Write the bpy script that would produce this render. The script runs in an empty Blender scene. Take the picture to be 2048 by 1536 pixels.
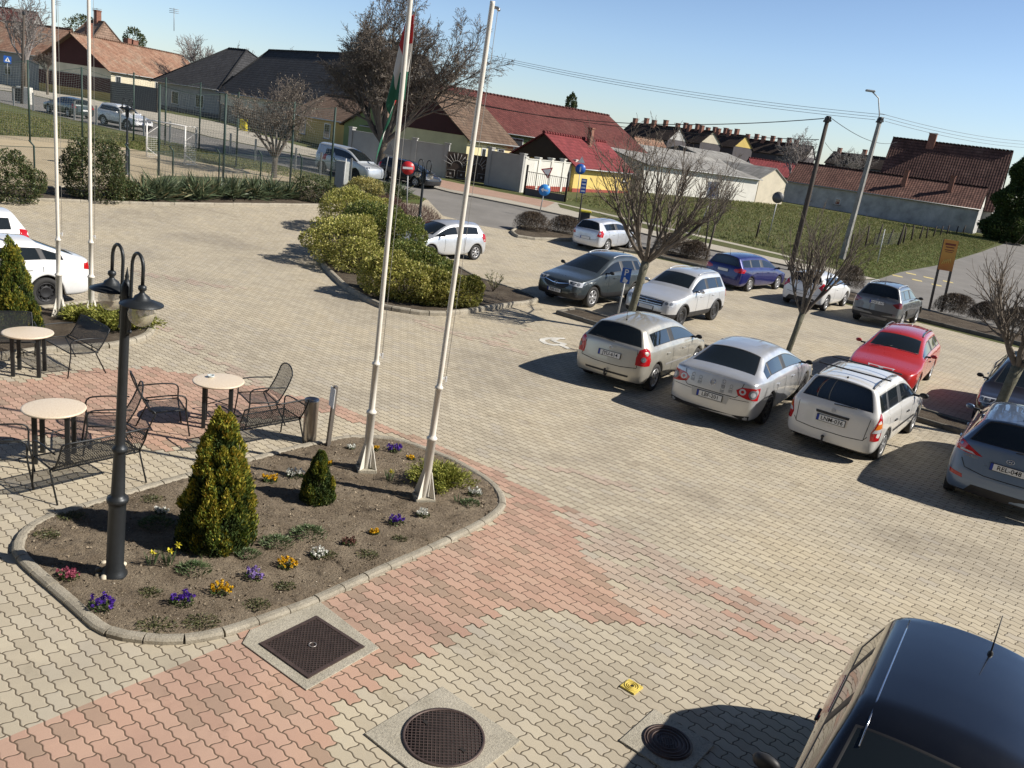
import bpy, bmesh, math, random
from mathutils import Vector, Matrix
from mathutils.bvhtree import BVHTree
from mathutils.geometry import tessellate_polygon
S = bpy.context.scene
COL = S.collection
rnd = random.Random(7)
# ------------------------------------------------------------------ camera
CF, CP, CR, CH = 1644.0, math.radians(16.63), math.radians(8.25), 4.95
fwd = Vector((0, math.cos(CP), -math.sin(CP)))
r0 = Vector((1, 0, 0)); u0 = r0.cross(fwd)
cr, sr = math.cos(CR), math.sin(CR)
right = cr * r0 + sr * u0
up = -sr * r0 + cr * u0
CAM = Vector((0, 0, CH))
cd = bpy.data.cameras.new("camera"); cam = bpy.data.objects.new("camera", cd); COL.objects.link(cam)
cam.matrix_world = Matrix(((right.x, up.x, -fwd.x, 0), (right.y, up.y, -fwd.y, 0), (right.z, up.z, -fwd.z, CH), (0, 0, 0, 1)))
cd.sensor_width = 36; cd.lens = 36 * CF / 2048; cd.clip_start = .05; cd.clip_end = 4000
S.camera = cam
S.render.resolution_x = 1024; S.render.resolution_y = 768
# ------------------------------------------------------------------ light
SAZ, SEL = math.radians(-4), math.radians(39)
w = bpy.data.worlds.new("World"); S.world = w; w.use_nodes = True
nt = w.node_tree
sky = nt.nodes.new("ShaderNodeTexSky"); sky.sky_type = 'NISHITA'; sky.sun_disc = False
sky.sun_elevation = SEL; sky.sun_rotation = math.pi / 2 - SAZ
sky.air_density = 1.0; sky.dust_density = .4; sky.ozone_density = 1.2; sky.altitude = 100
tint = nt.nodes.new('ShaderNodeMix'); tint.data_type = 'RGBA'; tint.blend_type = 'MULTIPLY'; tint.inputs[0].default_value = 1; tint.inputs[7].default_value = (.90, .98, 1.16, 1)
# real clear skies are darker overhead than low down: scale by elevation
tc = nt.nodes.new('ShaderNodeTexCoord'); sx = nt.nodes.new('ShaderNodeSeparateXYZ'); nt.links.new(tc.outputs['Generated'], sx.inputs[0])
mr = nt.nodes.new('ShaderNodeMapRange'); mr.inputs[1].default_value = .12; mr.inputs[2].default_value = .75; mr.inputs[3].default_value = 1.28; mr.inputs[4].default_value = .30; nt.links.new(sx.outputs[2], mr.inputs[0])
ml = nt.nodes.new('ShaderNodeVectorMath'); ml.operation = 'SCALE'; nt.links.new(sky.outputs[0], ml.inputs[0]); nt.links.new(mr.outputs[0], ml.inputs[3])
nt.links.new(ml.outputs[0], tint.inputs[6]); nt.links.new(tint.outputs[2], nt.nodes['Background'].inputs[0]); nt.nodes['Background'].inputs[1].default_value = .080
ld = bpy.data.lights.new("sun", 'SUN'); ld.energy = 5.0; ld.angle = math.radians(.53); ld.color = (1, .94, .85)
sun = bpy.data.objects.new("sun", ld); COL.objects.link(sun)
sd = Vector((math.cos(SEL) * math.cos(SAZ), math.cos(SEL) * math.sin(SAZ), math.sin(SEL)))
sun.rotation_euler = sd.to_track_quat('Z', 'Y').to_euler()
S.view_settings.view_transform = 'Standard'; S.view_settings.look = 'None'
S.view_settings.gamma = 1; S.view_settings.exposure = .36
# ------------------------------------------------------------------ terrain + pixel rays
def H(x, y):
    s = y - 34 - .5 * x
    if s <= 0: return 0.0
    return 2.0 * (1 - math.exp(-(s * s / (s + 6)) / 25))
def ray(px, py):
    return (fwd + right * ((px - 1024) / CF) - up * ((py - 768) / CF))
def G(px, py, z=0.0):
    """point of the terrain (plus z) seen at pixel px,py of the 2048 wide photo"""
    d = ray(px, py); t = (z - CH) / d.z if d.z < -1e-4 else 400.
    lo, hi = 0.5, max(t, 1) if t > 0 else 400
    f = lambda q: CH + d.z * q - z - H(d.x * q, d.y * q)
    # march then bisect
    q = lo; st = .5; prev = lo
    while q < 500 and f(q) > 0:
        prev = q; q += st; st = min(2., st * 1.03)
    lo, hi = prev, q
    for _ in range(40):
        m = (lo + hi) / 2
        if f(m) > 0: lo = m
        else: hi = m
    return CAM + d * lo
def at(px, py, dist):
    """point on the pixel's ray at world depth y = dist"""
    d = ray(px, py); return CAM + d * (dist / d.y)
def Pj(p):
    d = Vector(p) - CAM; z = d.dot(fwd); return 1024 + CF * d.dot(right) / z, 768 - CF * d.dot(up) / z
def htop(b, py, dx=0, dy=0):
    """height above b (moved by dx,dy) whose picture row is py"""
    lo, hi = -3., 40.
    for _ in range(50):
        m = (lo + hi) / 2
        if Pj((b[0] + dx, b[1] + dy, b[2] + m))[1] > py: lo = m
        else: hi = m
    return lo
def V3(p, z=0): return Vector((p[0], p[1], H(p[0], p[1]) + z))
# ------------------------------------------------------------------ objects
def tag(o, label=None, cat=None, group=None, kind=None):
    if label: o['label'] = label
    if cat: o['category'] = cat
    if group: o['group'] = group
    if kind: o['kind'] = kind
    return o
def empty(name, loc=(0, 0, 0), rz=0, label=None, cat=None, group=None):
    o = bpy.data.objects.new(name, None); COL.objects.link(o); o.location = loc; o.rotation_euler = (0, 0, rz)
    o.empty_display_size = .1
    return tag(o, label, cat, group)
def mesh_obj(name, me, parent=None, label=None):
    o = bpy.data.objects.new(name, me); COL.objects.link(o)
    if parent: o.parent = parent
    if label: o['label'] = label
    return o
class MB:
    """collects boxes, tubes, lathes and polygons for ONE mesh"""
    def __init__(s): s.v = []; s.f = []; s.m = []; s.sm = []
    def add(s, vs, fs, mi=0, smooth=False):
        n = len(s.v); s.v += [tuple(v) for v in vs]
        for f in fs: s.f.append([n + i for i in f]); s.m.append(mi); s.sm.append(smooth)
        return s
    def box(s, c, d, rz=0, mi=0, R=None):
        M = R or Matrix.Rotation(rz, 3, 'Z'); c = Vector(c)
        vs = [c + M @ Vector((x * d[0] / 2, y * d[1] / 2, z * d[2] / 2)) for x in (-1, 1) for y in (-1, 1) for z in (-1, 1)]
        return s.add(vs, [(0, 1, 3, 2), (4, 6, 7, 5), (0, 4, 5, 1), (2, 3, 7, 6), (0, 2, 6, 4), (1, 5, 7, 3)], mi)
    def tube(s, pts, r, n=8, mi=0, cap=True, smooth=True, closed=False):
        pts = [Vector(p) for p in pts]; k = len(pts)
        rs = r if hasattr(r, '__len__') else [r] * k
        vs = []; prev = None
        for i, p in enumerate(pts):
            a = pts[i - 1] if (i > 0 or closed) else p; b = pts[(i + 1) % k] if (i < k - 1 or closed) else p
            t = (b - a); t = t.normalized() if t.length > 1e-9 else Vector((0, 0, 1))
            if prev is None:
                q = Vector((0, 0, 1)) if abs(t.z) < .9 else Vector((1, 0, 0)); x = t.cross(q).normalized()
            else:
                x = (prev - t * prev.dot(t)); x = x.normalized() if x.length > 1e-6 else t.orthogonal().normalized()
            prev = x; y = t.cross(x)
            for j in range(n):
                an = 2 * math.pi * j / n; vs.append(p + (x * math.cos(an) + y * math.sin(an)) * rs[i])
        fs = []
        for i in range(k if closed else k - 1):
            for j in range(n):
                a = i * n + j; b = i * n + (j + 1) % n; c = ((i + 1) % k) * n
                fs.append((a, b, c + (j + 1) % n, c + j))
        s.add(vs, fs, mi, smooth)
        if cap and not closed:
            nb = len(s.v) - k * n
            s.f.append([nb + j for j in range(n)][::-1]); s.m.append(mi); s.sm.append(False)
            s.f.append([nb + (k - 1) * n + j for j in range(n)]); s.m.append(mi); s.sm.append(False)
        return s
    def lathe(s, prof, n=24, c=(0, 0, 0), axis='Z', mi=0, smooth=True, M=None):
        c = Vector(c); vs = []
        for (r, z) in prof:
            for j in range(n):
                a = 2 * math.pi * j / n
                p = Vector((r * math.cos(a), r * math.sin(a), z))
                if axis == 'Y': p = Vector((p.x, p.z, p.y))
                if M: p = M @ p
                vs.append(c + p)
        fs = [(i * n + j, i * n + (j + 1) % n, (i + 1) * n + (j + 1) % n, (i + 1) * n + j) for i in range(len(prof) - 1) for j in range(n)]
        return s.add(vs, fs, mi, smooth)
    def poly(s, pts, mi=0): return s.add(pts, [tuple(range(len(pts)))], mi)
    def prism(s, pts, d, mi=0):
        """polygon pts extruded by vector d"""
        n = len(pts); d = Vector(d); vs = [Vector(p) for p in pts] + [Vector(p) + d for p in pts]
        fs = [tuple(range(n))[::-1], tuple(range(n, 2 * n))] + [(i, (i + 1) % n, n + (i + 1) % n, n + i) for i in range(n)]
        return s.add(vs, fs, mi)
    def mesh(s, name, mats):
        me = bpy.data.meshes.new(name); me.from_pydata(s.v, [], s.f)
        for m in (mats if isinstance(mats, (list, tuple)) else [mats]): me.materials.append(m)
        me.polygons.foreach_set('material_index', s.m); me.polygons.foreach_set('use_smooth', s.sm)
        me.update(); return me
    def build(s, name, mats, parent=None, label=None, fix=True, loc=None):
        me = s.mesh(name, mats)
        if fix:
            bm = bmesh.new(); bm.from_mesh(me); bmesh.ops.recalc_face_normals(bm, faces=bm.faces); bm.to_mesh(me); bm.free()
        o = mesh_obj(name, me, parent, label)
        if loc is not None: o.location = loc
        return o
def bevel(o, wd=.01, seg=2, ang=40):
    m = o.modifiers.new('bevel', 'BEVEL'); m.width = wd; m.segments = seg; m.limit_method = 'ANGLE'; m.angle_limit = math.radians(ang); return o
def copy_tree(o, parent=None):
    c = o.copy(); COL.objects.link(c)
    if parent: c.parent = parent
    for ch in list(o.children): copy_tree(ch, c)
    return c
# ------------------------------------------------------------------ materials
MATS = {}
class NB:
    def __init__(s, name):
        s.m = bpy.data.materials.new(name); s.m.use_nodes = True; s.t = s.m.node_tree; s.b = s.t.nodes['Principled BSDF']
    def n(s, typ, **kw):
        n = s.t.nodes.new(typ)
        for k, v in kw.items():
            if k == 'op': n.operation = v
            elif k.startswith('i_'): n.inputs[k[2:].replace('_', ' ')].default_value = v
            else: setattr(n, k, v)
        return n
    def l(s, a, b): s.t.links.new(a, b)
    def math(s, op, a, b=None, c=None, clamp=False):
        n = s.t.nodes.new('ShaderNodeMath'); n.operation = op; n.use_clamp = clamp
        for i, q in enumerate((a, b, c)):
            if q is None: continue
            if hasattr(q, 'is_output'): s.l(q, n.inputs[i])
            else: n.inputs[i].default_value = q
        return n.outputs[0]
    def pos(s, obj=False):
        if obj: return s.n('ShaderNodeTexCoord').outputs['Object']
        return s.n('ShaderNodeNewGeometry').outputs['Position']
    def noise(s, scale, detail=4, rough=.6, vec=None, dist=0, col=False):
        n = s.n('ShaderNodeTexNoise'); n.inputs['Scale'].default_value = scale; n.inputs['Detail'].default_value = detail
        n.inputs['Roughness'].default_value = rough; n.inputs['Distortion'].default_value = dist
        s.l(vec if vec is not None else s.pos(), n.inputs['Vector']); return n.outputs['Color' if col else 'Fac']
    def ramp(s, fac, stops, inter='LINEAR'):
        n = s.n('ShaderNodeValToRGB'); n.color_ramp.interpolation = inter; e = n.color_ramp.elements
        while len(e) < len(stops): e.new(.5)
        for q, (p, c) in zip(e, stops):
            q.position = p; q.color = (*c, 1) if len(c) == 3 else c
        s.l(fac, n.inputs[0]); return n.outputs[0]
    def mix(s, f, a, b, mode='MIX'):
        n = s.n('ShaderNodeMix', data_type='RGBA', blend_type=mode)
        for k, q in ((0, f), (6, a), (7, b)):
            if hasattr(q, 'is_output'): s.l(q, n.inputs[k])
            else: n.inputs[k].default_value = (*q, 1) if isinstance(q, tuple) and len(q) == 3 else q
        return n.outputs[2]
    def base(s, c): 
        if hasattr(c, 'is_output'): s.l(c, s.b.inputs['Base Color'])
        else: s.b.inputs['Base Color'].default_value = (*c, 1)
    def set(s, **kw):
        for k, v in kw.items():
            k = {'rough': 'Roughness', 'metal': 'Metallic', 'spec': 'Specular IOR Level', 'coat': 'Coat Weight', 'coatr': 'Coat Roughness', 'trans': 'Transmission Weight', 'alpha': 'Alpha', 'sss': 'Subsurface Weight', 'ior': 'IOR', 'sheen': 'Sheen Weight'}[k]
            if hasattr(v, 'is_output'): s.l(v, s.b.inputs[k])
            else: s.b.inputs[k].default_value = v
    def bump(s, h, strength=.5, dist=.01):
        n = s.n('ShaderNodeBump'); n.inputs['Strength'].default_value = strength; n.inputs['Distance'].default_value = dist
        s.l(h, n.inputs['Height']); s.l(n.outputs[0], s.b.inputs['Normal']); return n
def flat(name, c, rough=.6, metal=0, var=.12, scale=8, spec=.5, coat=0, bump=0, bscale=60):
    """plain material with a little mottling"""
    if name in MATS: return MATS[name]
    b = NB(name); lo = tuple(q * (1 - var) for q in c); hi = tuple(min(1, q * (1 + var)) for q in c)
    b.base(b.ramp(b.noise(scale, 5, .65, b.pos(True)), [(.3, lo), (.7, hi)]))
    b.set(rough=rough, metal=metal, spec=spec)
    if coat: b.set(coat=coat, coatr=.05)
    if bump: b.bump(b.noise(bscale, 3, .6, b.pos(True)), bump, .01)
    MATS[name] = b.m; return b.m
# paving pattern shared by shader and by the red stones
PA = math.radians(-35.3); PL, PW = .2545, .127
PU = Vector((math.cos(PA), math.sin(PA))); PV = Vector((-math.sin(PA), math.cos(PA)))
P0 = G(1034.5, 1259.4)
PU0 = P0.xy.dot(PU); PV0 = P0.xy.dot(PV)
AMPV, AMPU = -.075, .045   # in rows / in stones
def paver_mat(name, cols, jc, joint=.055):
    b = NB(name); g = b.n('ShaderNodeSeparateXYZ'); b.l(b.pos(), g.inputs[0]); x, y = g.outputs[0], g.outputs[1]
    u = b.math('SUBTRACT', b.math('ADD', b.math('MULTIPLY', x, PU.x), b.math('MULTIPLY', y, PU.y)), PU0)
    v = b.math('SUBTRACT', b.math('ADD', b.math('MULTIPLY', x, PV.x), b.math('MULTIPLY', y, PV.y)), PV0)
    un = b.math('DIVIDE', u, PL); vn = b.math('DIVIDE', v, PW)
    wv = b.math('MULTIPLY', b.math('SINE', b.math('MULTIPLY', un, 4 * math.pi)), AMPV)
    v2 = b.math('ADD', b.math('ADD', vn, wv), .5)
    row = b.math('FLOOR', v2); fv = b.math('FRACT', v2)
    s = b.math('MULTIPLY', b.math('SINE', b.math('MULTIPLY', fv, 2 * math.pi)), AMPU)
    u2 = b.math('ADD', b.math('ADD', un, b.math('MULTIPLY', row, .5)), s)
    cell = b.math('FLOOR', u2); fu = b.math('FRACT', u2)
    du = b.math('MULTIPLY', b.math('MINIMUM', fu, b.math('SUBTRACT', 1., fu)), PL)
    dv = b.math('MULTIPLY', b.math('MINIMUM', fv, b.math('SUBTRACT', 1., fv)), PW)
    d = b.math('MINIMUM', du, dv)
    n = b.noise(90, 3, .7); jit = b.math('MULTIPLY', b.math('SUBTRACT', n, .5), .004)
    mr = b.n('ShaderNodeMapRange'); b.l(b.math('ADD', d, jit), mr.inputs[0]); mr.inputs[1].default_value = .0030; mr.inputs[2].default_value = .0085
    stone = mr.outputs[0]
    cv = b.n('ShaderNodeCombineXYZ'); b.l(cell, cv.inputs[0]); b.l(row, cv.inputs[1])
    wn = b.n('ShaderNodeTexWhiteNoise', noise_dimensions='3D'); b.l(cv.outputs[0], wn.inputs['Vector'])
    c = b.ramp(wn.outputs[0], cols)
    big = b.ramp(b.noise(.32, 6, .62, dist=.6), [(.28, (.76, .76, .78)), (.5, (1, 1, 1)), (.75, (1.10, 1.07, 1.0))])
    c = b.mix(1., c, big, 'MULTIPLY')
    # oil drips and dirt spots
    sp = b.ramp(b.noise(1.1, 7, .74), [(.58, (1, 1, 1)), (.66, (.84, .83, .82)), (.76, (.55, .54, .53))])
    c = b.mix(1., c, sp, 'MULTIPLY')
    fine = b.ramp(b.noise(260, 2, .8), [(.25, (.72, .72, .72)), (.5, (1, 1, 1)), (.8, (1.2, 1.2, 1.18))])
    c = b.mix(.8, c, fine, 'MULTIPLY')
    c = b.mix(stone, jc, c); b.base(c)
    b.set(rough=.88, spec=.25)
    mr2 = b.n('ShaderNodeMapRange'); b.l(d, mr2.inputs[0]); mr2.inputs[1].default_value = 0; mr2.inputs[2].default_value = .012
    hh = b.math('ADD', mr2.outputs[0], b.math('MULTIPLY', b.noise(300, 2, .7), .1))
    b.bump(hh, .75, .006)
    return b.m
M_PAVE = paver_mat('beige_pavers', [(0, (.42, .368, .278)), (.45, (.468, .41, .31)), (.8, (.508, .45, .342)), (1, (.435, .388, .312))], (.12, .095, .065))
M_RED = paver_mat('red_pavers', [(0, (.40, .27, .20)), (.12, (.35, .255, .19)), (.3, (.445, .285, .215)), (.75, (.49, .325, .245)), (1, (.48, .33, .25))], (.13, .09, .06))
M_REDF = paver_mat('faded_red_pavers', [(0, (.43, .35, .275)), (.5, (.475, .375, .295)), (1, (.48, .40, .32))], (.11, .085, .06))
def asphalt():
    b = NB('asphalt'); c = b.ramp(b.noise(.5, 6, .6), [(.3, (.185, .175, .16)), (.7, (.25, .235, .215))])
    c = b.mix(.5, c, b.ramp(b.noise(120, 2, .8), [(.3, (.6, .6, .6)), (.7, (1.25, 1.25, 1.25))]), 'MULTIPLY')
    b.base(c); b.set(rough=.9, spec=.2); b.bump(b.noise(150, 2, .7), .25, .006); return b.m
M_ASPH = asphalt()
def ground_mat(name, stops, sc=1.2, fine=30, bump=.4, rough=.95, fs=.6, detail=9):
    b = NB(name); c = b.ramp(b.noise(sc, detail, .66), stops)
    c = b.mix(fs, c, b.ramp(b.noise(fine, 4, .8), [(.28, (.45, .45, .45)), (.5, (1, 1, 1)), (.75, (1.35, 1.35, 1.3))]), 'MULTIPLY')
    b.base(c); b.set(rough=rough, spec=.15); b.bump(b.noise(fine * 1.4, 4, .75), bump, .03); return b.m
M_GRASS = ground_mat('short_grass', [(.25, (.15, .125, .065)), (.42, (.095, .10, .04)), (.58, (.10, .115, .042)), (.8, (.19, .165, .085))], .45, 9, 1.)
M_GRASS2 = ground_mat('bright_grass', [(.25, (.15, .13, .06)), (.45, (.095, .12, .035)), (.8, (.12, .15, .05))], .9, 11, 1.)
M_SOIL = ground_mat('garden_soil', [(.25, (.13, .10, .07)), (.5, (.245, .195, .14)), (.8, (.36, .295, .215))], 2.2, 30, 1.3, fs=.95)
M_DSOIL = ground_mat('dark_soil', [(.25, (.055, .042, .03)), (.5, (.10, .08, .06)), (.8, (.16, .135, .10))], 2., 32, 1.0, fs=.8)
M_SAND = ground_mat('sandy_ground', [(.25, (.33, .265, .17)), (.5, (.42, .345, .23)), (.8, (.48, .40, .275))], .5, 12, .4, fs=.4)
M_CONC = ground_mat('old_concrete', [(.25, (.33, .30, .235)), (.5, (.42, .385, .31)), (.8, (.50, .46, .375))], 2.5, 45, .5, rough=.85, fs=.7)
M_SIDE = ground_mat('sidewalk_paving', [(.25, (.37, .34, .28)), (.8, (.46, .42, .35))], 1., 20, .3)
M_SIDER = ground_mat('red_sidewalk', [(.25, (.34, .22, .17)), (.8, (.42, .29, .22))], 1., 20, .3)
M_KERB = ground_mat('kerb_concrete', [(.25, (.24, .215, .17)), (.5, (.36, .325, .26)), (.8, (.46, .42, .34))], 3.5, 50, .5, fs=.7)
M_DKERB = ground_mat('dark_kerb', [(.25, (.12, .11, .095)), (.8, (.26, .24, .2))], 3.5, 50, .5)
# ------------------------------------------------------------------ setting: sheets that follow the terrain
STEP = 2.0
def sheet(name, poly, off, mat, label=None, kind='structure', step=STEP, skirt=0, parent=None, bumpy=0):
    """flat-shaded ground sheet with outline poly (world xy), draped on the terrain"""
    bm = bmesh.new(); vs = [bm.verts.new((p[0], p[1], 0)) for p in poly]; f = bm.faces.new(vs)
    bmesh.ops.triangulate(bm, faces=[f])
    xs = [p[0] for p in poly]; ys = [p[1] for p in poly]
    for ax, (lo, hi) in ((0, (min(xs), max(xs))), (1, (min(ys), max(ys)))):
        k = math.ceil(lo / step)
        while k * step < hi:
            co = [0, 0, 0]; no = [0, 0, 0]; co[ax] = k * step; no[ax] = 1
            bmesh.ops.bisect_plane(bm, geom=bm.verts[:] + bm.edges[:] + bm.faces[:], dist=1e-5, plane_co=co, plane_no=no); k += 1
    if bumpy:
        bmesh.ops.triangulate(bm, faces=bm.faces[:])
    border = {v for e in bm.edges if e.is_boundary for v in e.verts}
    for v in bm.verts:
        v.co.z = H(v.co.x, v.co.y) + off
        if bumpy and v not in border: v.co.z += rnd.uniform(-1, 1) * bumpy + bumpy
    bmesh.ops.recalc_face_normals(bm, faces=bm.faces)
    for f in bm.faces:
        if f.normal.z < 0: f.normal_flip()
        f.smooth = bool(bumpy)
    me = bpy.data.meshes.new(name); bm.to_mesh(me); bm.free(); me.materials.append(mat)
    o = mesh_obj(name, me, parent); return tag(o, label, None, None, kind)
def px(*ps): return [G(*p).xy for p in ps]
def kerb(name, pts, wdt, h, mat, parent=None, seg=.5, closed=True, gap=.012, off=0, label=None, kind=None, round_=True):
    """kerb stones laid along pts (world xy): separate blocks in one mesh with open joints"""
    P = [Vector((p[0], p[1])) for p in pts]
    if closed: P.append(P[0])
    # resample
    L = [0]
    for a, b in zip(P, P[1:]): L.append(L[-1] + (b - a).length)
    def pt(s):
        s = max(0, min(L[-1], s))
        for i in range(len(P) - 1):
            if s <= L[i + 1] + 1e-9: return P[i].lerp(P[i + 1], (s - L[i]) / max(1e-9, L[i + 1] - L[i]))
        return P[-1]
    n = max(1, round(L[-1] / seg)); mb = MB()
    for k in range(n):
        a, b = L[-1] * k / n + gap / 2, L[-1] * (k + 1) / n - gap / 2
        q = [pt(a + (b - a) * t) for t in (0, .5, 1)]
        vs = []; jz = rnd.uniform(-.006, .006)
        prof = [(-.5, -.06), (-.5, .72), (-.32, .97), (0, 1.03), (.32, .97), (.5, .72), (.5, -.06)] if round_ else [(-.5, -.06), (-.5, .95), (-.42, 1), (.42, 1), (.5, .95), (.5, -.06)]
        for i, p in enumerate(q):
            t = (q[min(2, i + 1)] - q[max(0, i - 1)]).normalized(); nn = Vector((-t.y, t.x))
            for (o_, z_) in prof:
                xy = p + nn * o_ * wdt; vs.append((xy.x, xy.y, H(xy.x, xy.y) + off + z_ * h + jz))
        m = len(prof); fs = []
        for i in range(2):
            for j in range(m - 1): fs.append((i * m + j, i * m + j + 1, (i + 1) * m + j + 1, (i + 1) * m + j))
        fs += [tuple(range(m)), tuple(range(2 * m, 3 * m))[::-1]]
        mb.add(vs, fs)
    o = mb.build(name, mat, parent); return tag(o, label, None, None, kind)
def offset(pts, d):
    """inset a closed polygon by d (positive = inwards for either winding)"""
    n = len(pts); A = sum(pts[i][0] * pts[(i + 1) % n][1] - pts[(i + 1) % n][0] * pts[i][1] for i in range(n)); sg = 1 if A > 0 else -1
    out = []
    for i in range(n):
        a, b, c = (Vector(pts[(i + k) % n]) for k in (-1, 0, 1))
        t1 = (b - a).normalized(); t2 = (c - b).normalized(); n1 = Vector((-t1.y, t1.x)); n2 = Vector((-t2.y, t2.x))
        m = (n1 + n2); m = m.normalized() if m.length > 1e-6 else n1
        k = 1 / max(.5, m.dot(n1)); out.append(b + m * d * k * sg)
    return out
def smooth_poly(pts, it=2):
    for _ in range(it):
        q = []
        n = len(pts)
        for i in range(n):
            a, b = Vector(pts[i]), Vector(pts[(i + 1) % n]); q += [a.lerp(b, .25), a.lerp(b, .75)]
        pts = q
    return pts
def inpoly(p, poly):
    x, y = p[0], p[1]; c = False; n = len(poly); j = n - 1
    for i in range(n):
        xi, yi = poly[i][0], poly[i][1]; xj, yj = poly[j][0], poly[j][1]
        if (yi > y) != (yj > y) and x < (xj - xi) * (y - yi) / (yj - yi) + xi: c = not c
        j = i
    return c
# ------------------------------------------------------------------ base ground to the horizon
def base_ground():
    bm = bmesh.new()
    xs = [-1500, -700, -350, -200, -150] + list(range(-120, 161, 2)) + [200, 260, 400, 800, 1500]
    ys = [-60, -30, -12] + list(range(-6, 201, 2)) + [230, 280, 360, 500, 800, 1400, 2500]
    g = [[bm.verts.new((x, y, H(x, y))) for x in xs] for y in ys]
    for j in range(len(ys) - 1):
        for i in range(len(xs) - 1): bm.faces.new((g[j][i], g[j][i + 1], g[j + 1][i + 1], g[j + 1][i]))
    me = bpy.data.meshes.new('ground'); bm.to_mesh(me); bm.free(); me.materials.append(M_GRASS)
    tag(mesh_obj('ground', me), None, None, None, 'structure')
base_ground()
# street asphalt
far_kerb = px((-40, 175), (60, 190), (150, 210), (300, 245), (420, 275), (560, 303), (700, 330), (760, 341), (820, 365), (900, 386), (1030, 412), (1200, 448), (1400, 497), (1560, 530), (1700, 562), (1752, 560))
near_l = px((862, 440), (855, 400), (800, 378), (740, 366), (640, 349), (520, 322), (400, 297), (270, 268), (160, 243), (0, 205), (-40, 197))
corner = px((1800, 545), (1880, 530), (1960, 505), (2040, 478), (2140, 490))
low_r = px((2200, 740), (2048, 672), (1860, 622), (1700, 585), (1440, 528), (1300, 500), (1160, 470), (1040, 455), (960, 470), (900, 465))
sheet('road', far_kerb + corner + low_r + near_l, .012, M_ASPH)
# parking lot paving: one big sheet
lot = px((-60, 390), (66, 402), (300, 410), (640, 412), (790, 405), (855, 400), (885, 432), (960, 452), (1020, 462), (1060, 480), (1150, 485), (1300, 515), (1440, 546), (1700, 612), (1860, 652), (2048, 700), (2250, 760)) + [Vector((20, 14)), Vector((14, 2)), Vector((9, -2)), Vector((-12, -2)), Vector((-30, 18))]
sheet('parking_lot_paving', lot, .022, M_PAVE)
# sidewalk beyond the street, red in front of the gates
side_far = px((700, 318), (760, 331), (815, 345), (880, 360), (1000, 385), (1045, 393), (1110, 405), (1200, 425), (1290, 445), (1400, 471), (1560, 508), (1690, 545), (1725, 552))
side_near = px((1752, 559), (1700, 561), (1560, 529), (1400, 496), (1200, 447), (1030, 411), (900, 385), (820, 364), (760, 340), (700, 329))
sheet('sidewalk', side_far + side_near, .03, M_SIDE)
sheet('sidewalk_red_paving', px((842, 352), (880, 360), (1000, 385), (1045, 393), (1110, 406), (1090, 416), (1000, 397), (900, 380), (835, 362)), .036, M_SIDER)
sheet('verge_strip', px((1115, 408), (1200, 428), (1400, 475), (1560, 511), (1660, 538), (1560, 519), (1400, 484), (1200, 437), (1120, 416)), .036, M_GRASS)
kerb('street_kerb', px((700, 330), (760, 341), (820, 365), (900, 386), (1030, 412), (1200, 448), (1400, 497), (1560, 530), (1700, 562)), .14, .09, M_DKERB, seg=1.0, closed=False, kind='structure', round_=False)
# far left: pavement before the houses
sheet('sidewalk_west', px((-60, 160), (60, 178), (150, 192), (210, 205), (310, 222), (437, 245), (560, 282), (700, 318), (700, 328), (560, 302), (420, 274), (300, 244), (150, 209), (60, 189), (-60, 171)), .03, M_SIDE)
# sports pitch: grass far, sand near
sheet('pitch_sand', px((-60, 370), (66, 374), (260, 372), (330, 352), (440, 355), (560, 362), (640, 372), (600, 345), (470, 338), (380, 322), (270, 300), (190, 285), (110, 277), (-60, 268)), .02, M_SAND)
sheet('grass_corner', px((700, 365), (752, 358), (800, 380), (852, 398), (840, 410), (790, 404), (700, 396), (690, 380)), .028, M_GRASS2)
sheet('grass_corner_right', px((1640, 505), (1715, 551), (1760, 556), (1800, 543), (1880, 529), (1960, 504), (2010, 480), (1990, 470), (1850, 490), (1700, 488)), .028, M_GRASS2)
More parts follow.
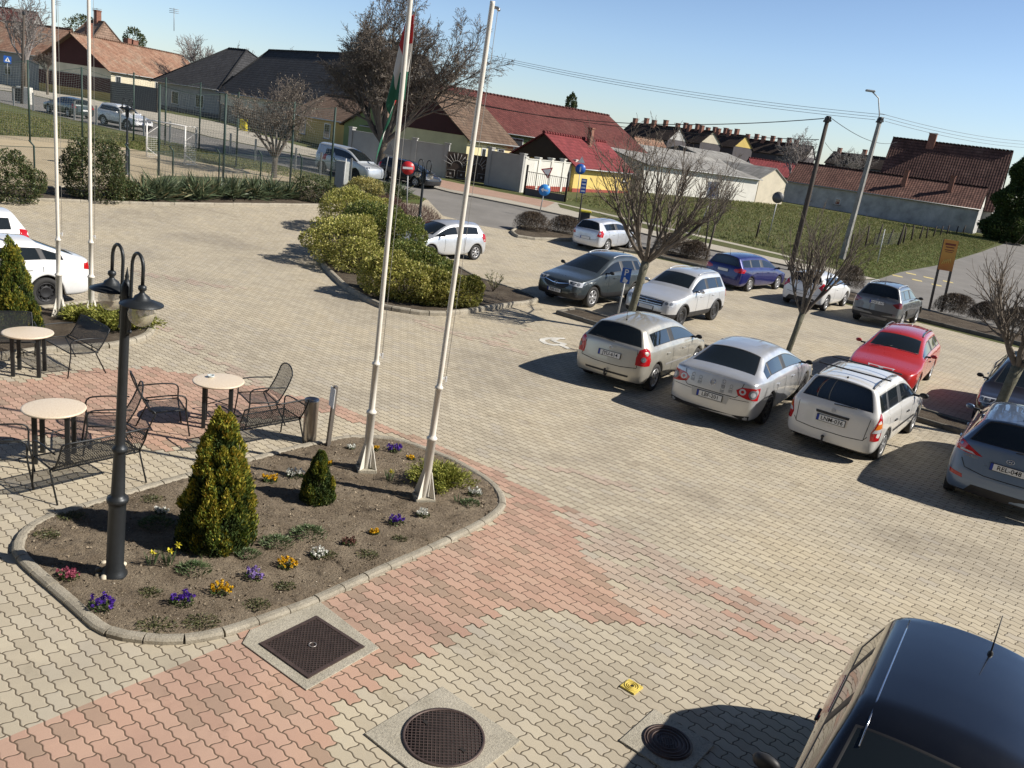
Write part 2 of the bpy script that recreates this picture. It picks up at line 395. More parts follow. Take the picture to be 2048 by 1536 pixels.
# wheelchair symbol, yellow crossing, bay marks
M_WHITEPAINT = flat('worn_white_paint', (.62, .60, .54), .8, var=.2, scale=3)
M_YPAINT = flat('yellow_road_paint', (.62, .50, .20), .8, var=.2)
def marks():
    mb = MB()
    zc = [0]
    def line(ps, wd):
        for a, b in zip(ps, ps[1:]):
            zc[0] += .0006
            t = (b - a).normalized(); n = Vector((-t.y, t.x)) * wd / 2; a2 = a - t * wd * .3; b2 = b + t * wd * .3
            mb.poly([(q.x, q.y, .028 + zc[0] + H(q.x, q.y)) for q in (a2 - n, b2 - n, b2 + n, a2 + n)])
    pts = px((1127, 679), (1112, 678.5), (1096, 678.5), (1085, 681), (1084, 684), (1092, 689), (1106, 692), (1116, 692))
    line(pts, .15); line(px((1106, 683), (1113, 686), (1128, 690), (1122, 693), (1136, 699)), .15); line(px((1106, 683), (1115, 679), (1127, 679.5)), .14)
    tag(mb.build('wheelchair_symbol', M_WHITEPAINT, fix=False), 'white painted wheelchair symbol on the paving behind the silver hatchback', 'road marking')
    for i, (x, y) in enumerate([(1687, 543.5), (1716, 541), (1757, 544.5), (1795, 552.5), (1822, 548), (1857, 556), (1834, 561), (1873, 570.5), (1896, 564)]):
        mb = MB(); a, b = G(x - 10, y - 2), G(x + 10, y + 2.2); t = (b - a).normalized(); n = Vector((-t.y, t.x, 0)) * .22
        mb.poly([(q.x, q.y, H(q.x, q.y) + .02) for q in (a - n, b - n, b + n, a + n)])
        o = mb.build('crossing_dash', M_YPAINT, fix=False)
        tag(o, ['leftmost', 'second', 'third', 'fourth', 'fifth', 'sixth', 'seventh', 'eighth', 'rightmost'][[0, 1, 2, 3, 4, 6, 5, 7, 8][i]] + ' faded yellow dash on the side street, counted from the left', 'road marking', 'yellow dashes on the side street')
marks()
# ------------------------------------------------------------------ red stones cut stone by stone
def red_zone():
    def W(u, v): 
        q = PU * (u + PU0) + PV * (v + PV0); return q
    zones = []
    # foreground band: lower left corner to the big red field right of the bed
    zones.append(px((-200, 1530), (0, 1450), (240, 1350), (465, 1255), (700, 1170), (900, 1085), (1005, 1030), (1012, 990), (960, 950), (860, 900), (790, 872), (700, 845), (560, 795), (640, 800), (760, 850), (880, 895), (1000, 950), (1100, 1005), (1260, 1075), (1420, 1150), (1560, 1210), (1660, 1262), (1690, 1300), (1560, 1290), (1450, 1278), (1320, 1262), (1180, 1240), (1010, 1218), (930, 1275), (840, 1320), (720, 1390), (670, 1410), (670, 1480), (655, 1600), (300, 1750), (-250, 1700)))
    # terrace under the tables
    zones.append(px((-120, 775), (60, 765), (140, 745), (300, 736), (380, 752), (520, 775), (640, 825), (600, 835), (480, 842), (500, 858), (400, 880), (330, 905), (280, 893), (210, 890), (100, 880), (-120, 895)))
    # narrow rings along the drive
    zones.append(px((305, 625), (330, 650), (400, 690), (470, 735), (560, 785), (540, 788), (450, 745), (370, 700), (320, 665)))
    zones.append(px((255, 540), (330, 552), (420, 566), (500, 580), (420, 575), (330, 562), (262, 550)))
    zones.append(px((800, 632), (860, 645), (930, 668), (1010, 690), (1080, 720), (1010, 700), (930, 680), (850, 655)))
    zones.append(px((985, 680), (1020, 665), (1070, 652), (1060, 662), (1020, 675), (1000, 690)))
    zones.append(px((960, 945), (1080, 925), (1200, 955), (1320, 985), (1320, 998), (1200, 968), (1080, 940)))
    mb = MB(); mbf = MB(); N = 8
    cutA, cutB = G(0, 1486).xy, G(471, 1287).xy; t_ = (cutB - cutA).normalized(); cutN = Vector((-t_.y, t_.x))
    if (G(300, 1450).xy - cutA).dot(cutN) < 0: cutN = -cutN
    allp = [p for z in zones for p in z]
    us = [p.dot(PU) - PU0 for p in allp]; vs_ = [p.dot(PV) - PV0 for p in allp]
    r0_, r1_ = int(min(vs_) / PW) - 1, int(max(vs_) / PW) + 1
    bb = [(min(q.x for q in z), max(q.x for q in z), min(q.y for q in z), max(q.y for q in z)) for z in zones]
    for row in range(r0_, r1_ + 1):
        for cell in range(int(min(us) / PL + row * .5) - 1, int(max(us) / PL + row * .5) + 2):
            uc = (cell + .5 - .5 * row) * PL; vc = row * PW
            c = W(uc, vc)
            zi = -1
            for k, (z, b) in enumerate(zip(zones, bb)):
                if b[0] <= c.x <= b[1] and b[2] <= c.y <= b[3] and inpoly(c, z): zi = k; break
            if zi < 0: continue
            if zi > 1 and rnd.random() < .25: continue
            fd = zi > 1 or (zi == 0 and inpoly(c, RED_FADE) and rnd.random() < .85)
            if fd and rnd.random() < .2: continue
            # outline of the cell in (un, fv)
            out = []
            def unv(u2, fv):   # invert: un from u2, then vn from row+fv
                un = u2 - row * .5 - AMPU * math.sin(2 * math.pi * fv); vn = row + fv - .5 - AMPV * math.sin(4 * math.pi * un)
                q = W(un * PL, vn * PW); return (q.x, q.y, H(q.x, q.y) + .0262)
            for k in range(N): out.append(unv(cell + k / N, 0))
            for k in range(4): out.append(unv(cell + 1, k / 4))
            for k in range(N): out.append(unv(cell + 1 - k / N, 1))
            for k in range(4): out.append(unv(cell, 1 - k / 4))
            if zi == 0 and (c - cutA).dot(t_) < (cutB - cutA).length + .1 and (Vector(out[0]).xy - cutA).dot(cutN) < .5:   # straight saw-cut edge of the band
                q = []
                for i in range(len(out)):
                    p1, p2 = Vector(out[i]), Vector(out[(i + 1) % len(out)]); d1, d2 = (p1.xy - cutA).dot(cutN), (p2.xy - cutA).dot(cutN)
                    if d1 >= 0: q.append(p1)
                    if d1 * d2 < 0: q.append(p1.lerp(p2, d1 / (d1 - d2)))
                out = q
                if len(out) < 3: continue
            (mbf if fd else mb).poly(out)
    o = mbf.build('faded_paving_stones', M_REDF, fix=False); tag(o, 'faded pinkish paving stones where the red bands run out', None, None, 'structure')
    o = mb.build('red_paving_stones', M_RED, fix=False)
    # drop the stones that lie inside the flower bed by hiding them below the soil (they are simply under it)
    tag(o, 'reddish wavy paving stones laid as bands between the beige ones', None, None, 'structure')
RED_FADE = px((1100, 1005), (1260, 1075), (1420, 1150), (1560, 1210), (1660, 1262), (1690, 1300), (1560, 1290), (1450, 1278), (1320, 1262), (1230, 1200))
red_zone()
# ------------------------------------------------------------------ beds with kerbs
def bed(name, pts, label, soil=M_SOIL, kw=.1, kh=.08, kmat=M_KERB, sh=.05, seg=.35, bumpy=.006, step=.12, smooth=1, cat='flower bed'):
    c = sum((Vector(p) for p in pts), Vector((0, 0))) / len(pts)
    root = empty(name, (0, 0, 0), 0, label, cat)
    P = smooth_poly(pts, smooth) if smooth else [Vector(p) for p in pts]
    k = kerb('kerb', offset(P, kw / 2), kw, kh + .022, kmat, root, seg=seg)
    s = sheet('soil', offset(P, kw * .8), .022 + sh, soil, None, None, step=step, parent=root, bumpy=bumpy)
    return root, offset(P, kw)
bed_main = px((21, 1102), (38, 1068), (85, 1038), (182, 1010), (260, 986), (360, 958), (504, 921), (567, 903), (635, 888), (675, 879), (719, 876), (792, 881), (850, 899), (930, 933), (985, 966), (1010, 995), (1012, 1024), (974, 1054), (901, 1090), (792, 1140), (704, 1180), (638, 1212), (508, 1260), (448, 1281), (364, 1296), (305, 1294), (241, 1288), (190, 1271), (148, 1231), (85, 1176), (46, 1142), (25, 1117))
BM_, BM_in = bed('flower_bed', bed_main, 'kerbed bed of bare soil with pansies and two cone thujas beside the tables', kw=.12, kh=.055, sh=.025, step=.07, bumpy=.012)
bed_tl = px((-60, 640), (0, 630), (78, 621), (110, 618), (180, 606), (250, 606), (290, 624), (306, 646), (312, 660), (309, 671), (293, 684), (254, 694), (211, 701), (108, 706), (0, 722), (-60, 732))
bed('flower_bed', bed_tl, 'kerbed bed with thuja, juniper and two flagpoles at the upper left', kw=.16, kh=.10, sh=.05, soil=M_DSOIL, seg=.3)
bed_sh = px((668, 562), (638, 530), (628, 490), (650, 450), (690, 425), (740, 415), (800, 425), (850, 480), (942, 557), (1013, 578), (1074, 598), (1080, 609), (980, 621), (910, 634), (852, 634), (793, 626), (755, 618), (690, 582))
bed('shrub_bed', bed_sh, 'large kerbed island filled with yellow green euonymus shrubs', kw=.16, kh=.13, sh=.09, soil=M_DSOIL, seg=.5, cat='shrub bed')
st_a, st_b = G(1109, 629), G(1151, 621.5)
st_c, st_d = G(1849, 827), G(1842, 846)
ext = (st_c - st_b).xy.normalized() * 6
strip = [st_a.xy, st_b.xy, st_c.xy + ext, st_d.xy + ext]
bed('median_strip', strip, 'narrow kerbed earth strip between the two parking rows', kw=.12, kh=.12, kmat=M_DKERB, sh=.07, soil=M_DSOIL, seg=1.0, smooth=0, bumpy=.01, step=.3, cat='planting strip')
bed_h = px((1020, 466), (1040, 455), (1160, 474), (1200, 484), (1196, 494), (1151, 484), (1072, 482), (1030, 476))
bed('hedge_bed', bed_h, 'kerbed bed under two clipped bare hedges by the blue arrow sign', kw=.16, kh=.14, sh=.1, soil=M_DSOIL, seg=.8, smooth=0, bumpy=.01, step=.3, cat='hedge bed')
bed_h2 = px((1225, 492), (1330, 505), (1440, 531), (1700, 588), (1860, 626), (2048, 676), (2200, 724), (2200, 752), (2048, 694), (1860, 648), (1700, 608), (1440, 544), (1300, 512), (1225, 500))
bed('hedge_bed', bed_h2, 'long kerbed verge between the car park and the street', kw=.16, kh=.13, sh=.08, soil=M_DSOIL, kmat=M_DKERB, seg=.9, smooth=0, bumpy=.01, step=.5, cat='hedge bed')
bed_far = px((-60, 398), (0, 404), (66, 404), (300, 412), (640, 414), (790, 406), (795, 396), (700, 380), (560, 375), (440, 372), (300, 372), (66, 380), (-60, 384))
bed('shrub_bed', bed_far, 'long planted strip of yuccas and evergreens along the pitch fence', kw=.14, kh=.12, sh=.08, soil=M_DSOIL, seg=.9, smooth=0, bumpy=.01, step=.5, cat='shrub bed')
# ------------------------------------------------------------------ covers in the paving
M_IRON = None
def iron():
    b = NB('rusty_iron'); b.base(b.ramp(b.noise(14, 5, .7, b.pos(True)), [(.3, (.065, .045, .04)), (.7, (.115, .08, .068))])); b.set(rough=.55, metal=.35)
    return b.m
M_IRON = iron()
M_HOLE = flat('dark_hollow', (.018, .014, .013), .9)
M_CONC2 = M_CONC
def grid_lid(name, c, ax, ay, rad=None, half=None, mat=M_IRON, pitch=.034, bar=.008, parent=None, z0=.03):
    mb = MB(); n = int((rad or half) / pitch)
    ax = ax.normalized(); ay = ay.normalized()
    R = Matrix((ax, ay, Vector((0, 0, 1)))).transposed()
    for k in range(-n, n + 1):
        o = k * pitch
        l = math.sqrt(max(0, rad * rad - o * o)) if rad else half
        if l < .01: continue
        mb.box(c + ay * o + Vector((0, 0, z0 + .003)), (2 * l, bar, .006), R=R)
        mb.box(c + ax * o + Vector((0, 0, z0 + .0025)), (bar, 2 * l, .006), R=R)
    return mb.build(name, mat, parent)
def covers():
    # square cover in a concrete collar beside the bed
    q = [G(631.6, 1241.8), G(724.6, 1302), G(616, 1363), G(522, 1294.5)]
    c = sum(q, Vector()) / 4; ax = (q[1] - q[0]).normalized(); ay = Vector((-ax.y, ax.x, 0)); hf = (q[1] - q[0]).length / 2 * .98
    root = empty('manhole_cover', (0, 0, 0), 0, 'square iron cover set diagonally in a concrete collar beside the flower bed', 'manhole cover')
    R = Matrix((ax, ay, Vector((0, 0, 1)))).transposed()
    col = [G(470, 1258), G(540, 1218), G(640, 1217), G(757, 1300), G(612, 1386), G(485, 1292)]
    col = [G(484, 1293), G(500, 1266), G(640, 1210), G(758, 1302), G(612, 1387)]
    mb = MB(); mb.prism([(p.x, p.y, .027) for p in col], (0, 0, .012)); bevel(mb.build('collar', M_CONC, root), .004)
    mb = MB(); mb.box(c + Vector((0, 0, .041)), (hf * 2, hf * 2, .008), R=R, mi=0); mb.build('plate', M_HOLE, root)
    mb = MB()
    for s in (-1, 1):
        mb.box(c + ay * s * hf + Vector((0, 0, .046)), (hf * 2 + .04, .035, .014), R=R); mb.box(c + ax * s * hf + Vector((0, 0, .0465)), (.035, hf * 2 - .03, .014), R=R)
    mb.build('frame', M_IRON, root)
    a2 = (ax + ay).normalized(); b2 = Vector((-a2.y, a2.x, 0)); mb = MB()
    n = int(hf * 1.41 / .03)
    R2 = Matrix((a2, b2, Vector((0, 0, 1)))).transposed()
    for k in range(-n, n + 1):
        o = k * .03; l = hf * 1.414 - abs(o) - .02
        if l < .02: continue
        mb.box(c + b2 * o + Vector((0, 0, .047)), (2 * l, .007, .007), R=R2); mb.box(c + a2 * o + Vector((0, 0, .0465)), (.007, 2 * l, .007), R=R2)
    mb.build('grid', M_IRON, root)
    mb = MB(); mb.lathe([(.03, .05), (.03, .056), (.04, .056), (.04, .05)], 20, c); mb.build('ring', flat('worn_steel', (.3, .27, .25), .4, .6), root)
    # round cover
    c = (G(806, 1484) + G(965, 1479)) / 2; r = (G(806, 1484) - G(965, 1479)).length / 2
    root = empty('manhole_cover', (0, 0, 0), 0, 'round iron cover in a square concrete slab at the bottom of the photo', 'manhole cover')
    col = [G(880, 1382), G(1030, 1487), G(905, 1600), G(738, 1480)]
    ax = (col[1] - col[0]).normalized(); ay = Vector((-ax.y, ax.x, 0)); hf = .47
    R = Matrix((ax, ay, Vector((0, 0, 1)))).transposed()
    mb = MB(); mb.box(c + Vector((0, 0, .03)), (hf * 2, hf * 2, .02), R=R); bevel(mb.build('collar', M_CONC, root), .004)
    mb = MB(); mb.lathe([(0, .044), (r, .044), (r, .04)], 48, c); mb.build('plate', M_HOLE, root)
    mb = MB(); mb.lathe([(r + .012, .04), (r + .012, .052), (r - .012, .052), (r - .014, .044)], 48, c); mb.build('rim', M_IRON, root)
    grid_lid('grid', c, r0 + Vector((0, .12, 0)), Vector((-.12, 1, 0)), rad=r - .012, parent=root, z0=.043)
    mb = MB()
    for s in (-1, 1):
        mb = MB(); mb.box(c + (ax * .22 * s) + Vector((0, 0, .0505)), (.05, .03, .006), R=R); mb.build('lifting_hole', M_HOLE, root)
    # small round cover half in the black car's shadow
    c = (G(1277, 1491) + G(1388, 1492)) / 2; r = .225
    root = empty('manhole_cover', (0, 0, 0), 0, 'small round iron cover half in the shadow of the black car', 'manhole cover')
    mb = MB(); mb.box(c + Vector((0, 0, .029)), (.62, .62, .02), R=R); bevel(mb.build('collar', M_CONC, root), .004)
    mb = MB(); mb.lathe([(0, .046), (r, .046), (r, .04)], 40, c)
    for rr in (.05, .1, .14, .18, .205): mb.lathe([(rr - .006, .046), (rr - .005, .052), (rr + .005, .052), (rr + .006, .046)], 40, c)
    for k in range(-3, 4): mb.box(c + Vector((k * .022, 0, .0495)), (.008, .16, .006))
    mb.build('plate', M_IRON, root)
    # yellow valve box
    c = G(1262, 1379)
    root = empty('valve_cover', (0, 0, 0), 0, 'small square yellow valve cover with a round lid in the paving', 'valve cover')
    my = flat('yellow_paint_worn', (.62, .48, .10), .6, var=.25, scale=30); a = math.radians(-38)
    Rz = Matrix.Rotation(a, 3, 'Z')
    mb = MB(); mb.box(c + Vector((0, 0, .03)), (.165, .165, .022), R=Rz); bevel(mb.build('frame', my, root), .004)
    mb = MB()
    for r_ in (.068, .045, .026): mb.lathe([(r_ - .005, .041), (r_ - .004, .047), (r_ + .004, .047), (r_ + .005, .041)], 28, c)
    mb.build('lid', my, root)
    mb = MB(); mb.box(c + Vector((0, 0, .0425)), (.025, .025, .004), R=Rz); mb.build('keyhole', M_HOLE, root)
covers()
# ------------------------------------------------------------------ cars
def paint(name, c, metal=.0, rough=.35):
    b = NB(name); b.base(c); b.set(metal=metal, rough=rough, coat=1., coatr=.03, spec=.5)
    if metal: 
        n = b.noise(900, 1, .5, b.pos(True)); b.base(b.mix(n, tuple(q * .85 for q in c), tuple(min(1, q * 1.15) for q in c)))
    # thin road dust towards nothing in particular: large soft patches
    b.set(rough=b.ramp(b.noise(2.5, 5, .65, b.pos(True)), [(.3, (rough * .8,) * 3), (.7, (min(1, rough * 1.35),) * 3)]))
    return b.m
def glassmat(name='car_glass', c=(.012, .016, .018), sp=.5):
    b = NB(name); b.base(c); b.set(rough=.03, spec=sp, coat=.6, coatr=.01); return b.m
M_GLASS = glassmat()
M_TRIM = flat('black_trim', (.022, .022, .024), .55, var=.1)
M_RUBBER = flat('tyre_rubber', (.03, .029, .028), .85, bump=.2, bscale=80)
M_DARKMET = flat('dark_steel', (.035, .035, .037), .5, .5)
M_RIM = flat('silver_rim', (.55, .55, .56), .35, .55, var=.08)
M_CHROME = flat('chrome', (.75, .75, .77), .12, 1., var=.03)
M_REDL = glassmat('red_lamp', (.42, .008, .012))
M_ORANGE = glassmat('orange_lamp', (.65, .18, .02))
M_CLEARL = glassmat('clear_lamp', (.50, .52, .55))
M_DLAMP = glassmat('lamp_dark_core', (.16, .17, .19))
M_SEAM = flat('seam_shadow', (.012, .012, .013), .9)
M_PLATEW = flat('plate_white', (.72, .72, .70), .45, var=.03)
M_PLATEB = flat('plate_blue', (.01, .04, .30), .45, var=.05)
M_LETTER = flat('plate_black', (.01, .01, .01), .5)
M_WHITE = flat('white_plastic', (.75, .75, .74), .5)
FONTC = {}
def text_mesh(txt, size, ext=.001):
    k = (txt, size)
    if k in FONTC: return FONTC[k]
    cu = bpy.data.curves.new('lettering', 'FONT'); cu.body = txt; cu.size = size; cu.extrude = ext; cu.align_x = 'CENTER'; cu.align_y = 'CENTER'; cu.resolution_u = 2; cu.offset = size * .012
    o = bpy.data.objects.new('tmp', cu); COL.objects.link(o); dg = bpy.context.evaluated_depsgraph_get(); dg.update()
    me = bpy.data.meshes.new_from_object(o.evaluated_get(dg)); bpy.data.objects.remove(o); bpy.data.curves.remove(cu)
    me.materials.clear(); FONTC[k] = me; return me
def lettering(txt, size, mat, parent, M, name='lettering', sx=1.):
    me = text_mesh(txt, size).copy(); me.materials.append(mat)
    o = mesh_obj(name, me, parent); o.matrix_local = M @ Matrix.Diagonal((sx, 1, 1, 1)); return o
def frame_M(o, x, z):
    """matrix with local x axis along x, local z (facing) along z, origin o"""
    z = Vector(z).normalized(); x = Vector(x); x = (x - z * x.dot(z)).normalized(); y = z.cross(x)
    return Matrix(((x.x, y.x, z.x, o[0]), (x.y, y.y, z.y, o[1]), (x.z, y.z, z.z, o[2]), (0, 0, 0, 1)))
def ip(s, tab):
    if s <= tab[0][0]: return tab[0][1]
    for (a, u), (b, v) in zip(tab, tab[1:]):
        if s <= b: 
            t = (s - a) / (b - a); return u + (v - u) * t
    return tab[-1][1]
class CarShape:
    """builds the smooth body of one car from a handful of measurements; x forward, rear axle at x=0"""
    def __init__(s, **k):
        d = dict(L=4.2, W=1.72, H=1.48, wb=2.6, ro=.75, R=.31, belt=.93, beltf=.88, hood=.80, cowlz=.98, nose=.66, zr=None,
                 tw=.56, roofw=.56, kind='hatch', rw_b=.98, rw_bx=None, rw_tx=None, cowl=None, header=None, pillars=(), glass_end=None, zs=.19, arch=.07, clad=False, deckz=None, boxy=0, crown=.045, tailtop=None)
        d.update(k); s.__dict__.update(d)
        s.fo = s.L - s.wb - s.ro; s.xt = -s.ro; s.xn = s.wb + s.fo
        s.build()
    def build(s):
        W, xt, xn, wb, R, H_ = s.W / 2, s.xt, s.xn, s.wb, s.R, s.H
        cb = s.cowl; ct = s.header; rb = s.rw_bx; rt = s.rw_tx
        sedan = s.kind == 'sedan'
        rw = W * s.roofw / .56 * .62          # roof half width
        belt = lambda x: ip(x, [(xt, s.belt), (wb * .5, (s.belt + s.beltf) / 2), (cb, s.beltf), (xn, s.nose)])
        hoodz = [(cb, s.cowlz), (wb, s.hood + .03), (xn - .25, s.hood - .06), (xn - .06, s.nose + .04), (xn, s.nose)]
        zt = lambda x: H_ - s.crown - (.05 if not s.boxy else .02) * ((x - (ct * .55 + rt * .45)) / ((ct - rt) / 2)) ** 2 * (1 if x > (ct + rt) / 2 else .8)
        # columns (s = x at belt level)
        ro_ = R + s.arch
        cols = set()
        for xw in (0, wb):
            for q in (-1.0, -.93, -.72, -.38, 0, .38, .72, .93, 1.0): cols.add(round(xw + q * ro_ * (1.0 if abs(q) < 1 else 1.06), 4))
        side = [rb if not sedan else None]
        keys = [cb, ct]
        base = [xt + .02, xt + .16, cb, ct, xn - .32, xn - .12, xn - .02]
        ge = s.glass_end
        base += [ge, ge - .05]
        for p_ in s.pillars: base += [p_ - .035, p_ + .035]
        if sedan: base += [s.deck0, s.rw_b_s]
        for b_ in base: cols.add(round(b_, 4))
        cl = sorted(c for c in cols if xt + .015 <= c <= xn - .015)
        # drop nearly coincident columns (keep the key ones)
        keyset = {round(b_, 4) for b_ in base}
        out = []
        for c in cl:
            if out and c - out[-1] < .035:
                if c in keyset and out[-1] not in keyset: out[-1] = c
                elif c in keyset: out.append(c)
                continue
            out.append(c)
        cl = out
        def xmap(x, lvl):
            """x of upper levels for column x; lvl 6 window base, 7 window top, 8.. roof"""
            if lvl == 6: a = 0.; 
            if x >= cb: return x
            top0, top1 = rt, ct       # roof span
            if lvl <= 6: return x
            if sedan:
                if x <= s.rw_b_s: return x
                tab = [(s.rw_b_s, s.rw_b_s), (s.deck0, rt), (ct, ct), (cb, cb)]
            else:
                tab = [(xt, rt - (.02 if lvl >= 8 else .05)), (xt + .16, rt + .0), (ge, max(rt + .10, ge * .5 + (rt + .1) * .5)), (ct, ct), (cb, cb)]
            return ip(x, tab)
        def col(x):
            t0 = max(0, 1 - (x - xt) / .30) if x < xt + .30 else 0
            t1 = max(0, 1 - (xn - x) / .42) if x > xn - .42 else 0
            wf = 1 - .10 * t0 ** 2 - .22 * t1 ** 2.2
            wl = W * wf * (1 - .02 * max(0, min(1, (x - wb) / s.fo)))
            zs = s.zs + .05 * t0 + .04 * t1
            az = 0
            for xw in (0, wb):
                dx = abs(x - xw)
                if dx < ro_: az = max(az, R - .02 + math.sqrt(max(0, ro_ * ro_ - dx * dx)))
            zb = max(zs, az) 
            bz = belt(x); pts = {}
            xl = x
            pts[0] = (xl, 0, zs + .04)
            pts[1] = (xl, wl * .72, zb if az else zs + .01)
            pts[2] = (xl, wl * (.955 if not az else .985), zb)
            l3 = max(.44, zb + .035 if az else .44); l4 = max(.44 + (bz - .44) * .52, l3 + .06)
            pts[3] = (xl, wl * (.995 + (.012 if az else 0)), l3)
            pts[4] = (xl, wl, min(l4, bz - .05))
            pts[5] = (xl, wl * .965, bz)
            if x >= cb or (sedan and x <= s.rw_b_s):
                hz = ip(x, hoodz) if x >= cb else ip(x, [(xt, s.deckz - .05), (xt + .12, s.deckz), (s.rw_b_s, s.deckz + .03)])
                hz = max(hz, bz + .012)
                cx = .09 if x >= cb else -.05
                k = 1 if x >= cb else 1
                fade = max(0, 1 - (x - cb) / .5) if x >= cb else max(0, 1 - (s.rw_b_s - x) / .4)
                pts[6] = (x, wl * .925, bz + (hz - bz) * .35); pts[7] = (x, wl * .87, bz + (hz - bz) * .62); pts[8] = (x + cx * .15 * fade, wl * .78, hz - .006)
                pts[9] = (x + cx * .7 * fade, wl * .42, hz + .018); pts[10] = (x + cx * fade, 0, hz + .026)
            else:
                # height factor: 0 at belt, 1 full roof
                x7, x8 = xmap(x, 7), xmap(x, 8)
                if x > ct: f = (cb - x) / (cb - ct)
                elif sedan and x < s.deck0: f = (x - s.rw_b_s) / (s.deck0 - s.rw_b_s)
                else: f = 1
                czl = s.cowlz if x > ct else ((s.deckz or 1) + .03)
                xr = min(max(x8, rt), ct)
                zt_ = zt(xr)
                z8 = czl - .006 + (zt_ - .015 - czl) * f; z7 = bz + .03 + (zt_ - .075 - bz - .03) * f
                y6 = wl * .925; y8e, y7e = rw * 1.0, rw * 1.09
                if x < xt + .17 and not sedan: y8e *= .95; y7e *= .955
                y7 = wl * .89 + (y7e - wl * .89) * f; y8 = wl * .78 + (y8e - wl * .78) * f
                pts[6] = (x, y6, bz + .018)
                pts[7] = (x7, y7, z7); pts[8] = (x8, y8, z8)
                z10 = czl + .02 + (zt_ + s.crown - czl - .02) * f
                cx = (.09 * (1 - f)) if x > ct else (-.05 * (1 - f) if f < 1 else 0)
                if x <= xt + .17 and not sedan: cx = -.03
                if abs(x - ct) < .02: cx = .05
                pts[9] = (x8 + cx * .7, y8 * .52, z8 + (z10 - z8) * .78); pts[10] = (x8 + cx, 0, z10)
            # rounded ends
            if x < xt + .03:
                if sedan: prof = {0: .06, 1: .05, 2: .03, 3: -.01, 4: .0, 5: .05, 6: .06, 7: .06, 8: .05, 9: .03, 10: .02}
                else:
                    tb = s.rw_b; b6 = rb - xt
                    prof = {0: .06, 1: .05, 2: .03, 3: -.01, 4: .02, 5: .05}
                for k, q in prof.items(): pts[k] = (xt + q,) + pts[k][1:]
                if not sedan:
                    pts[5] = (xt + s.tailin * .8, wl * .955, s.rw_b - .05); pts[6] = (rb, wl * .93, s.rw_b + .0)
                    p8 = pts[8]; pts[7] = (rb + (p8[0] - rb) * .72, wl * .93 + (p8[1] * 1.06 - wl * .93) * .72, s.rw_b + (p8[2] - s.rw_b) * .72)
                    pts[4] = (xt + .03, wl * .99, .70)
            if x > xn - .03:
                prof = {0: -.10, 1: -.08, 2: -.05, 3: 0, 4: -.005, 5: -.03}
                for k, q in prof.items(): pts[k] = (xn + q,) + pts[k][1:]
                pts[4] = (xn - .005, wl * .98, .55)
                n = s.nose; pts[5] = (xn - .04, wl * .93, n - .02); pts[6] = (xn - .07, wl * .86, n + .02); pts[7] = (xn - .085, wl * .8, n + .035); pts[8] = (xn - .10, wl * .7, n + .05)
                pts[9] = (xn - .05, wl * .38, n + .055); pts[10] = (xn - .03, 0, n + .058)
            return pts
        C = [col(x) for x in cl]; s.cl = cl
        bm = bmesh.new(); V = []
        for c in C: V.append({(k, sg): bm.verts.new((p[0], p[1] * sg, p[2])) for k, p in c.items() for sg in ((1, -1) if p[1] > 1e-6 else (1,))})
        def vt(i, k, sg): return V[i][(k, sg)] if (k, sg) in V[i] else V[i][(k, 1)]
        # material ids: 0 paint 1 windscreen 2 rear window 3 side glass 4 trim/underside 5 cladding
        def face(vs, m):
            vs2 = []
            for v in vs:
                if v not in vs2: vs2.append(v)
            if len(vs2) < 3: return
            f = bm.faces.new(vs2); f.material_index = m; f.smooth = True
        pil = s.pillars
        for i in range(len(cl) - 1):
            xm = (cl[i] + cl[i + 1]) / 2
            for sg in (1, -1):
                for k in range(10):
                    m = 0
                    if k == 0: m = 4
                    elif k == 1: m = 4
                    elif k == 2 and s.clad: m = 4
                    elif k == 3 and s.clad and False: m = 4
                    elif k == 6 and ge < xm < cb - .02:
                        m = 3
                        for p_ in pil:
                            if abs(xm - p_) < .036: m = 6
                    elif k >= 8 and ct < xm < cb: m = 1
                    elif k >= 8 and sedan and s.rw_b_s < xm < s.deck0: m = 2
                    a, b_, c_, d_ = vt(i, k, sg), vt(i + 1, k, sg), vt(i + 1, k + 1, sg), vt(i, k + 1, sg)
                    face([a, b_, c_, d_] if sg == 1 else [d_, c_, b_, a], m)
        # end caps
        for end, i in ((0, 0), (1, len(cl) - 1)):
            c = C[i]; rows = []
            for k in range(0, 9):
                p = c[k]; sgn = -1 if end == 0 else 1
                if k == 0: rows.append([V[i][(0, 1)]] * 5); continue
                if k == 8: rows.append([vt(i, 8, 1), vt(i, 9, 1), vt(i, 10, 1), vt(i, 9, -1), vt(i, 8, -1)]); continue
                cr_ = .045 if k in (2, 3, 4) else .04
                h = bm.verts.new((p[0] + sgn * cr_ * .7, p[1] * .5, p[2] + (.01 if k > 4 else 0))); m_ = bm.verts.new((p[0] + sgn * cr_, 0, p[2] + (.015 if k > 4 else 0))); h2 = bm.verts.new((p[0] + sgn * cr_ * .7, -p[1] * .5, p[2] + (.01 if k > 4 else 0)))
                rows.append([vt(i, k, 1), h, m_, h2, vt(i, k, -1)])
            for k in range(8):
                for j in range(4):
                    m = 0
                    if k == 0: m = 4
                    if k == 1: m = 4
                    if k == 2 and s.clad: m = 4
                    if end == 0 and not sedan and k in (6, 7): m = 2
                    a, b_, c_, d_ = rows[k][j], rows[k][j + 1], rows[k + 1][j + 1], rows[k + 1][j]
                    face([a, b_, c_, d_] if end == 0 else [d_, c_, b_, a], m)
        me = bpy.data.meshes.new('cage'); bmesh.ops.remove_doubles(bm, verts=bm.verts, dist=1e-5)
        bmesh.ops.recalc_face_normals(bm, faces=bm.faces); bm.to_mesh(me); bm.free()
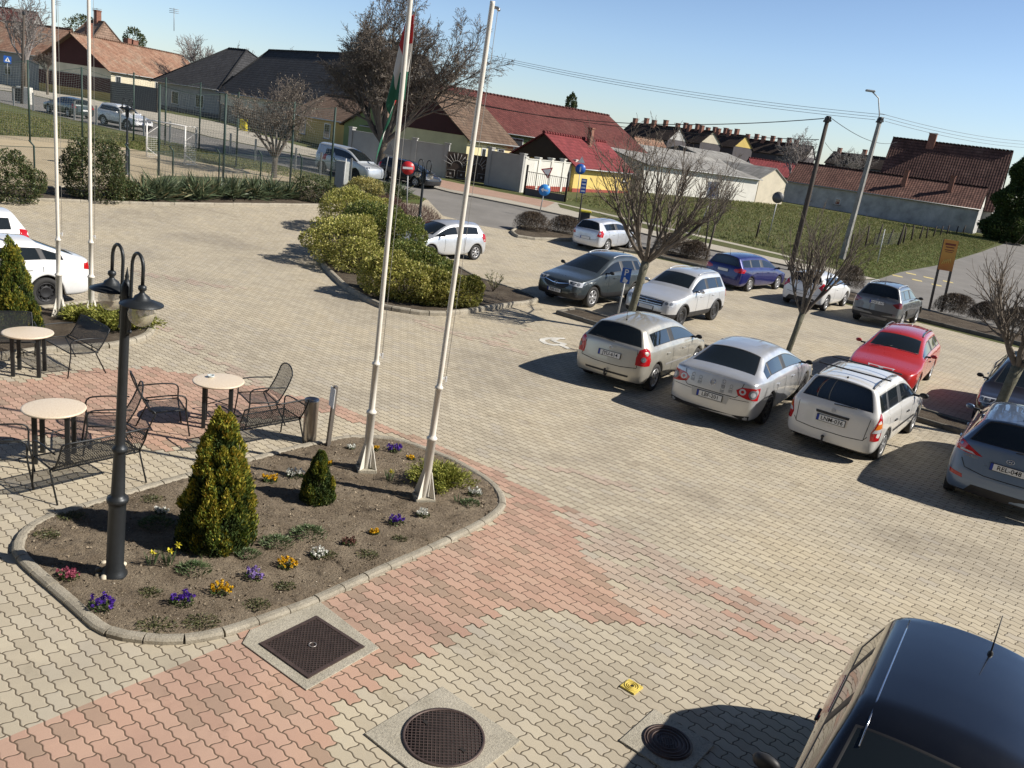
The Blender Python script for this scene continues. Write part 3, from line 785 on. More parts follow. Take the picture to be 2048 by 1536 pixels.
        o = bpy.data.objects.new('cage', me); COL.objects.link(o); md = o.modifiers.new('s', 'SUBSURF'); md.levels = md.render_levels = 2
        dg = bpy.context.evaluated_depsgraph_get(); dg.update(); full = bpy.data.meshes.new_from_object(o.evaluated_get(dg))
        bpy.data.objects.remove(o); bpy.data.meshes.remove(me)
        bm = bmesh.new(); bm.from_mesh(full); bpy.data.meshes.remove(full)
        s.bvh = BVHTree.FromBMesh(bm)
        # rubber seal: inset every glass region, then sink the pane
        s.parts = []
        for mid, nm in ((1, 'windscreen'), (2, 'rear_window'), (3, 'side_window')):
            fs = [f for f in bm.faces if f.material_index == mid]
            if not fs: continue
            todo = set(fs); groups = []
            while todo:
                st = [todo.pop()]; g = [st[0]]
                while st:
                    f = st.pop()
                    for e in f.edges:
                        for f2 in e.link_faces:
                            if f2 in todo: todo.remove(f2); st.append(f2); g.append(f2)
                groups.append(g)
            for g in groups:
                r_ = bmesh.ops.inset_region(bm, faces=g, thickness=.018 if mid < 3 else .014, depth=-.006, use_even_offset=True)
                for f in r_['faces']: f.material_index = 6; f.smooth = True
                idx = {}; vs = []; ff = []
                for f in g:
                    q = []
                    for v in f.verts:
                        if v not in idx: idx[v] = len(vs); vs.append(tuple(v.co))
                        q.append(idx[v])
                    ff.append(q)
                s.parts.append((nm, vs, ff))
                bmesh.ops.delete(bm, geom=g, context='FACES_ONLY')
        s.bm = bm
        for f in bm.faces: f.smooth = True
    def hit(s, o, d):
        h = s.bvh.ray_cast(Vector(o), Vector(d).normalized()); return (h[0], h[1]) if h[0] else (None, None)
    def make(s, root, mat):
        me = bpy.data.meshes.new('body'); s.bm.to_mesh(me)
        clad = M_TRIM
        for m in (mat, M_TRIM, M_TRIM, M_TRIM, M_TRIM, clad, M_TRIM): me.materials.append(m)
        mesh_obj('body', me, root)
        for nm, vs, ff in s.parts:
            g = bpy.data.meshes.new(nm); g.from_pydata(vs, [], ff); g.materials.append(M_GLASS)
            g.polygons.foreach_set('use_smooth', [True] * len(ff)); mesh_obj(nm, g, root)
        s.root = root; return root
    def patch(s, name, poly, d, mat, off=.006, parent=None, n=3, label=None, origin=None, thick=.02, yc=0):
        """poly in (h, z) seen looking along direction d (horizontal); draped on the body"""
        d = Vector(d).normalized(); hx = Vector((-d.y, d.x, 0)).normalized()   # horizontal axis, to the left when looking along d
        o = Vector(origin) if origin is not None else Vector((0, 0, 0)) - d * 6
        bm = bmesh.new(); vs = []
        P = poly
        tri = tessellate_polygon([[Vector((p[0], p[1], 0)) for p in P]])
        vv = [bm.verts.new((p[0], p[1], 0)) for p in P]
        for t in tri:
            try: bm.faces.new([vv[i] for i in t])
            except ValueError: pass
        for _ in range(n):
            es = [e for e in bm.edges if e.calc_length() > .045]
            if es: bmesh.ops.subdivide_edges(bm, edges=es, cuts=1, use_grid_fill=False)
        bmesh.ops.triangulate(bm, faces=bm.faces[:])
        last = None
        for v in bm.verts:
            src = o + hx * v.co.x + Vector((0, 0, v.co.y))
            h, nrm = s.hit(src, d)
            if h is None:
                h = src + d * (last if last else 6); nrm = -d
            else: last = (h - src).dot(d)
            if nrm.dot(d) > 0: nrm = -nrm
            v.co = h + nrm * off
        r_ = bmesh.ops.extrude_edge_only(bm, edges=[e for e in bm.edges if e.is_boundary])
        for g in r_['geom']:
            if isinstance(g, bmesh.types.BMVert): g.co += d * thick
        bmesh.ops.recalc_face_normals(bm, faces=bm.faces)
        for f in bm.faces: f.smooth = True
        me = bpy.data.meshes.new(name); bm.to_mesh(me); bm.free(); me.materials.append(mat)
        try: me.set_sharp_from_angle(angle=math.radians(40))
        except Exception: pass
        return mesh_obj(name, me, parent or s.root, label)
    def strip(s, name, pts, d, mat, wd=.012, off=.003, parent=None, thick=.01):
        """thin line draped along pts (h,z)"""
        d = Vector(d).normalized(); hx = Vector((-d.y, d.x, 0)).normalized(); o = -d * 6
        P = [Vector(p) for p in pts]; Q = []
        for a, b in zip(P, P[1:]):
            k = max(1, int((b - a).length / .08))
            Q += [a.lerp(b, i / k) for i in range(k)]
        Q.append(P[-1]); vs = []
        for i, q in enumerate(Q):
            t = (Q[min(i + 1, len(Q) - 1)] - Q[max(i - 1, 0)]).normalized(); nn = Vector((-t.y, t.x))
            for sg in (-1, 1):
                r_ = q + nn * sg * wd / 2; src = o + hx * r_.x + Vector((0, 0, r_.y)); h, nr = s.hit(src, d)
                if h is None: h = src + d * 6; nr = -d
                if nr.dot(d) > 0: nr = -nr
                vs.append(h + nr * off)
        mb = MB(); mb.add(vs, [(2 * i, 2 * i + 1, 2 * i + 3, 2 * i + 2) for i in range(len(Q) - 1)], smooth=True)
        return mb.build(name, mat, parent or s.root)
def make_wheel(R=.31, wd=.20, style=5, rimmat=None, name='wheel'):
    """wheel > tyre, rim ; local Y is the axle, outer face at +Y"""
    mb = MB(); h = wd / 2; r_ = R * .66
    mb.lathe([(0, -h * .2), (r_ * .98, -h * .2), (r_ * .98, h * .55), (r_ * .9, h * .5), (0, h * .42)], 28, axis='Y')
    w_ = mb.build(name, M_DARKMET)
    mb = MB(); mb.lathe([(r_ * .97, -h), (R * .9, -h), (R, -h * .75), (R, h * .75), (R * .95, h * .96), (R * .82, h), (r_ * 1.0, h * .86), (r_ * .97, h * .5)], 36, axis='Y'); mb.build('tyre', M_RUBBER, w_)
    mb = MB(); rm = rimmat or M_RIM
    mb.lathe([(r_ * 1.0, h * .8), (r_ * .99, h * .92), (r_ * .91, h * .86), (r_ * .88, h * .6)], 32, axis='Y')
    if style == 'steel':
        mb.lathe([(0, h * .6), (r_ * .3, h * .62), (r_ * .5, h * .75), (r_ * .62, h * .78), (r_ * .64, h * .5)], 24, axis='Y')
        mb.lathe([(r_ * .8, h * .5), (r_ * .8, h * .72), (r_ * .93, h * .72)], 24, axis='Y')
        for k in range(10):
            a = k * math.pi / 5; mb.box((r_ * .72 * math.cos(a), h * .62, r_ * .72 * math.sin(a)), (r_ * .25, .02, r_ * .2), R=Matrix.Rotation(-a, 3, 'Y'))
    else:
        ns = style; mb.lathe([(0, h * .84), (r_ * .2, h * .84), (r_ * .24, h * .6)], 20, axis='Y')
        for k in range(ns):
            a = 2 * math.pi * (k + .5) / ns
            wsp = r_ * (.34 if ns <= 6 else .2 if ns <= 9 else .12)
            ca, sa = math.cos(a), math.sin(a)
            def P_(r, t, y): return (r * ca - t * sa, y, r * sa + t * ca)
            q = [P_(r_ * .15, -wsp * .4, h * .82), P_(r_ * .92, -wsp * .62, h * .84), P_(r_ * .92, wsp * .62, h * .84), P_(r_ * .15, wsp * .4, h * .82)]
            mb.prism(q, (0, -.035, 0))
    mb.build('rim', rm, w_); return w_
def add_wheels(root, sh, style=5, rimmat=None, wd=.2, steer=0, inset=.0):
    w0 = make_wheel(sh.R, wd, style, rimmat)
    n = 0
    for x in (0, sh.wb):
        for sg in (1, -1):
            o = w0 if n == 0 else copy_tree(w0)
            o.parent = root; o.location = (x, sg * (sh.W / 2 - wd / 2 - .015 - inset), sh.R)
            o.rotation_euler = (0, rnd.uniform(0, 6), (0 if sg == 1 else math.pi) + (steer if x > 0 else 0)); n += 1
            o.rotation_mode = 'XYZ'
def mirror_part(sh, root, z=None, x=None, mat=None, big=1., y=None):
    for sg in (1, -1):
        bz = z or sh.beltf + .10; xx = x or sh.cowl - .28
        yy = y or sh.W / 2
        mb = MB(); v = []
        me = bpy.data.meshes.new('wing_mirror'); bm = bmesh.new(); bmesh.ops.create_cube(bm, size=1)
        for q in bm.verts: q.co = Vector((q.co.x * .10 * big * (1 if q.co.x < 0 else .8), q.co.y * .19 * big, q.co.z * .13 * big * (1 if q.co.y * sg > 0 else .85)))
        bmesh.ops.translate(bm, verts=bm.verts, vec=(xx, sg * (yy + .095 * big), bz))
        bm.to_mesh(me); bm.free(); me.materials.append(mat or M_TRIM)
        for f in me.polygons: f.use_smooth = True
        o = mesh_obj('wing_mirror', me, root); m = o.modifiers.new('s', 'SUBSURF'); m.levels = m.render_levels = 2
        for e in me.edges: pass
        mb = MB(); mb.box((xx + .02, sg * (yy - .03), bz - .035), (.07, .12, .04)); bevel(mb.build('mirror_foot', M_TRIM, o), .01)
def door_lines(sh, xs, zlo=.26, off=.002, rear_top=None):
    for sg in (1, -1):
        d = (0, -sg, 0)
        k = sg   # hx for d=(0,-1,0) is (1,0,0); for d=(0,1,0) it is (-1,0,0)
        for x in xs:
            pts = [(k * x, zlo + .03), (k * (x + .01), .6), (k * x, sh.belt if x < sh.wb * .6 else sh.beltf)]
            sh.strip('door_seam', pts, d, M_SEAM, .012, off)
def handles(sh, xs, z, mat):
    for sg in (1, -1):
        for x in xs:
            h, n = sh.hit((x, sg * 3, z), (0, -sg, 0))
            if h is None: continue
            mb = MB(); mb.box(h + Vector((0, sg * .018, 0)), (.17, .022, .026)); mb.box(h + Vector((-.06, sg * .006, 0)), (.03, .03, .02)); mb.box(h + Vector((.06, sg * .006, 0)), (.03, .03, .02))
            bevel(mb.build('door_handle', mat, sh.root), .006)
def plate(sh, txt, x_dir, z, y=0, tilt=0, recess=None):
    """EU plate on the rear (x_dir=-1) or the front (+1)"""
    h, n = sh.hit((x_dir * 6 + (0), y, z), (-x_dir, 0, 0))
    if h is None: return
    n = Vector((n.x, 0, n.z)).normalized();
    if n.x * x_dir < 0: n = -n
    M = frame_M(h + n * .014, (0, x_dir, 0), n)
    mb = MB(); mb.box((0, 0, 0), (.535, .125, .012)); o = mb.build('number_plate', M_LETTER, sh.root); o.matrix_local = M
    mb = MB(); mb.box((.02, 0, .004), (.475, .108, .008)); mb.build('plate_face', M_PLATEW, o)
    mb = MB(); mb.box((-.24, 0, .004), (.042, .108, .008)); mb.build('country_band', M_PLATEB, o)
    if txt: lettering(txt, .105, M_LETTER, o, Matrix.Translation((.02, -.002, .0095)), sx=1.02)
    return o
def antenna(sh, x, y=0, l=.35, back=.5, mat=None):
    h, n = sh.hit((x, y, 4), (0, 0, -1))
    mb = MB(); mb.tube([h, h + Vector((-l * back, 0, l * .85))], [.007, .004], 6); mb.lathe([(.022, 0), (.018, .02), (.006, .035)], 12, h); mb.build('antenna', mat or M_TRIM, sh.root)
def rails(sh, x0, x1, mat, h_=.05, yk=.93, r=.016):
    for sg in (1, -1):
        pts = []
        for i in range(13):
            t = i / 12; x = x0 + (x1 - x0) * t
            hh = None
            yy = sh.W / 2 * sh.roofw / .56 * .62 * yk
            hit, n = sh.hit((x, sg * yy, 4), (0, 0, -1))
            if hit is None: continue
            pts.append(hit + Vector((0, 0, h_ * min(1, 4 * t, 4 * (1 - t)) + .004)))
        mb = MB(); mb.tube(pts, r, 8)
        mb.build('roof_rail', mat, sh.root)
def ellipse(cx, cz, rx, rz, n=20, a0=0): return [(cx + rx * math.cos(2 * math.pi * i / n + a0), cz + rz * math.sin(2 * math.pi * i / n + a0)) for i in range(n)]
def badge_ring(sh, x_dir, z, r=.05, kind='ring', y=0, mat=None):
    h, n = sh.hit((x_dir * 6, y, z), (-x_dir, 0, 0))
    if h is None: return
    if n.x * x_dir < 0: n = -n
    M = frame_M(h + n * .006, (0, x_dir, 0), Vector((n.x, 0, n.z)))
    mb = MB(); circ = [(r * math.cos(a * math.pi / 12), r * math.sin(a * math.pi / 12), .004) for a in range(24)]
    tk = r * .1
    def ring(rx, ry, cx=0, cy=0): mb.tube([(cx + rx * math.cos(a * math.pi / 12), cy + ry * math.sin(a * math.pi / 12), .004) for a in range(24)], tk, 6, closed=True)
    def ln(*ps): mb.tube([(p[0] * r, p[1] * r, .004) for p in ps], tk, 5)
    if kind == 'vw': ring(r, r); ln((-.55, .8), (0, -.05), (.55, .8)); ln((-.9, .35), (-.45, -.85), (0, -.02), (.45, -.85), (.9, .35))
    elif kind == 'toyota': ring(r * 1.3, r * .9); ring(r * .45, r * .85); ring(r * .95, r * .32, 0, r * .38)
    elif kind == 'opel': ring(r, r); ln((-1.15, -.15), (-.2, -.15), (.2, .15), (1.15, .15))
    elif kind == 'suzuki': ln((.5, .95), (-.75, .25), (.35, -.25), (0, -.45), (-.6, -.1)); ln((-.5, -.95), (.75, -.25), (-.35, .25), (0, .45), (.6, .1))
    elif kind == 'hyundai': ring(r * 1.35, r * .85); ln((-.55, -.5), (-.25, .5)); ln((.3, -.5), (.6, .5)); ln((-.4, -.05), (.45, .05))
    elif kind == 'ford': ring(r * 1.6, r * .65); ln((-.8, 0), (.8, 0))
    elif kind == 'skoda': ring(r, r); ln((-.5, 0), (.6, 0)); ln((.2, .35), (.6, 0), (.2, -.35))
    else: ring(r, r)
    o = mb.build('emblem', mat or M_CHROME, sh.root); o.matrix_local = M; return o
def wiper(sh, x_dir, y0, z0, y1, z1):
    pts = []
    for i in range(6):
        t = i / 5; h, n = sh.hit((x_dir * 7, y0 + (y1 - y0) * t, z0 + (z1 - z0) * t), (-x_dir, 0, -.0))
        if h is None: return
        pts.append(h + Vector((x_dir * .02, 0, .01)))
    mb = MB(); mb.tube(pts, .009, 6); mb.build('wiper', M_TRIM, sh.root)
def place(root, pr, pl=None, front=None, where='rear', xr=0, half=.8):
    pass
def pose(root, sh, which, pxl, deg):
    """put the car so that its wheel 'which' (RR RL FR FL) touches the ground at photo pixel pxl, heading deg"""
    g = G(*pxl); a = math.radians(deg)
    lx = sh.wb if which[0] == 'F' else 0; ly = (sh.W / 2 - .02) * (1 if which[1] == 'L' else -1)
    ca, sa = math.cos(a), math.sin(a)
    x = g.x - (lx * ca - ly * sa); y = g.y - (lx * sa + ly * ca)
    hx, hy = x + sh.wb * ca, y + sh.wb * sa
    z0, z1 = H(x, y), H(hx, hy)
    root.location = (x, y, z0 + .022); root.rotation_euler = (0, -math.atan2(z1 - z0, sh.wb), a)
D_R = (1, 0, 0)     # looking forward at the tail
def lampR(sh, name, poly, mat, skew=.55, off=.006, **kw):
    """the same tail lamp on both corners; poly given for the car's right side (h to the right is negative y), seen along (1, skew)"""
    out = []
    for sg in (1, -1):
        d = Vector((1, sg * skew, 0)).normalized()  # sg=1: right corner (y<0)
        P = [(p[0] * sg, p[1]) for p in poly]
        out.append(sh.patch(name, P, d, mat, off=off, origin=-d * 5 + Vector((0, 0, 0)), **kw))
    return out
def lampF(sh, name, poly, mat, skew=.5, off=.006, **kw):
    out = []
    for sg in (1, -1):
        d = Vector((-1, sg * skew, 0)).normalized()
        P = [(p[0] * sg, p[1]) for p in poly]
        out.append(sh.patch(name, P, d, mat, off=off, origin=-d * 6 + Vector((sh.wb * .5, 0, 0)), **kw))
    return out
# helper: horizontal coordinate (along hx) of a body point y at corner for direction d through origin 0
def hc(x, y, skew):   # coordinate of a point (x,y) on the right rear corner (y<0), axis seen along (1,skew)
    L = math.hypot(1, skew); return (-skew * x + y) / L
def car_corolla():
    sh = CarShape(L=4.18, W=1.71, H=1.475, wb=2.6, ro=.76, R=.31, belt=.96, beltf=.90, hood=.80, cowlz=.97, nose=.66, cowl=2.42, header=1.62, rw_b=1.0, rw_bx=-.68, rw_tx=-.38, glass_end=-.22, pillars=(.86,), tailin=.08)
    r = empty('parked_car', label='champagne silver hatchback with red tail lamps and a tow hook, plate JYU-614', cat='car', group='cars in the near parking row')
    sh.make(r, paint('champagne_silver', (.50, .48, .42), .55, .38)); add_wheels(r, sh, 7, wd=.19)
    k = .6; e = hc(-.55, -.85, k)
    lampR(sh, 'tail_lamp', [(e + .30, .66), (e - .02, .66), (e - .04, .78), (e + .02, .98), (e + .12, 1.04), (e + .25, .98), (e + .30, .82)], M_REDL, k)
    lampR(sh, 'lamp_core', ellipse(e + .14, .80, .055, .055), M_DLAMP, k, off=.010)
    plate(sh, 'JYU-614', -1, .76)
    badge_ring(sh, -1, .915, .038, 'toyota')
    sh.strip('bumper_seam', [(-.66, .60), (-.3, .555), (0, .55), (.3, .555), (.66, .60)], D_R, M_SEAM, .014, .003)
    sh.strip('hatch_seam', [(-.66, .61), (-.60, .98)], D_R, M_SEAM, .012); sh.strip('hatch_seam', [(.66, .61), (.60, .98)], D_R, M_SEAM, .012)
    sh.patch('bumper_insert', [(-.5, .36), (.5, .36), (.52, .40), (-.52, .40)], D_R, M_TRIM)
    mb = MB(); mb.tube([(-.70, 0, .30), (-.82, 0, .30), (-.87, 0, .34), (-.87, 0, .42)], .022, 8); mb.lathe([(0, .03), (.02, .02), (.028, 0), (.02, -.02)], 12, (-.87, 0, .43)); mb.build('tow_hook', M_DARKMET, r)
    door_lines(sh, (.86, 1.85)); handles(sh, (.55, 1.5), .80, paint('champagne_silver2', (.50, .48, .42), .55, .38))
    for sg in (1, -1): sh.strip('side_moulding', [(sg * .45, .56), (sg * 2.1, .54)], (0, -sg, 0), M_RIM, .035, .006)
    mirror_part(sh, r); antenna(sh, -.15, 0, .3, .2); wiper(sh, -1, -.05, 1.03, .42, 1.07)
    pose(r, sh, 'RR', (1304, 784), 60); return r
def car_sedan():
    sh = CarShape(L=4.765, W=1.82, H=1.472, wb=2.71, ro=1.12, R=.33, belt=.98, beltf=.93, hood=.83, cowlz=.99, nose=.68, kind='sedan', cowl=2.5, header=1.55, rw_tx=-.02, rw_b_s=-.68, deck0=-.06, deckz=1.06, glass_end=-.36, pillars=(.92, -.02), tailin=.08, roofw=.55)
    r = empty('parked_car', label='silver saloon with round red tail lamps and stickers on the boot lid, plate LBF-201', cat='car', group='cars in the near parking row')
    pm = paint('silver', (.56, .57, .58), .55, .36)
    sh.make(r, pm); add_wheels(r, sh, 9, M_DARKMET, wd=.2)
    k = .45; e = hc(-1.02, -.88, k)
    lampR(sh, 'tail_lamp', [(e + .40, .83), (e + .36, .74), (e + .20, .70), (e - .04, .68), (e - .06, .92), (e + .12, .92), (e + .3, .90)], M_REDL, k)
    lampR(sh, 'lamp_ring', ellipse(e + .08, .80, .085, .085), M_DLAMP, k, off=.010)
    lampR(sh, 'lamp_ring', ellipse(e + .28, .82, .062, .06), M_CLEARL, k, off=.010)
    lampR(sh, 'lamp_core', ellipse(e + .08, .80, .048, .048), M_CLEARL, k, off=.013)
    lampR(sh, 'lamp_core', ellipse(e + .28, .82, .03, .03), M_REDL, k, off=.013)
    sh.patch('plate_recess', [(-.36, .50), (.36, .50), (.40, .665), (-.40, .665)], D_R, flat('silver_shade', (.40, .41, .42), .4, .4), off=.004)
    plate(sh, 'LBF-201', -1, .585)
    badge_ring(sh, -1, .86, .055, 'vw')
    sh.patch('lower_bumper', [(-.80, .24), (.80, .24), (.82, .36), (.5, .32), (-.5, .32), (-.82, .36)], D_R, M_TRIM)
    sh.strip('boot_seam', [(-.60, .98), (-.56, .74), (-.50, .68), (.50, .68), (.56, .74), (.60, .98)], D_R, M_SEAM, .013)
    sh.strip('bumper_seam', [(-.85, .66), (-.4, .635)], D_R, M_SEAM, .01); sh.strip('bumper_seam', [(.85, .66), (.4, .635)], D_R, M_SEAM, .01)
    # stickers: small grey drawn outlines on the boot lid
    mk = flat('grey_sticker', (.25, .25, .26), .6)
    for yy, zz, kind in ((.42, .88, 0), (.26, .86, 1), (-.22, .90, 2), (-.22, .80, 1), (-.38, .84, 0)):
        h, n = sh.hit((-6, yy, zz), (1, 0, 0)); M = frame_M(h + n * .004, (0, -1, 0), Vector((n.x, 0, n.z)))
        mb = MB()
        mb.tube([(.03 * math.cos(a * .7), .035 * math.sin(a * .7) + .03, 0) for a in range(9)], .003, 4, closed=True)
        mb.tube([(-.03, -.01, 0), (.03, -.01, 0), (.035, -.05, 0), (-.035, -.05, 0)], .003, 4, closed=True)
        for q in range(3): mb.tube([(-.04, -.065 - q * .014, 0), (.04, -.065 - q * .014, 0)], .0025, 4)
        o = mb.build('sticker', mk, r); o.matrix_local = M
    door_lines(sh, (-.04 + .02, .92, 1.95)); handles(sh, (.35, 1.45), .82, pm)
    mirror_part(sh, r, mat=M_TRIM)
    pose(r, sh, 'RR', (1528, 850), 58.5); return r
def car_astra():
    sh = CarShape(L=4.29, W=1.71, H=1.49, wb=2.61, ro=.86, R=.30, belt=.93, beltf=.88, hood=.79, cowlz=.96, nose=.64, cowl=2.38, header=1.5, rw_b=.98, rw_bx=-.76, rw_tx=-.58, glass_end=-.62, pillars=(.86, -.05), tailin=.05, roofw=.59, boxy=1, crown=.035)
    r = empty('parked_car', label='white estate car with black roof bars over its grey rails, plate LNM-036', cat='car', group='cars in the near parking row')
    pm = paint('white_paint', (.70, .69, .66), 0, .3)
    sh.make(r, pm); add_wheels(r, sh, 7, flat('grey_hubcap', (.42, .42, .42), .4, .4), wd=.185)
    k = .5; e = hc(-.76, -.82, k)
    lampR(sh, 'tail_lamp', [(e + .10, .52), (e - .09, .52), (e - .11, .75), (e - .05, .99), (e - .01, 1.02), (e + .05, .82), (e + .12, .66)], M_REDL, k)
    lampR(sh, 'indicator', [(e + .06, .73), (e - .09, .76), (e - .085, .85), (e + .02, .84)], M_ORANGE, k, off=.010)
    lampR(sh, 'reversing_lamp', [(e + .10, .67), (e - .095, .68), (e - .09, .76), (e + .06, .73)], M_CLEARL, k, off=.010)
    plate(sh, 'LNM-036', -1, .70, y=.0)
    sh.patch('tailgate_grip', [(-.30, .785), (.30, .785), (.31, .83), (-.31, .83)], D_R, M_TRIM, off=.012)
    badge_ring(sh, -1, .895, .035, 'opel', mat=flat('grey_emblem', (.5, .5, .5), .4, .4))
    sh.strip('bumper_seam', [(-.68, .58), (-.62, .50), (-.3, .475), (.3, .475), (.62, .50), (.68, .58)], D_R, M_SEAM, .013)
    sh.strip('tailgate_seam', [(-.63, .50), (-.66, .9)], D_R, M_SEAM, .01); sh.strip('tailgate_seam', [(.63, .50), (.66, .9)], D_R, M_SEAM, .01)
    mb = MB(); mb.tube([(-.80, .05, .24), (-.93, .05, .24), (-.97, .05, .30), (-.97, .05, .36)], .02, 8); mb.lathe([(0, .035), (.03, .02), (.034, 0), (.02, -.03)], 12, (-.97, .05, .38)); mb.build('tow_hook', M_TRIM, r)
    door_lines(sh, (-.05, .86, 1.85)); handles(sh, (.45, 1.45), .74, M_TRIM)
    for sg in (1, -1): sh.strip('side_moulding', [(sg * .42, .52), (sg * 2.2, .52)], (0, -sg, 0), M_TRIM, .05, .008)
    rails(sh, -.55, 1.15, flat('grey_rail', (.12, .12, .125), .5, .3), .06, .92, .018)
    for x in (-.1, .75):
        h, n = sh.hit((x, 0, 4), (0, 0, -1)); mb = MB(); mb.box((x, 0, h.z + .075), (.045, 1.36, .025)); bevel(mb.build('roof_bar', M_TRIM, r), .006)
    mirror_part(sh, r, big=1.15); wiper(sh, -1, .03, 1.0, -.38, 1.02)
    antenna(sh, -.45, 0, .05, .5)
    me_ = flat('grey_script', (.35, .36, .38), .4, .5)
    pose(r, sh, 'RR', (1757.5, 920.8), 54.5); return r
def car_bluegrey():
    sh = CarShape(L=4.1, W=1.765, H=1.6, wb=2.615, ro=.64, R=.31, belt=1.03, beltf=.98, hood=.90, cowlz=1.06, nose=.72, cowl=2.6, header=1.5, rw_b=1.08, rw_bx=-.56, rw_tx=-.30, glass_end=-.15, pillars=(.95,), tailin=.09, roofw=.54)
    r = empty('parked_car', label='blue grey high hatchback cut by the right edge of the photo, plate REL-048', cat='car', group='cars in the near parking row')
    pm = paint('blue_grey', (.13, .19, .29), .45, .33)
    sh.make(r, pm); add_wheels(r, sh, 7, wd=.19)
    k = .55; e = hc(-.50, -.87, k)
    lampR(sh, 'tail_lamp', [(e + .46, .90), (e + .24, .90), (e - .05, .94), (e - .06, 1.04), (e + .02, 1.10), (e + .14, 1.08)], M_REDL, k)
    lampR(sh, 'reversing_lamp', [(e + .36, .905), (e + .12, .93), (e + .12, .96), (e + .30, .94)], M_CLEARL, k, off=.010)
    plate(sh, 'REL-048', -1, .80)
    badge_ring(sh, -1, .95, .042, 'hyundai')
    sh.strip('bumper_seam', [(-.70, .80), (-.62, .66), (-.3, .60), (.3, .60), (.62, .66), (.70, .80)], D_R, M_SEAM, .013)
    lampR(sh, 'reflector', [(e + .08, .50), (e + .30, .47), (e + .28, .53), (e + .06, .57)], M_REDL, k)
    sh.patch('lower_bumper', [(-.55, .25), (.55, .25), (.45, .40), (-.45, .40)], D_R, M_TRIM)
    h, n = sh.hit((-6, .55, .86), (1, 0, 0)); lettering('HYUNDAI', .05, M_CHROME, r, frame_M(h + Vector((-.006, 0, 0)), (0, -1, 0), (n.x, 0, n.z)), 'brand_lettering', 1.2)
    door_lines(sh, (.95, 1.95)); handles(sh, (.6, 1.6), .88, pm)
    mirror_part(sh, r, mat=pm); antenna(sh, -.1, 0, .25, .5); wiper(sh, -1, -.03, 1.11, -.4, 1.14)
    pose(r, sh, 'RL', (1886, 977), 57); return r
def car_red():
    sh = CarShape(L=4.48, W=1.717, H=1.40, wb=2.56, ro=1.0, R=.30, belt=.90, beltf=.86, hood=.78, cowlz=.93, nose=.62, cowl=2.15, header=1.32, rw_b=.94, rw_bx=-.88, rw_tx=-.60, glass_end=-.72, pillars=(.72, -.10), tailin=.06, roofw=.57)
    r = empty('parked_car', label='red estate car with roof rails parked nose to nose with the white estate', cat='car', group='cars in the middle parking row')
    pm = paint('red_paint', (.46, .028, .024), .0, .28)
    sh.make(r, pm); add_wheels(r, sh, 7, wd=.185)
    rails(sh, -.55, 1.1, flat('grey_rail', (.12, .12, .125), .5, .3), .05, .93, .018)
    lampF(sh, 'headlight', [(hc(0, -.8, .4) * 0 - .55, .56), (-.86, .58), (-.90, .70), (-.55, .70)], M_CLEARL, .3)
    sh.patch('grille', [(-.30, .50), (.30, .50), (.33, .66), (-.33, .66)], (-1, 0, 0), M_TRIM)
    plate(sh, '', 1, .38)
    door_lines(sh, (-.1, .72, 1.7)); handles(sh, (.35, 1.3), .75, M_TRIM)
    mirror_part(sh, r, mat=pm, x=1.72)
    antenna(sh, -.3, 0, .08, .2, M_WHITE)
    for y0, y1 in ((-.55, -.05), (.1, .6)):
        pts = []
        for i in range(6):
            t = i / 5; h, n = sh.hit((2.12 - .02 * t * 3, y0 + (y1 - y0) * t, 3), (0, 0, -1)); pts.append(h + Vector((0, 0, .02)))
        mb = MB(); mb.tube(pts, .008, 5); mb.build('wiper', M_TRIM, r)
    pose(r, sh, 'RL', (1857, 762), -122); return r
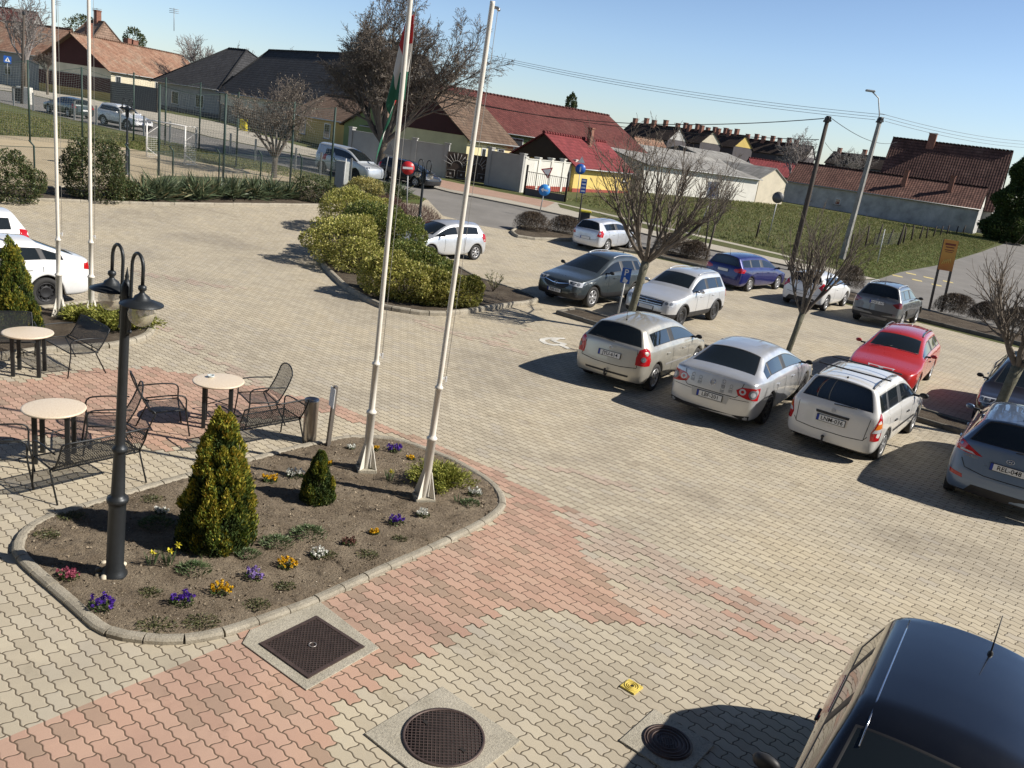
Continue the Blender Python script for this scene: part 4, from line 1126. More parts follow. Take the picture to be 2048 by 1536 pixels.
def suv(label, group, color, metal, contact, wpx, deg, style=5, rim=None, front_mark='suzuki', plate_txt='', rear=False, wd=.21, mirror_mat=None, tall=1.6):
    sh = CarShape(L=4.175, W=1.775, H=tall, wb=2.5, ro=.84, R=.335, belt=1.02, beltf=.99, hood=.95, cowlz=1.07, nose=.80, cowl=1.98, header=1.22, rw_b=1.08, rw_bx=-.72, rw_tx=-.50, glass_end=-.50, pillars=(.72, -.08), tailin=.06, roofw=.57, clad=True, zs=.24, boxy=1, crown=.04)
    r = empty('parked_car', label=label, cat='car', group=group)
    pm = paint(label.split()[0] + '_suv_paint', color, metal, .34)
    sh.make(r, pm); add_wheels(r, sh, style, rim, wd=wd)
    rails(sh, -.42, 1.1, flat('silver_rail', (.55, .56, .57), .35, .5), .04, .95, .015)
    k = .5; e = hc(-.74, -.86, k)
    if rear:
        lampR(sh, 'tail_lamp', [(e + .32, .93), (e + .16, .82), (e - .02, .82), (e - .05, .92), (e + .0, 1.02), (e + .1, 1.03)], glassmat('dark_red_lamp', (.16, .01, .015)), k)
        plate(sh, plate_txt, -1, .90); badge_ring(sh, -1, 1.015, .035, front_mark)
        sh.patch('rear_diffuser', [(-.45, .30), (.45, .30), (.5, .40), (-.5, .40)], D_R, flat('skid_grey', (.14, .14, .145), .5, .3), off=.01)
        sh.patch('lower_bumper', [(-.80, .28), (.80, .28), (.82, .56), (.6, .60), (-.6, .60), (-.82, .56)], D_R, M_TRIM, off=.004)
        wiper(sh, -1, -.03, 1.11, -.35, 1.14)
    else:
        lampR(sh, 'tail_lamp', [(e + .12, .80), (e - .05, .80), (e - .05, 1.02), (e + .12, 1.02)], M_REDL, k)
    sh.patch('grille', [(-.52, .66), (.52, .66), (.56, .82), (-.56, .82)], (-1, 0, 0), M_TRIM, off=.008)
    mb_ = flat('chrome_bar', (.45, .46, .48), .25, .8)
    for z in (.70, .78): sh.strip('grille_bar', [(-.5, z), (.5, z)], (-1, 0, 0), mb_, .022, .016)
    badge_ring(sh, 1, .74, .06, front_mark)
    for sg in (1, -1):
        d = Vector((-1, sg * .45, 0)); 
        P = [(-.62 * sg, .66), (-.98 * sg, .71), (-1.06 * sg, .83), (-.64 * sg, .83)] if False else None
    lamp_f(sh, .66, .82)
    sh.patch('lower_grille', [(-.5, .34), (.5, .34), (.55, .48), (-.55, .48)], (-1, 0, 0), M_TRIM, off=.006)
    plate(sh, '', 1, .55)
    door_lines(sh, (-.08, .72, 1.6)); handles(sh, (.4, 1.3), .90, pm)
    mirror_part(sh, r, mat=mirror_mat or pm, z=1.10, x=1.62, big=1.15); antenna(sh, -.35 if rear else -.2, 0, .3, .3)
    # wheel arch lips
    for xw in (0, sh.wb):
        for sg in (1, -1):
            pts = []
            for i in range(15):
                a = math.pi * (i / 14); q = (xw + (sh.R + sh.arch + .02) * math.cos(a), sh.R - .02 + (sh.R + sh.arch + .02) * math.sin(a))
                h, n = sh.hit((q[0], sg * 3, q[1]), (0, -sg, 0))
                if h is None: continue
                pts.append(h + Vector((0, sg * .004, 0)))
            if len(pts) > 3:
                mb = MB(); mb.tube(pts, .03, 6); mb.build('arch_trim', M_TRIM, r)
    pose(r, sh, contact, wpx, deg); return r, sh
def lamp_f(sh, z0, z1, y0=.56, skew=.75, w_=.36):
    for sg in (1, -1):
        d = Vector((-1, sg * skew, 0)).normalized(); hx = Vector((-d.y, d.x, 0))
        # anchor at the front corner
        c = Vector((sh.xn - .10, -sg * (sh.W / 2 * .80), 0)) ; o = c.dot(hx)
        P = [(o - w_ * .45, z0), (o + w_ * .5, z0 + .04), (o + w_ * .55, z1 + .02), (o - w_ * .55, z1)] if sg == -1 else [(o + w_ * .45, z0), (o - w_ * .5, z0 + .04), (o - w_ * .55, z1 + .02), (o + w_ * .55, z1)]
        hl = sh.patch('headlight', P, d, M_CLEARL, origin=Vector((0, 0, 0)) - d * 7, off=.008)
        for q in (-.18, .2):
            sh.patch('lamp_core', ellipse(o + q * w_, (z0 + z1) / 2 + .02, .05, .045, 12), d, M_DLAMP, origin=-d * 7, off=.013, n=1, parent=sh.root)
def car_mokka():
    sh = CarShape(L=4.28, W=1.777, H=1.62, wb=2.555, ro=.79, R=.345, belt=1.06, beltf=1.02, hood=.95, cowlz=1.08, nose=.76, cowl=2.2, header=1.25, rw_b=1.12, rw_bx=-.66, rw_tx=-.42, glass_end=-.40, pillars=(.80, -.02), tailin=.07, roofw=.54, clad=True, zs=.24)
    r = empty('parked_car', label='dark grey crossover facing the camera behind the shrub island, plate RBE-521', cat='car', group='cars in the middle parking row')
    pm = paint('dark_grey', (.060, .075, .082), .35, .3)
    sh.make(r, pm); add_wheels(r, sh, 6, wd=.2)
    sh.patch('grille', [(-.30, .56), (.30, .56), (.46, .66), (.52, .78), (-.52, .78), (-.46, .66)], (-1, 0, 0), M_TRIM, off=.006)
    sh.strip('grille_bar', [(-.48, .76), (-.12, .70), (.12, .70), (.48, .76)], (-1, 0, 0), M_CHROME, .018, .012)
    badge_ring(sh, 1, .70, .06, 'opel'); plate(sh, 'RBE-521', 1, .47)
    lamp_f(sh, .68, .82, w_=.44)
    for sg in (1, -1): sh.patch('fog_lamp_recess', [(sg * .48, .36), (sg * .78, .38), (sg * .76, .52), (sg * .52, .46)], (-1, 0, 0), M_TRIM, off=.006)
    sh.patch('skid_plate', [(-.45, .26), (.45, .26), (.55, .31), (-.55, .31)], (-1, 0, 0), flat('skid_grey', (.14, .14, .145), .5, .3), off=.012)
    door_lines(sh, (-.02, .80, 1.75)); handles(sh, (.45, 1.4), .93, pm)
    mirror_part(sh, r, z=1.13, x=1.85, big=1.15); rails(sh, -.35, 1.15, flat('silver_rail', (.55, .56, .57), .35, .5), .04, .95, .014); antenna(sh, -.3)
    pose(r, sh, 'FL', (1182, 617), -127); return r
def hatch(label, group, color, metal, contact, wpx, deg, L=3.95, W=1.68, Ht=1.46, wb=2.46, ro=.66, style=7, doors=3, kind_='polo', rim=None, rear_plate='', lamp='tall', mirror_mat=None, lampm=None):
    wag = kind_ == 'wagon'
    sh = CarShape(L=L, W=W, H=Ht, wb=wb, ro=ro, R=.305, belt=.96, beltf=.90, hood=.81, cowlz=.97, nose=.66, cowl=wb - .2, header=wb - 1.0, rw_b=1.0, rw_bx=-ro + .10, rw_tx=-ro + (.20 if wag else .34), glass_end=(-ro + .22) if wag else (-.12 if doors == 3 else -.2), pillars=((.95, .0) if wag else ((.95,) if doors == 3 else (.84,))), tailin=.07, roofw=.55)
    r = empty('parked_car', label=label, cat='car', group=group)
    pm = paint(kind_ + '_paint', color, metal, .33)
    sh.make(r, pm); add_wheels(r, sh, style, rim, wd=.19)
    k = .55; e = hc(-ro + .2, -W / 2 + .03, k)
    P = {'tall': [(e + .26, .76), (e - .04, .72), (e - .08, .9), (e + .02, 1.04), (e + .16, 1.0)],
         'wide': [(e + .42, .86), (e + .30, .80), (e - .04, .80), (e - .10, .92), (e + .1, 1.0), (e + .38, .93)],
         'corner': [(e + .30, .90), (e + .1, .74), (e - .02, .72), (e - .06, .82), (e + .04, 1.02), (e + .12, 1.10)]}[lamp]
    lampR(sh, 'tail_lamp', P, lampm or M_REDL, k)
    plate(sh, rear_plate, -1, .82 if wag else .62)
    sh.strip('bumper_seam', [(-.62, .60), (-.3, .56), (.3, .56), (.62, .60)], D_R, M_SEAM, .012)
    lamp_f(sh, .58, .72, w_=.34); sh.patch('grille', [(-.35, .56), (.35, .56), (.38, .64), (-.38, .64)], (-1, 0, 0), M_TRIM); sh.patch('lower_grille', [(-.5, .28), (.5, .28), (.5, .40), (-.5, .40)], (-1, 0, 0), M_TRIM)
    door_lines(sh, ((.72, wb - .72) if doors == 3 else (.0, .9, wb - .7))); handles(sh, ((1.0,) if doors == 3 else (.5, 1.5)), .80, pm)
    mirror_part(sh, r, mat=mirror_mat)
    pose(r, sh, contact, wpx, deg); return r, sh
def near_black():
    sh = CarShape(L=4.5, W=1.78, H=1.50, wb=2.65, ro=.95, R=.32, belt=.94, beltf=.90, hood=.82, cowlz=.98, nose=.66, cowl=1.95, header=.98, rw_b=1.0, rw_bx=-.82, rw_tx=-.68, glass_end=-.62, pillars=(.72, -.12), tailin=.07, roofw=.60, boxy=1, crown=.05)
    r = empty('parked_car', label='black car with open roof antenna cut off by the bottom right corner', cat='car')
    pm = paint('black_paint', (.006, .007, .010), 0, .2)
    sh.make(r, pm); add_wheels(r, sh, 7, wd=.2)
    lampR(sh, 'tail_lamp', [(-.98, .70), (-.70, .70), (-.70, 1.0), (-.98, 1.0)], M_REDL, .5)
    sh.patch('high_brake_lamp', [(-.05, 1.36), (.38, 1.36), (.38, 1.39), (-.05, 1.39)], D_R, M_REDL, off=.012)
    door_lines(sh, (-.1, .82, 1.9)); handles(sh, (.4, 1.4), .82, M_TRIM)
    for sg in (1, -1):
        pts = []
        for i in range(9):
            x = -.6 + i * .235; h, n = sh.hit((x, sg * .50, 4), (0, 0, -1)); pts.append(h + Vector((0, 0, .001)))
        mb = MB(); mb.tube(pts, .006, 6); mb.build('roof_gutter', M_CHROME, r)
    mirror_part(sh, r, mat=M_TRIM, big=1.25, x=1.52); antenna(sh, -.45, .12, .34, .45)
    a = math.radians(-122); p = G(1810, 1224, 1.47)
    lx, ly = -.68, -.56     # right rear roof corner
    x = p.x - (lx * math.cos(a) - ly * math.sin(a)); y = p.y - (lx * math.sin(a) + ly * math.cos(a))
    r.location = (x, y, .022); r.rotation_euler = (0, 0, a); return r
def van():
    sh = CarShape(L=4.4, W=1.8, H=1.82, wb=2.7, ro=.7, R=.32, belt=1.12, beltf=1.06, hood=.98, cowlz=1.16, nose=.78, cowl=2.75, header=1.75, rw_b=1.18, rw_bx=-.64, rw_tx=-.55, glass_end=.95, pillars=(), tailin=.03, roofw=.60, boxy=1, crown=.05)
    r = empty('parked_car', label='silver panel van behind the chain-link fence at the roadside', cat='van')
    sh.make(r, paint('van_silver', (.50, .53, .56), .4, .35)); add_wheels(r, sh, 7, M_DARKMET, wd=.19)
    for sg in (1, -1): sh.patch('cargo_window', [(sg * .15, 1.12), (sg * .8, 1.12), (sg * .8, 1.5), (sg * .15, 1.5)], (0, -sg, 0), M_GLASS, off=.005)
    lampR(sh, 'tail_lamp', [(-.92, .8), (-.80, .8), (-.80, 1.15), (-.92, 1.15)], M_REDL, .5); lamp_f(sh, .74, .92)
    door_lines(sh, (.2, .95, 1.95)); mirror_part(sh, r, z=1.2); pose(r, sh, 'FR', (708, 361), -28); return r
def cars():
    car_corolla(); car_sedan(); car_astra(); car_bluegrey(); car_red(); car_mokka(); near_black(); van()
    mid = 'cars in the middle parking row'; far = 'cars in the far parking row'; st = 'cars along the street'
    suv('silver white SUV with a barred black grille parked facing the camera', mid, (.62, .63, .64), .45, 'RL', (1425, 642), -125, style='steel', rim=M_DARKMET, mirror_mat=None)
    suv('grey SUV with silver roof rails and dark red lamps in the far row, plate AAKZ-267', far, (.16, .165, .17), .5, 'RL', (1707, 638), 54.7, style=5, front_mark='suzuki', plate_txt='AAKZ-267', rear=True, mirror_mat=M_TRIM)
    hatch('silver three-door hatchback beyond the shrub island, seen from its left side', mid, (.60, .62, .65), .5, 'RL', (949.4, 521.6), -129.5, L=3.9, W=1.65, wb=2.46, ro=.64, kind_='polo')[0]
    r, sh = hatch('deep blue estate car with chrome window line in the far row', far, (.009, .013, .12), .25, 'RR', (1496.7, 584.7), 49, L=4.56, W=1.82, Ht=1.50, wb=2.65, ro=1.0, doors=5, kind_='wagon', style=12, lamp='wide', rear_plate='', mirror_mat=None)
    antenna(sh, -.6, 0, .3, .3)
    r, sh = hatch('white three-door hatchback half hidden by the middle bare tree', far, (.72, .72, .71), 0, 'RR', (1649, 622.8), 54, L=3.95, W=1.72, Ht=1.45, wb=2.49, ro=.66, doors=3, kind_='whitehatch', style=7, lamp='corner')
    sh.patch('lower_bumper', [(-.62, .27), (.62, .27), (.5, .44), (-.5, .44)], D_R, M_TRIM)
    r, sh = hatch('silver small estate behind the dark grey crossover with a yellow topped item beside it', far, (.60, .62, .66), .5, 'RL', (1158, 491), 57, L=4.24, W=1.64, Ht=1.49, wb=2.46, ro=.9, doors=5, kind_='combi', lamp='tall', style=7)
    sh.root['label'] = 'silver small estate with its tail to the camera behind the dark grey crossover'
    # right edge, facing the camera
    r, sh = hatch('dark car facing the camera behind the right-hand tree trunk', mid, (.022, .020, .024), .2, 'FR', (1942, 839), -122, L=4.2, W=1.75, wb=2.6, ro=.75, doors=5, kind_='darkred', Ht=1.5)
    # upper left
    sh = CarShape(L=4.6, W=1.78, H=1.46, wb=2.6, ro=1.05, R=.32, belt=.97, beltf=.92, hood=.83, cowlz=.99, nose=.66, kind='sedan', cowl=2.4, header=1.45, rw_tx=.02, rw_b_s=-.72, deck0=-.03, deckz=1.04, glass_end=-.42, pillars=(.92, .0), tailin=.08)
    r = empty('parked_car', label='white saloon parked behind the upper left flower bed', cat='car', group='cars at the left edge')
    pm = paint('white_saloon', (.74, .74, .73), 0, .28); sh.make(r, pm); add_wheels(r, sh, 'steel', M_DARKMET, wd=.2)
    k = .9; e = hc(-1.0, -.85, k); lampR(sh, 'tail_lamp', [(e + .16, .74), (e - .12, .80), (e - .10, .92), (e + .16, .96)], M_REDL, k)
    door_lines(sh, (.05, .92, 1.9)); handles(sh, (.35, 1.4), .84, pm); mirror_part(sh, r, mat=pm); pose(r, sh, 'RL', (94, 616), -122)
    r, sh = hatch('white hatchback with a raised rear wiper at the left edge behind the white saloon', 'cars at the left edge', (.72, .73, .74), 0, 'RL', (12, 545), -122, L=4.1, W=1.72, wb=2.5, ro=.7, doors=5, kind_='lefthatch', Ht=1.5)
    # street
    r, sh = suv('white SUV driving along the street beyond the pitch fence', st, (.74, .74, .73), 0, 'RR', (206, 251), -25, style=5, tall=1.62)
    r, sh = hatch('dark green grey car parked at the roadside behind the white SUV', st, (.03, .045, .045), .3, 'FL', (96, 226), 150, L=4.4, W=1.75, wb=2.6, ro=.85, doors=5, kind_='darkgreen')
    r, sh = hatch('black car parked in front of the grey wall beside the big tree', st, (.012, .014, .018), .2, 'RR', (768, 360), -32, L=4.3, W=1.75, wb=2.6, ro=.8, doors=5, kind_='blackstreet')
cars()
# ------------------------------------------------------------------ street and terrace furniture
M_FRAME = flat('anthracite_metal', (.022, .024, .026), .45, .3)
M_LAMPM = flat('lamp_iron', (.030, .034, .038), .42, .4, bump=.15, bscale=40)
M_STEEL = flat('brushed_steel', (.46, .43, .40), .30, 1., var=.1)
M_POLEW = flat('cream_pole_paint', (.72, .68, .60), .38, var=.06)
def terrazzo():
    b = NB('terrazzo_top'); b.base(b.ramp(b.noise(55, 4, .8, b.pos(True)), [(.3, (.58, .45, .31)), (.5, (.72, .60, .45)), (.7, (.80, .70, .55))])); b.set(rough=.35); return b.m
M_TERR = terrazzo()
def meshmat():
    b = NB('expanded_metal_mesh'); b.base((.025, .027, .03)); b.set(rough=.5, metal=.3)
    v = b.n('ShaderNodeMapping'); b.l(b.pos(True), v.inputs[0]); v.inputs['Rotation'].default_value = (.6, .5, .785)
    s = b.n('ShaderNodeSeparateXYZ'); b.l(v.outputs[0], s.inputs[0])
    a = b.math('LESS_THAN', b.math('FRACT', b.math('MULTIPLY', s.outputs[0], 95)), .34); c = b.math('LESS_THAN', b.math('FRACT', b.math('MULTIPLY', s.outputs[1], 95)), .34)
    b.l(b.math('MAXIMUM', a, c), b.b.inputs['Alpha']); return b.m
M_MESH = meshmat()
def bez(pts, n=6):
    """rounded polyline through pts"""
    P = [Vector(p) for p in pts]; out = [P[0]]
    for i in range(1, len(P) - 1):
        a, b, c = P[i - 1], P[i], P[i + 1]; r = min((b - a).length, (c - b).length) * .42
        p, q = b + (a - b).normalized() * r, b + (c - b).normalized() * r
        for k in range(n + 1):
            t = k / n; out.append(p * (1 - t) ** 2 + b * 2 * t * (1 - t) + q * t * t)
    return out + [P[-1]]
def table(c, label, rz):
    r = empty('cafe_table', (c.x, c.y, c.z), rz, label, 'table', 'round tables on the terrace')
    mb = MB(); mb.lathe([(0, .69), (.36, .69), (.378, .70), (.383, .712), (.378, .722), (.36, .725), (0, .725)], 56); mb.build('tabletop', M_TERR, r)
    for i in range(4):
        a = math.pi / 4 + i * math.pi / 2; mb = MB(); mb.box((.27 * math.cos(a), .27 * math.sin(a), .345), (.058, .058, .69)); bevel(mb.build('leg', M_FRAME, r), .006)
    mb = MB()
    mb.tube([(.27 * math.cos(math.pi / 4), .27 * math.sin(math.pi / 4), .38), (-.27 * math.cos(math.pi / 4), -.27 * math.sin(math.pi / 4), .38)], .008, 6)
    mb.tube([(.27 * math.cos(math.pi * .75), .27 * math.sin(math.pi * .75), .38), (-.27 * math.cos(math.pi * .75), -.27 * math.sin(math.pi * .75), .38)], .008, 6)
    mb.build('cross_brace', M_FRAME, r); return r
def chair(label, x, y, deg, bench=False):
    wd = .57 if not bench else 1.12; h = wd / 2
    r = empty('bench' if bench else 'armchair', (x, y, H(x, y) + .022), math.radians(deg), label, 'bench' if bench else 'chair', 'black mesh benches on the terrace' if bench else 'black mesh armchairs on the terrace')
    mb = MB()
    seat = [(.24, -h + .02), (.24, h - .02), (-.22, h - .02), (-.22, -h + .02)]
    n = 8; vs = []
    for i in range(n + 1):
        t = i / n; xx = .25 - .48 * t; zz = .425 - .03 * math.sin(t * math.pi) - .02 * t + (.02 if i == 0 else 0) * 0
        vs += [(xx, -h + .015, zz), (xx, h - .015, zz)]
    mb.add(vs, [(2 * i, 2 * i + 1, 2 * i + 3, 2 * i + 2) for i in range(n)], smooth=True); mb.build('seat', M_MESH, r)
    # backrest: reclined, rounded top for a chair
    top = []
    m = 10
    for j in range(m + 1):
        yy = -h + .03 + (wd - .06) * j / m; k = 1 - (2 * j / m - 1) ** 2
        top.append((yy, (.84 + .10 * k ** .6) if not bench else (.80 if 0 < j < m else .785)))
    vs = []
    for j, (yy, zt) in enumerate(top):
        for i in range(5):
            t = i / 4; zz = .42 + (zt - .42) * t; xx = -.22 - .20 * t - .02 * math.sin(t * math.pi) - (.03 * (1 - (2 * j / m - 1) ** 2)); vs.append((xx, yy, zz))
    fs = [(j * 5 + i, j * 5 + i + 1, (j + 1) * 5 + i + 1, (j + 1) * 5 + i) for j in range(m) for i in range(4)]
    mb = MB(); mb.add(vs, fs, smooth=True); mb.build('backrest', M_MESH, r)
    edge = [vs[0]] + [vs[i] for i in range(1, 5)] + [vs[j * 5 + 4] for j in range(1, m)] + [vs[m * 5 + 4 - i] for i in range(5)]
    mb = MB(); mb.tube(edge, .011, 8)
    if bench: mb.tube([(-.22, -h + .03, .44), (-.22, h - .03, .44)], .009, 8)
    mb.build('back_frame', M_FRAME, r)
    mb = MB(); mb.tube([(.25, -h + .015, .425), (.25, h - .015, .425)], .011, 8)
    for s in (-1, 1): mb.tube([(.25, s * (h - .015), .425), (-.22, s * (h - .015), .405)], .010, 8)
    mb.tube([(-.2, -h + .015, .39), (-.2, h - .015, .39)], .010, 8); mb.build('seat_frame', M_FRAME, r)
    for s in (-1, 1):
        y_ = s * (h - .003)
        mb = MB(); mb.tube(bez([(.31, y_, 0), (.25, y_, .42), (.26, y_, .645), (.02, y_, .665), (-.30, y_, .645)]), .0115, 8); mb.build('armrest', M_FRAME, r)
        mb = MB(); mb.tube(bez([(-.34, y_, 0), (-.16, y_, .40), (-.22, s * (h - .03), .44)], 4), .0115, 8); mb.build('leg', M_FRAME, r)
    return r
def terrace():
    T1 = (G(384.5, 761.4, .72) + G(489, 766, .72)) / 2; T2 = (G(41, 818, .72) + G(174, 819, .72)) / 2; T3 = (G(1.5, 666.4, .72) + G(109, 668, .72)) / 2
    for c, l in ((T1, 'round terrazzo table carrying a glass ashtray, with two chairs and a bench around it'), (T2, 'round terrazzo table nearest the tall lamp post, bench and lamp in front of it'), (T3, 'round terrazzo table at the left edge in front of the upper flower bed')):
        c = Vector((c.x, c.y, .022)); table(c, l, math.radians(55 - 45 + 8))
    c = T1 + (G(421, 758, .72) - G(436.5, 764, .72)); z0 = .7485 - .0015
    mg = glassmat('clear_glass', (.55, .6, .6)); mb = MB(); mb.lathe([(0, 0), (.045, 0), (.055, .035), (.047, .035), (.04, .010), (0, .010)], 24, (c.x, c.y, z0)); 
    for k in range(6): mb.box((c.x + .05 * math.cos(k), c.y + .05 * math.sin(k), z0 + .036), (.012, .012, .004), rz=k)
    tag(mb.build('ashtray', mg), 'small glass ashtray on the round table with two chairs', 'ashtray')
    chair('mesh armchair facing left, between the ashtray table and the steel bin', -3.96, 12.36, -142)
    chair('mesh armchair turned towards the ashtray table, behind the tall lamp post', -5.08, 11.42, 35)
    chair('mesh armchair facing the lamp post table, partly hidden by the post', -5.50, 10.58, -150)
    p = G(8, 905, .42); chair('mesh armchair cut by the left edge beside the lamp post table', p.x, p.y, 30)
    chair('long mesh bench with its back to the flower bed, behind the lamp post', -5.12, 9.42, 145, True)
    chair('long mesh bench half hidden by the large golden thuja', -3.62, 11.42, 140, True)
    chair('mesh bench standing against the upper flower bed', -7.72, 13.62, -126, True)
    chair('mesh bench at the left edge under the upper thuja', -8.80, 13.33, -54, True)
    # steel ash bin
    c = G(618, 884); r = empty('litter_bin', (c.x, c.y, .022), 0, 'polished steel cylinder bin at the corner of the flower bed', 'bin')
    mb = MB(); mb.lathe([(.105, 0), (.108, .012), (.108, .03), (.108, .3), (.108, .6), (.108, .645)], 40); mb.build('body', M_STEEL, r)
    mb = MB(); mb.lathe([(.112, .64), (.114, .68), (.105, .69), (.06, .665), (.03, .66)], 36); mb.build('rim', M_STEEL, r)
    mb = MB(); mb.lathe([(0, .661), (.032, .661), (.032, .655)], 20); mb.build('opening', M_HOLE, r)
    # sign on a ribbed steel post, seen from behind
    c = G(655, 897); tp = at(672, 772, c.y + .03); r = empty('sign_post', (c.x, c.y, .0), 0, 'ribbed steel post with a white plate seen from behind, beside the steel bin', 'sign post')
    t = Vector((tp.x - c.x, tp.y - c.y, tp.z)); R = t.to_track_quat('Z', 'Y').to_matrix(); L = t.length
    mb = MB()
    for k, (wd, dp) in enumerate(((.075, .02), (.03, .045))):
        mb.box(t / 2 + R @ Vector((0, 0, 0)), (wd, dp, L + k * .001), R=R)
    for s in (-1, 1): mb.box(t / 2 + R @ Vector((s * .034, 0, 0)), (.012, .05, L - .002), R=R)
    mb.build('post', flat('weathered_steel', (.30, .27, .24), .4, .6), r)
    mb = MB(); mb.box(t * .82 + R @ Vector((0, .035, 0)), (.20, .012, .30), R=R); bevel(mb.build('plate', M_WHITE, r), .004)
terrace()
def lamp_post(base, label, topdx=0, arms=(0, math.pi), s=1., ang=0.):
    """cast iron double lantern: shaft, rings, two crook arms, shades and globes"""
    r = empty('street_lamp', (base[0], base[1], base[2]), ang, label, 'street lamp', 'double shepherd-crook lamps'); r.scale = (s, s, s)
    r.rotation_euler = (0, topdx, ang)
    mb = MB(); mb.lathe([(.125, 0), (.125, .03), (.105, .05), (.10, .09), (.085, .12), (.082, .80), (.086, .84), (.10, .85), (.105, .87), (.10, .90), (.078, .91), (.066, .94), (.056, 1.38), (.062, 1.40), (.074, 1.41), (.076, 1.43), (.066, 1.45), (.05, 1.47), (.048, 1.5), (.042, 2.9), (.05, 3.0), (.05, 3.08), (.03, 3.12), (.016, 3.15), (.02, 3.17), (.012, 3.2), (.002, 3.26)], 28); mb.build('shaft', M_LAMPM, r)
    for a in arms:
        d = Vector((math.cos(a), math.sin(a), 0)); mb = MB()
        P = [Vector((0, 0, z)) + d * q for q, z in ((.055, 2.62), (.085, 2.70), (.085, 2.95), (.085, 3.22))]
        for k in range(13):
            t = math.pi * k / 12; P.append(d * (.085 + .10 - .10 * math.cos(t)) + Vector((0, 0, 3.30 + .13 * math.sin(t))))
        P.append(d * .285 + Vector((0, 0, 3.16))); mb.tube(P, .016, 8)
        mb.tube([d * .05 + Vector((0, 0, 2.62)), d * .05 + Vector((0, 0, 3.0))], .014, 6)
        for zz in (2.66, 2.8, 2.95): mb.lathe([(0, .022), (.018, .012), (.022, 0), (.018, -.012), (0, -.022)], 8, d * .09 + Vector((0, 0, zz)))
        arm = mb.build('crook_arm', M_LAMPM, r)
        c = d * .285; mb = MB(); mb.lathe([(.018, 3.16), (.035, 3.15), (.038, 3.12), (.02, 3.10), (.03, 3.08), (.065, 3.055), (.075, 3.03), (.10, 3.02), (.19, 2.985), (.192, 2.975), (.18, 2.972), (.08, 2.99)], 32, c); mb.build('shade', M_LAMPM, arm)
        mb = MB(); mb.lathe([(.115 * math.sin(math.pi * (.17 + .83 * k / 12)), 2.885 + .115 * math.cos(math.pi * (.17 + .83 * k / 12))) for k in range(13)], 28, c); mb.build('globe', M_GLOBE, arm)
        mb = MB(); mb.lathe([(0, 2.98), (.035, 2.98), (.035, 2.93), (.02, 2.87), (0, 2.86)], 12, c); mb.build('bulb', M_WHITE, arm)
def globe_mat():
    b = NB('dusty_ribbed_glass'); b.base((.62, .55, .43)); b.set(rough=.25)
    v = b.n('ShaderNodeTexWave', wave_type='BANDS'); v.inputs['Scale'].default_value = 1
    tr = b.n('ShaderNodeBsdfTransparent'); mx = b.n('ShaderNodeMixShader'); mx.inputs[0].default_value = .42
    b.l(tr.outputs[0], mx.inputs[1]); b.l(b.b.outputs[0], mx.inputs[2]); b.l(mx.outputs[0], b.t.nodes['Material Output'].inputs[0])
    b.set(alpha=1.); b.bump(b.noise(30, 2, .5, b.pos(True)), .3, .01); return b.m
M_GLOBE = globe_mat()
gl, gr = G(209, 540, 2.98), G(289, 574, 2.98)
b_ = G(229, 1150, .05)
aa = math.atan2(gr.y - gl.y, gr.x - gl.x)
lamp_post(b_, 'tall dark double lamp post standing in the front flower bed', topdx=.038, arms=(aa, aa + math.pi))
b2 = G(831, 510); lamp_post(b2, 'double lamp post rising from the shrub island by the silver hatchback', arms=(-.5, math.pi - .5), s=1.06)
b3 = G(254, 350); lamp_post(b3, 'distant double lamp post at the corner of the ball pitch', arms=(-.3, math.pi - .3), s=1.0)
def stones():
    ms = flat('pale_pebble', (.62, .55, .42), .7, bump=.2); md = flat('brown_pebble', (.20, .17, .12), .8)
    for (x, y, s, m, l) in ((209, 1158, .042, ms, 'pale round pebble lying in front of the lamp post foot'), (197, 1142, .036, md, 'brown pebble in shade left of the lamp post foot'), (196, 1152, .03, md, 'flat dark pebble left of the pale one at the lamp foot'), (246, 1131, .035, ms, 'pale pebble right behind the lamp post foot'), (208, 1127, .028, ms, 'small pale pebble behind the lamp post foot')):
        c = G(x, y, .05); me = bpy.data.meshes.new('pebble'); bm = bmesh.new(); bmesh.ops.create_icosphere(bm, subdivisions=3, radius=1)
        for v in bm.verts: v.co = Vector((v.co.x * s * 1.2, v.co.y * s * .9, v.co.z * s * .7)) * (1 + .06 * math.sin(v.co.x * 3 + x))
        bm.to_mesh(me); bm.free(); me.materials.append(m)
        for f in me.polygons: f.use_smooth = True
        o = mesh_obj('pebble', me); o.location = c + Vector((0, 0, s * .45)); o.rotation_euler = (0, 0, x); tag(o, l, 'stone', 'pebbles around the lamp foot')
stones()
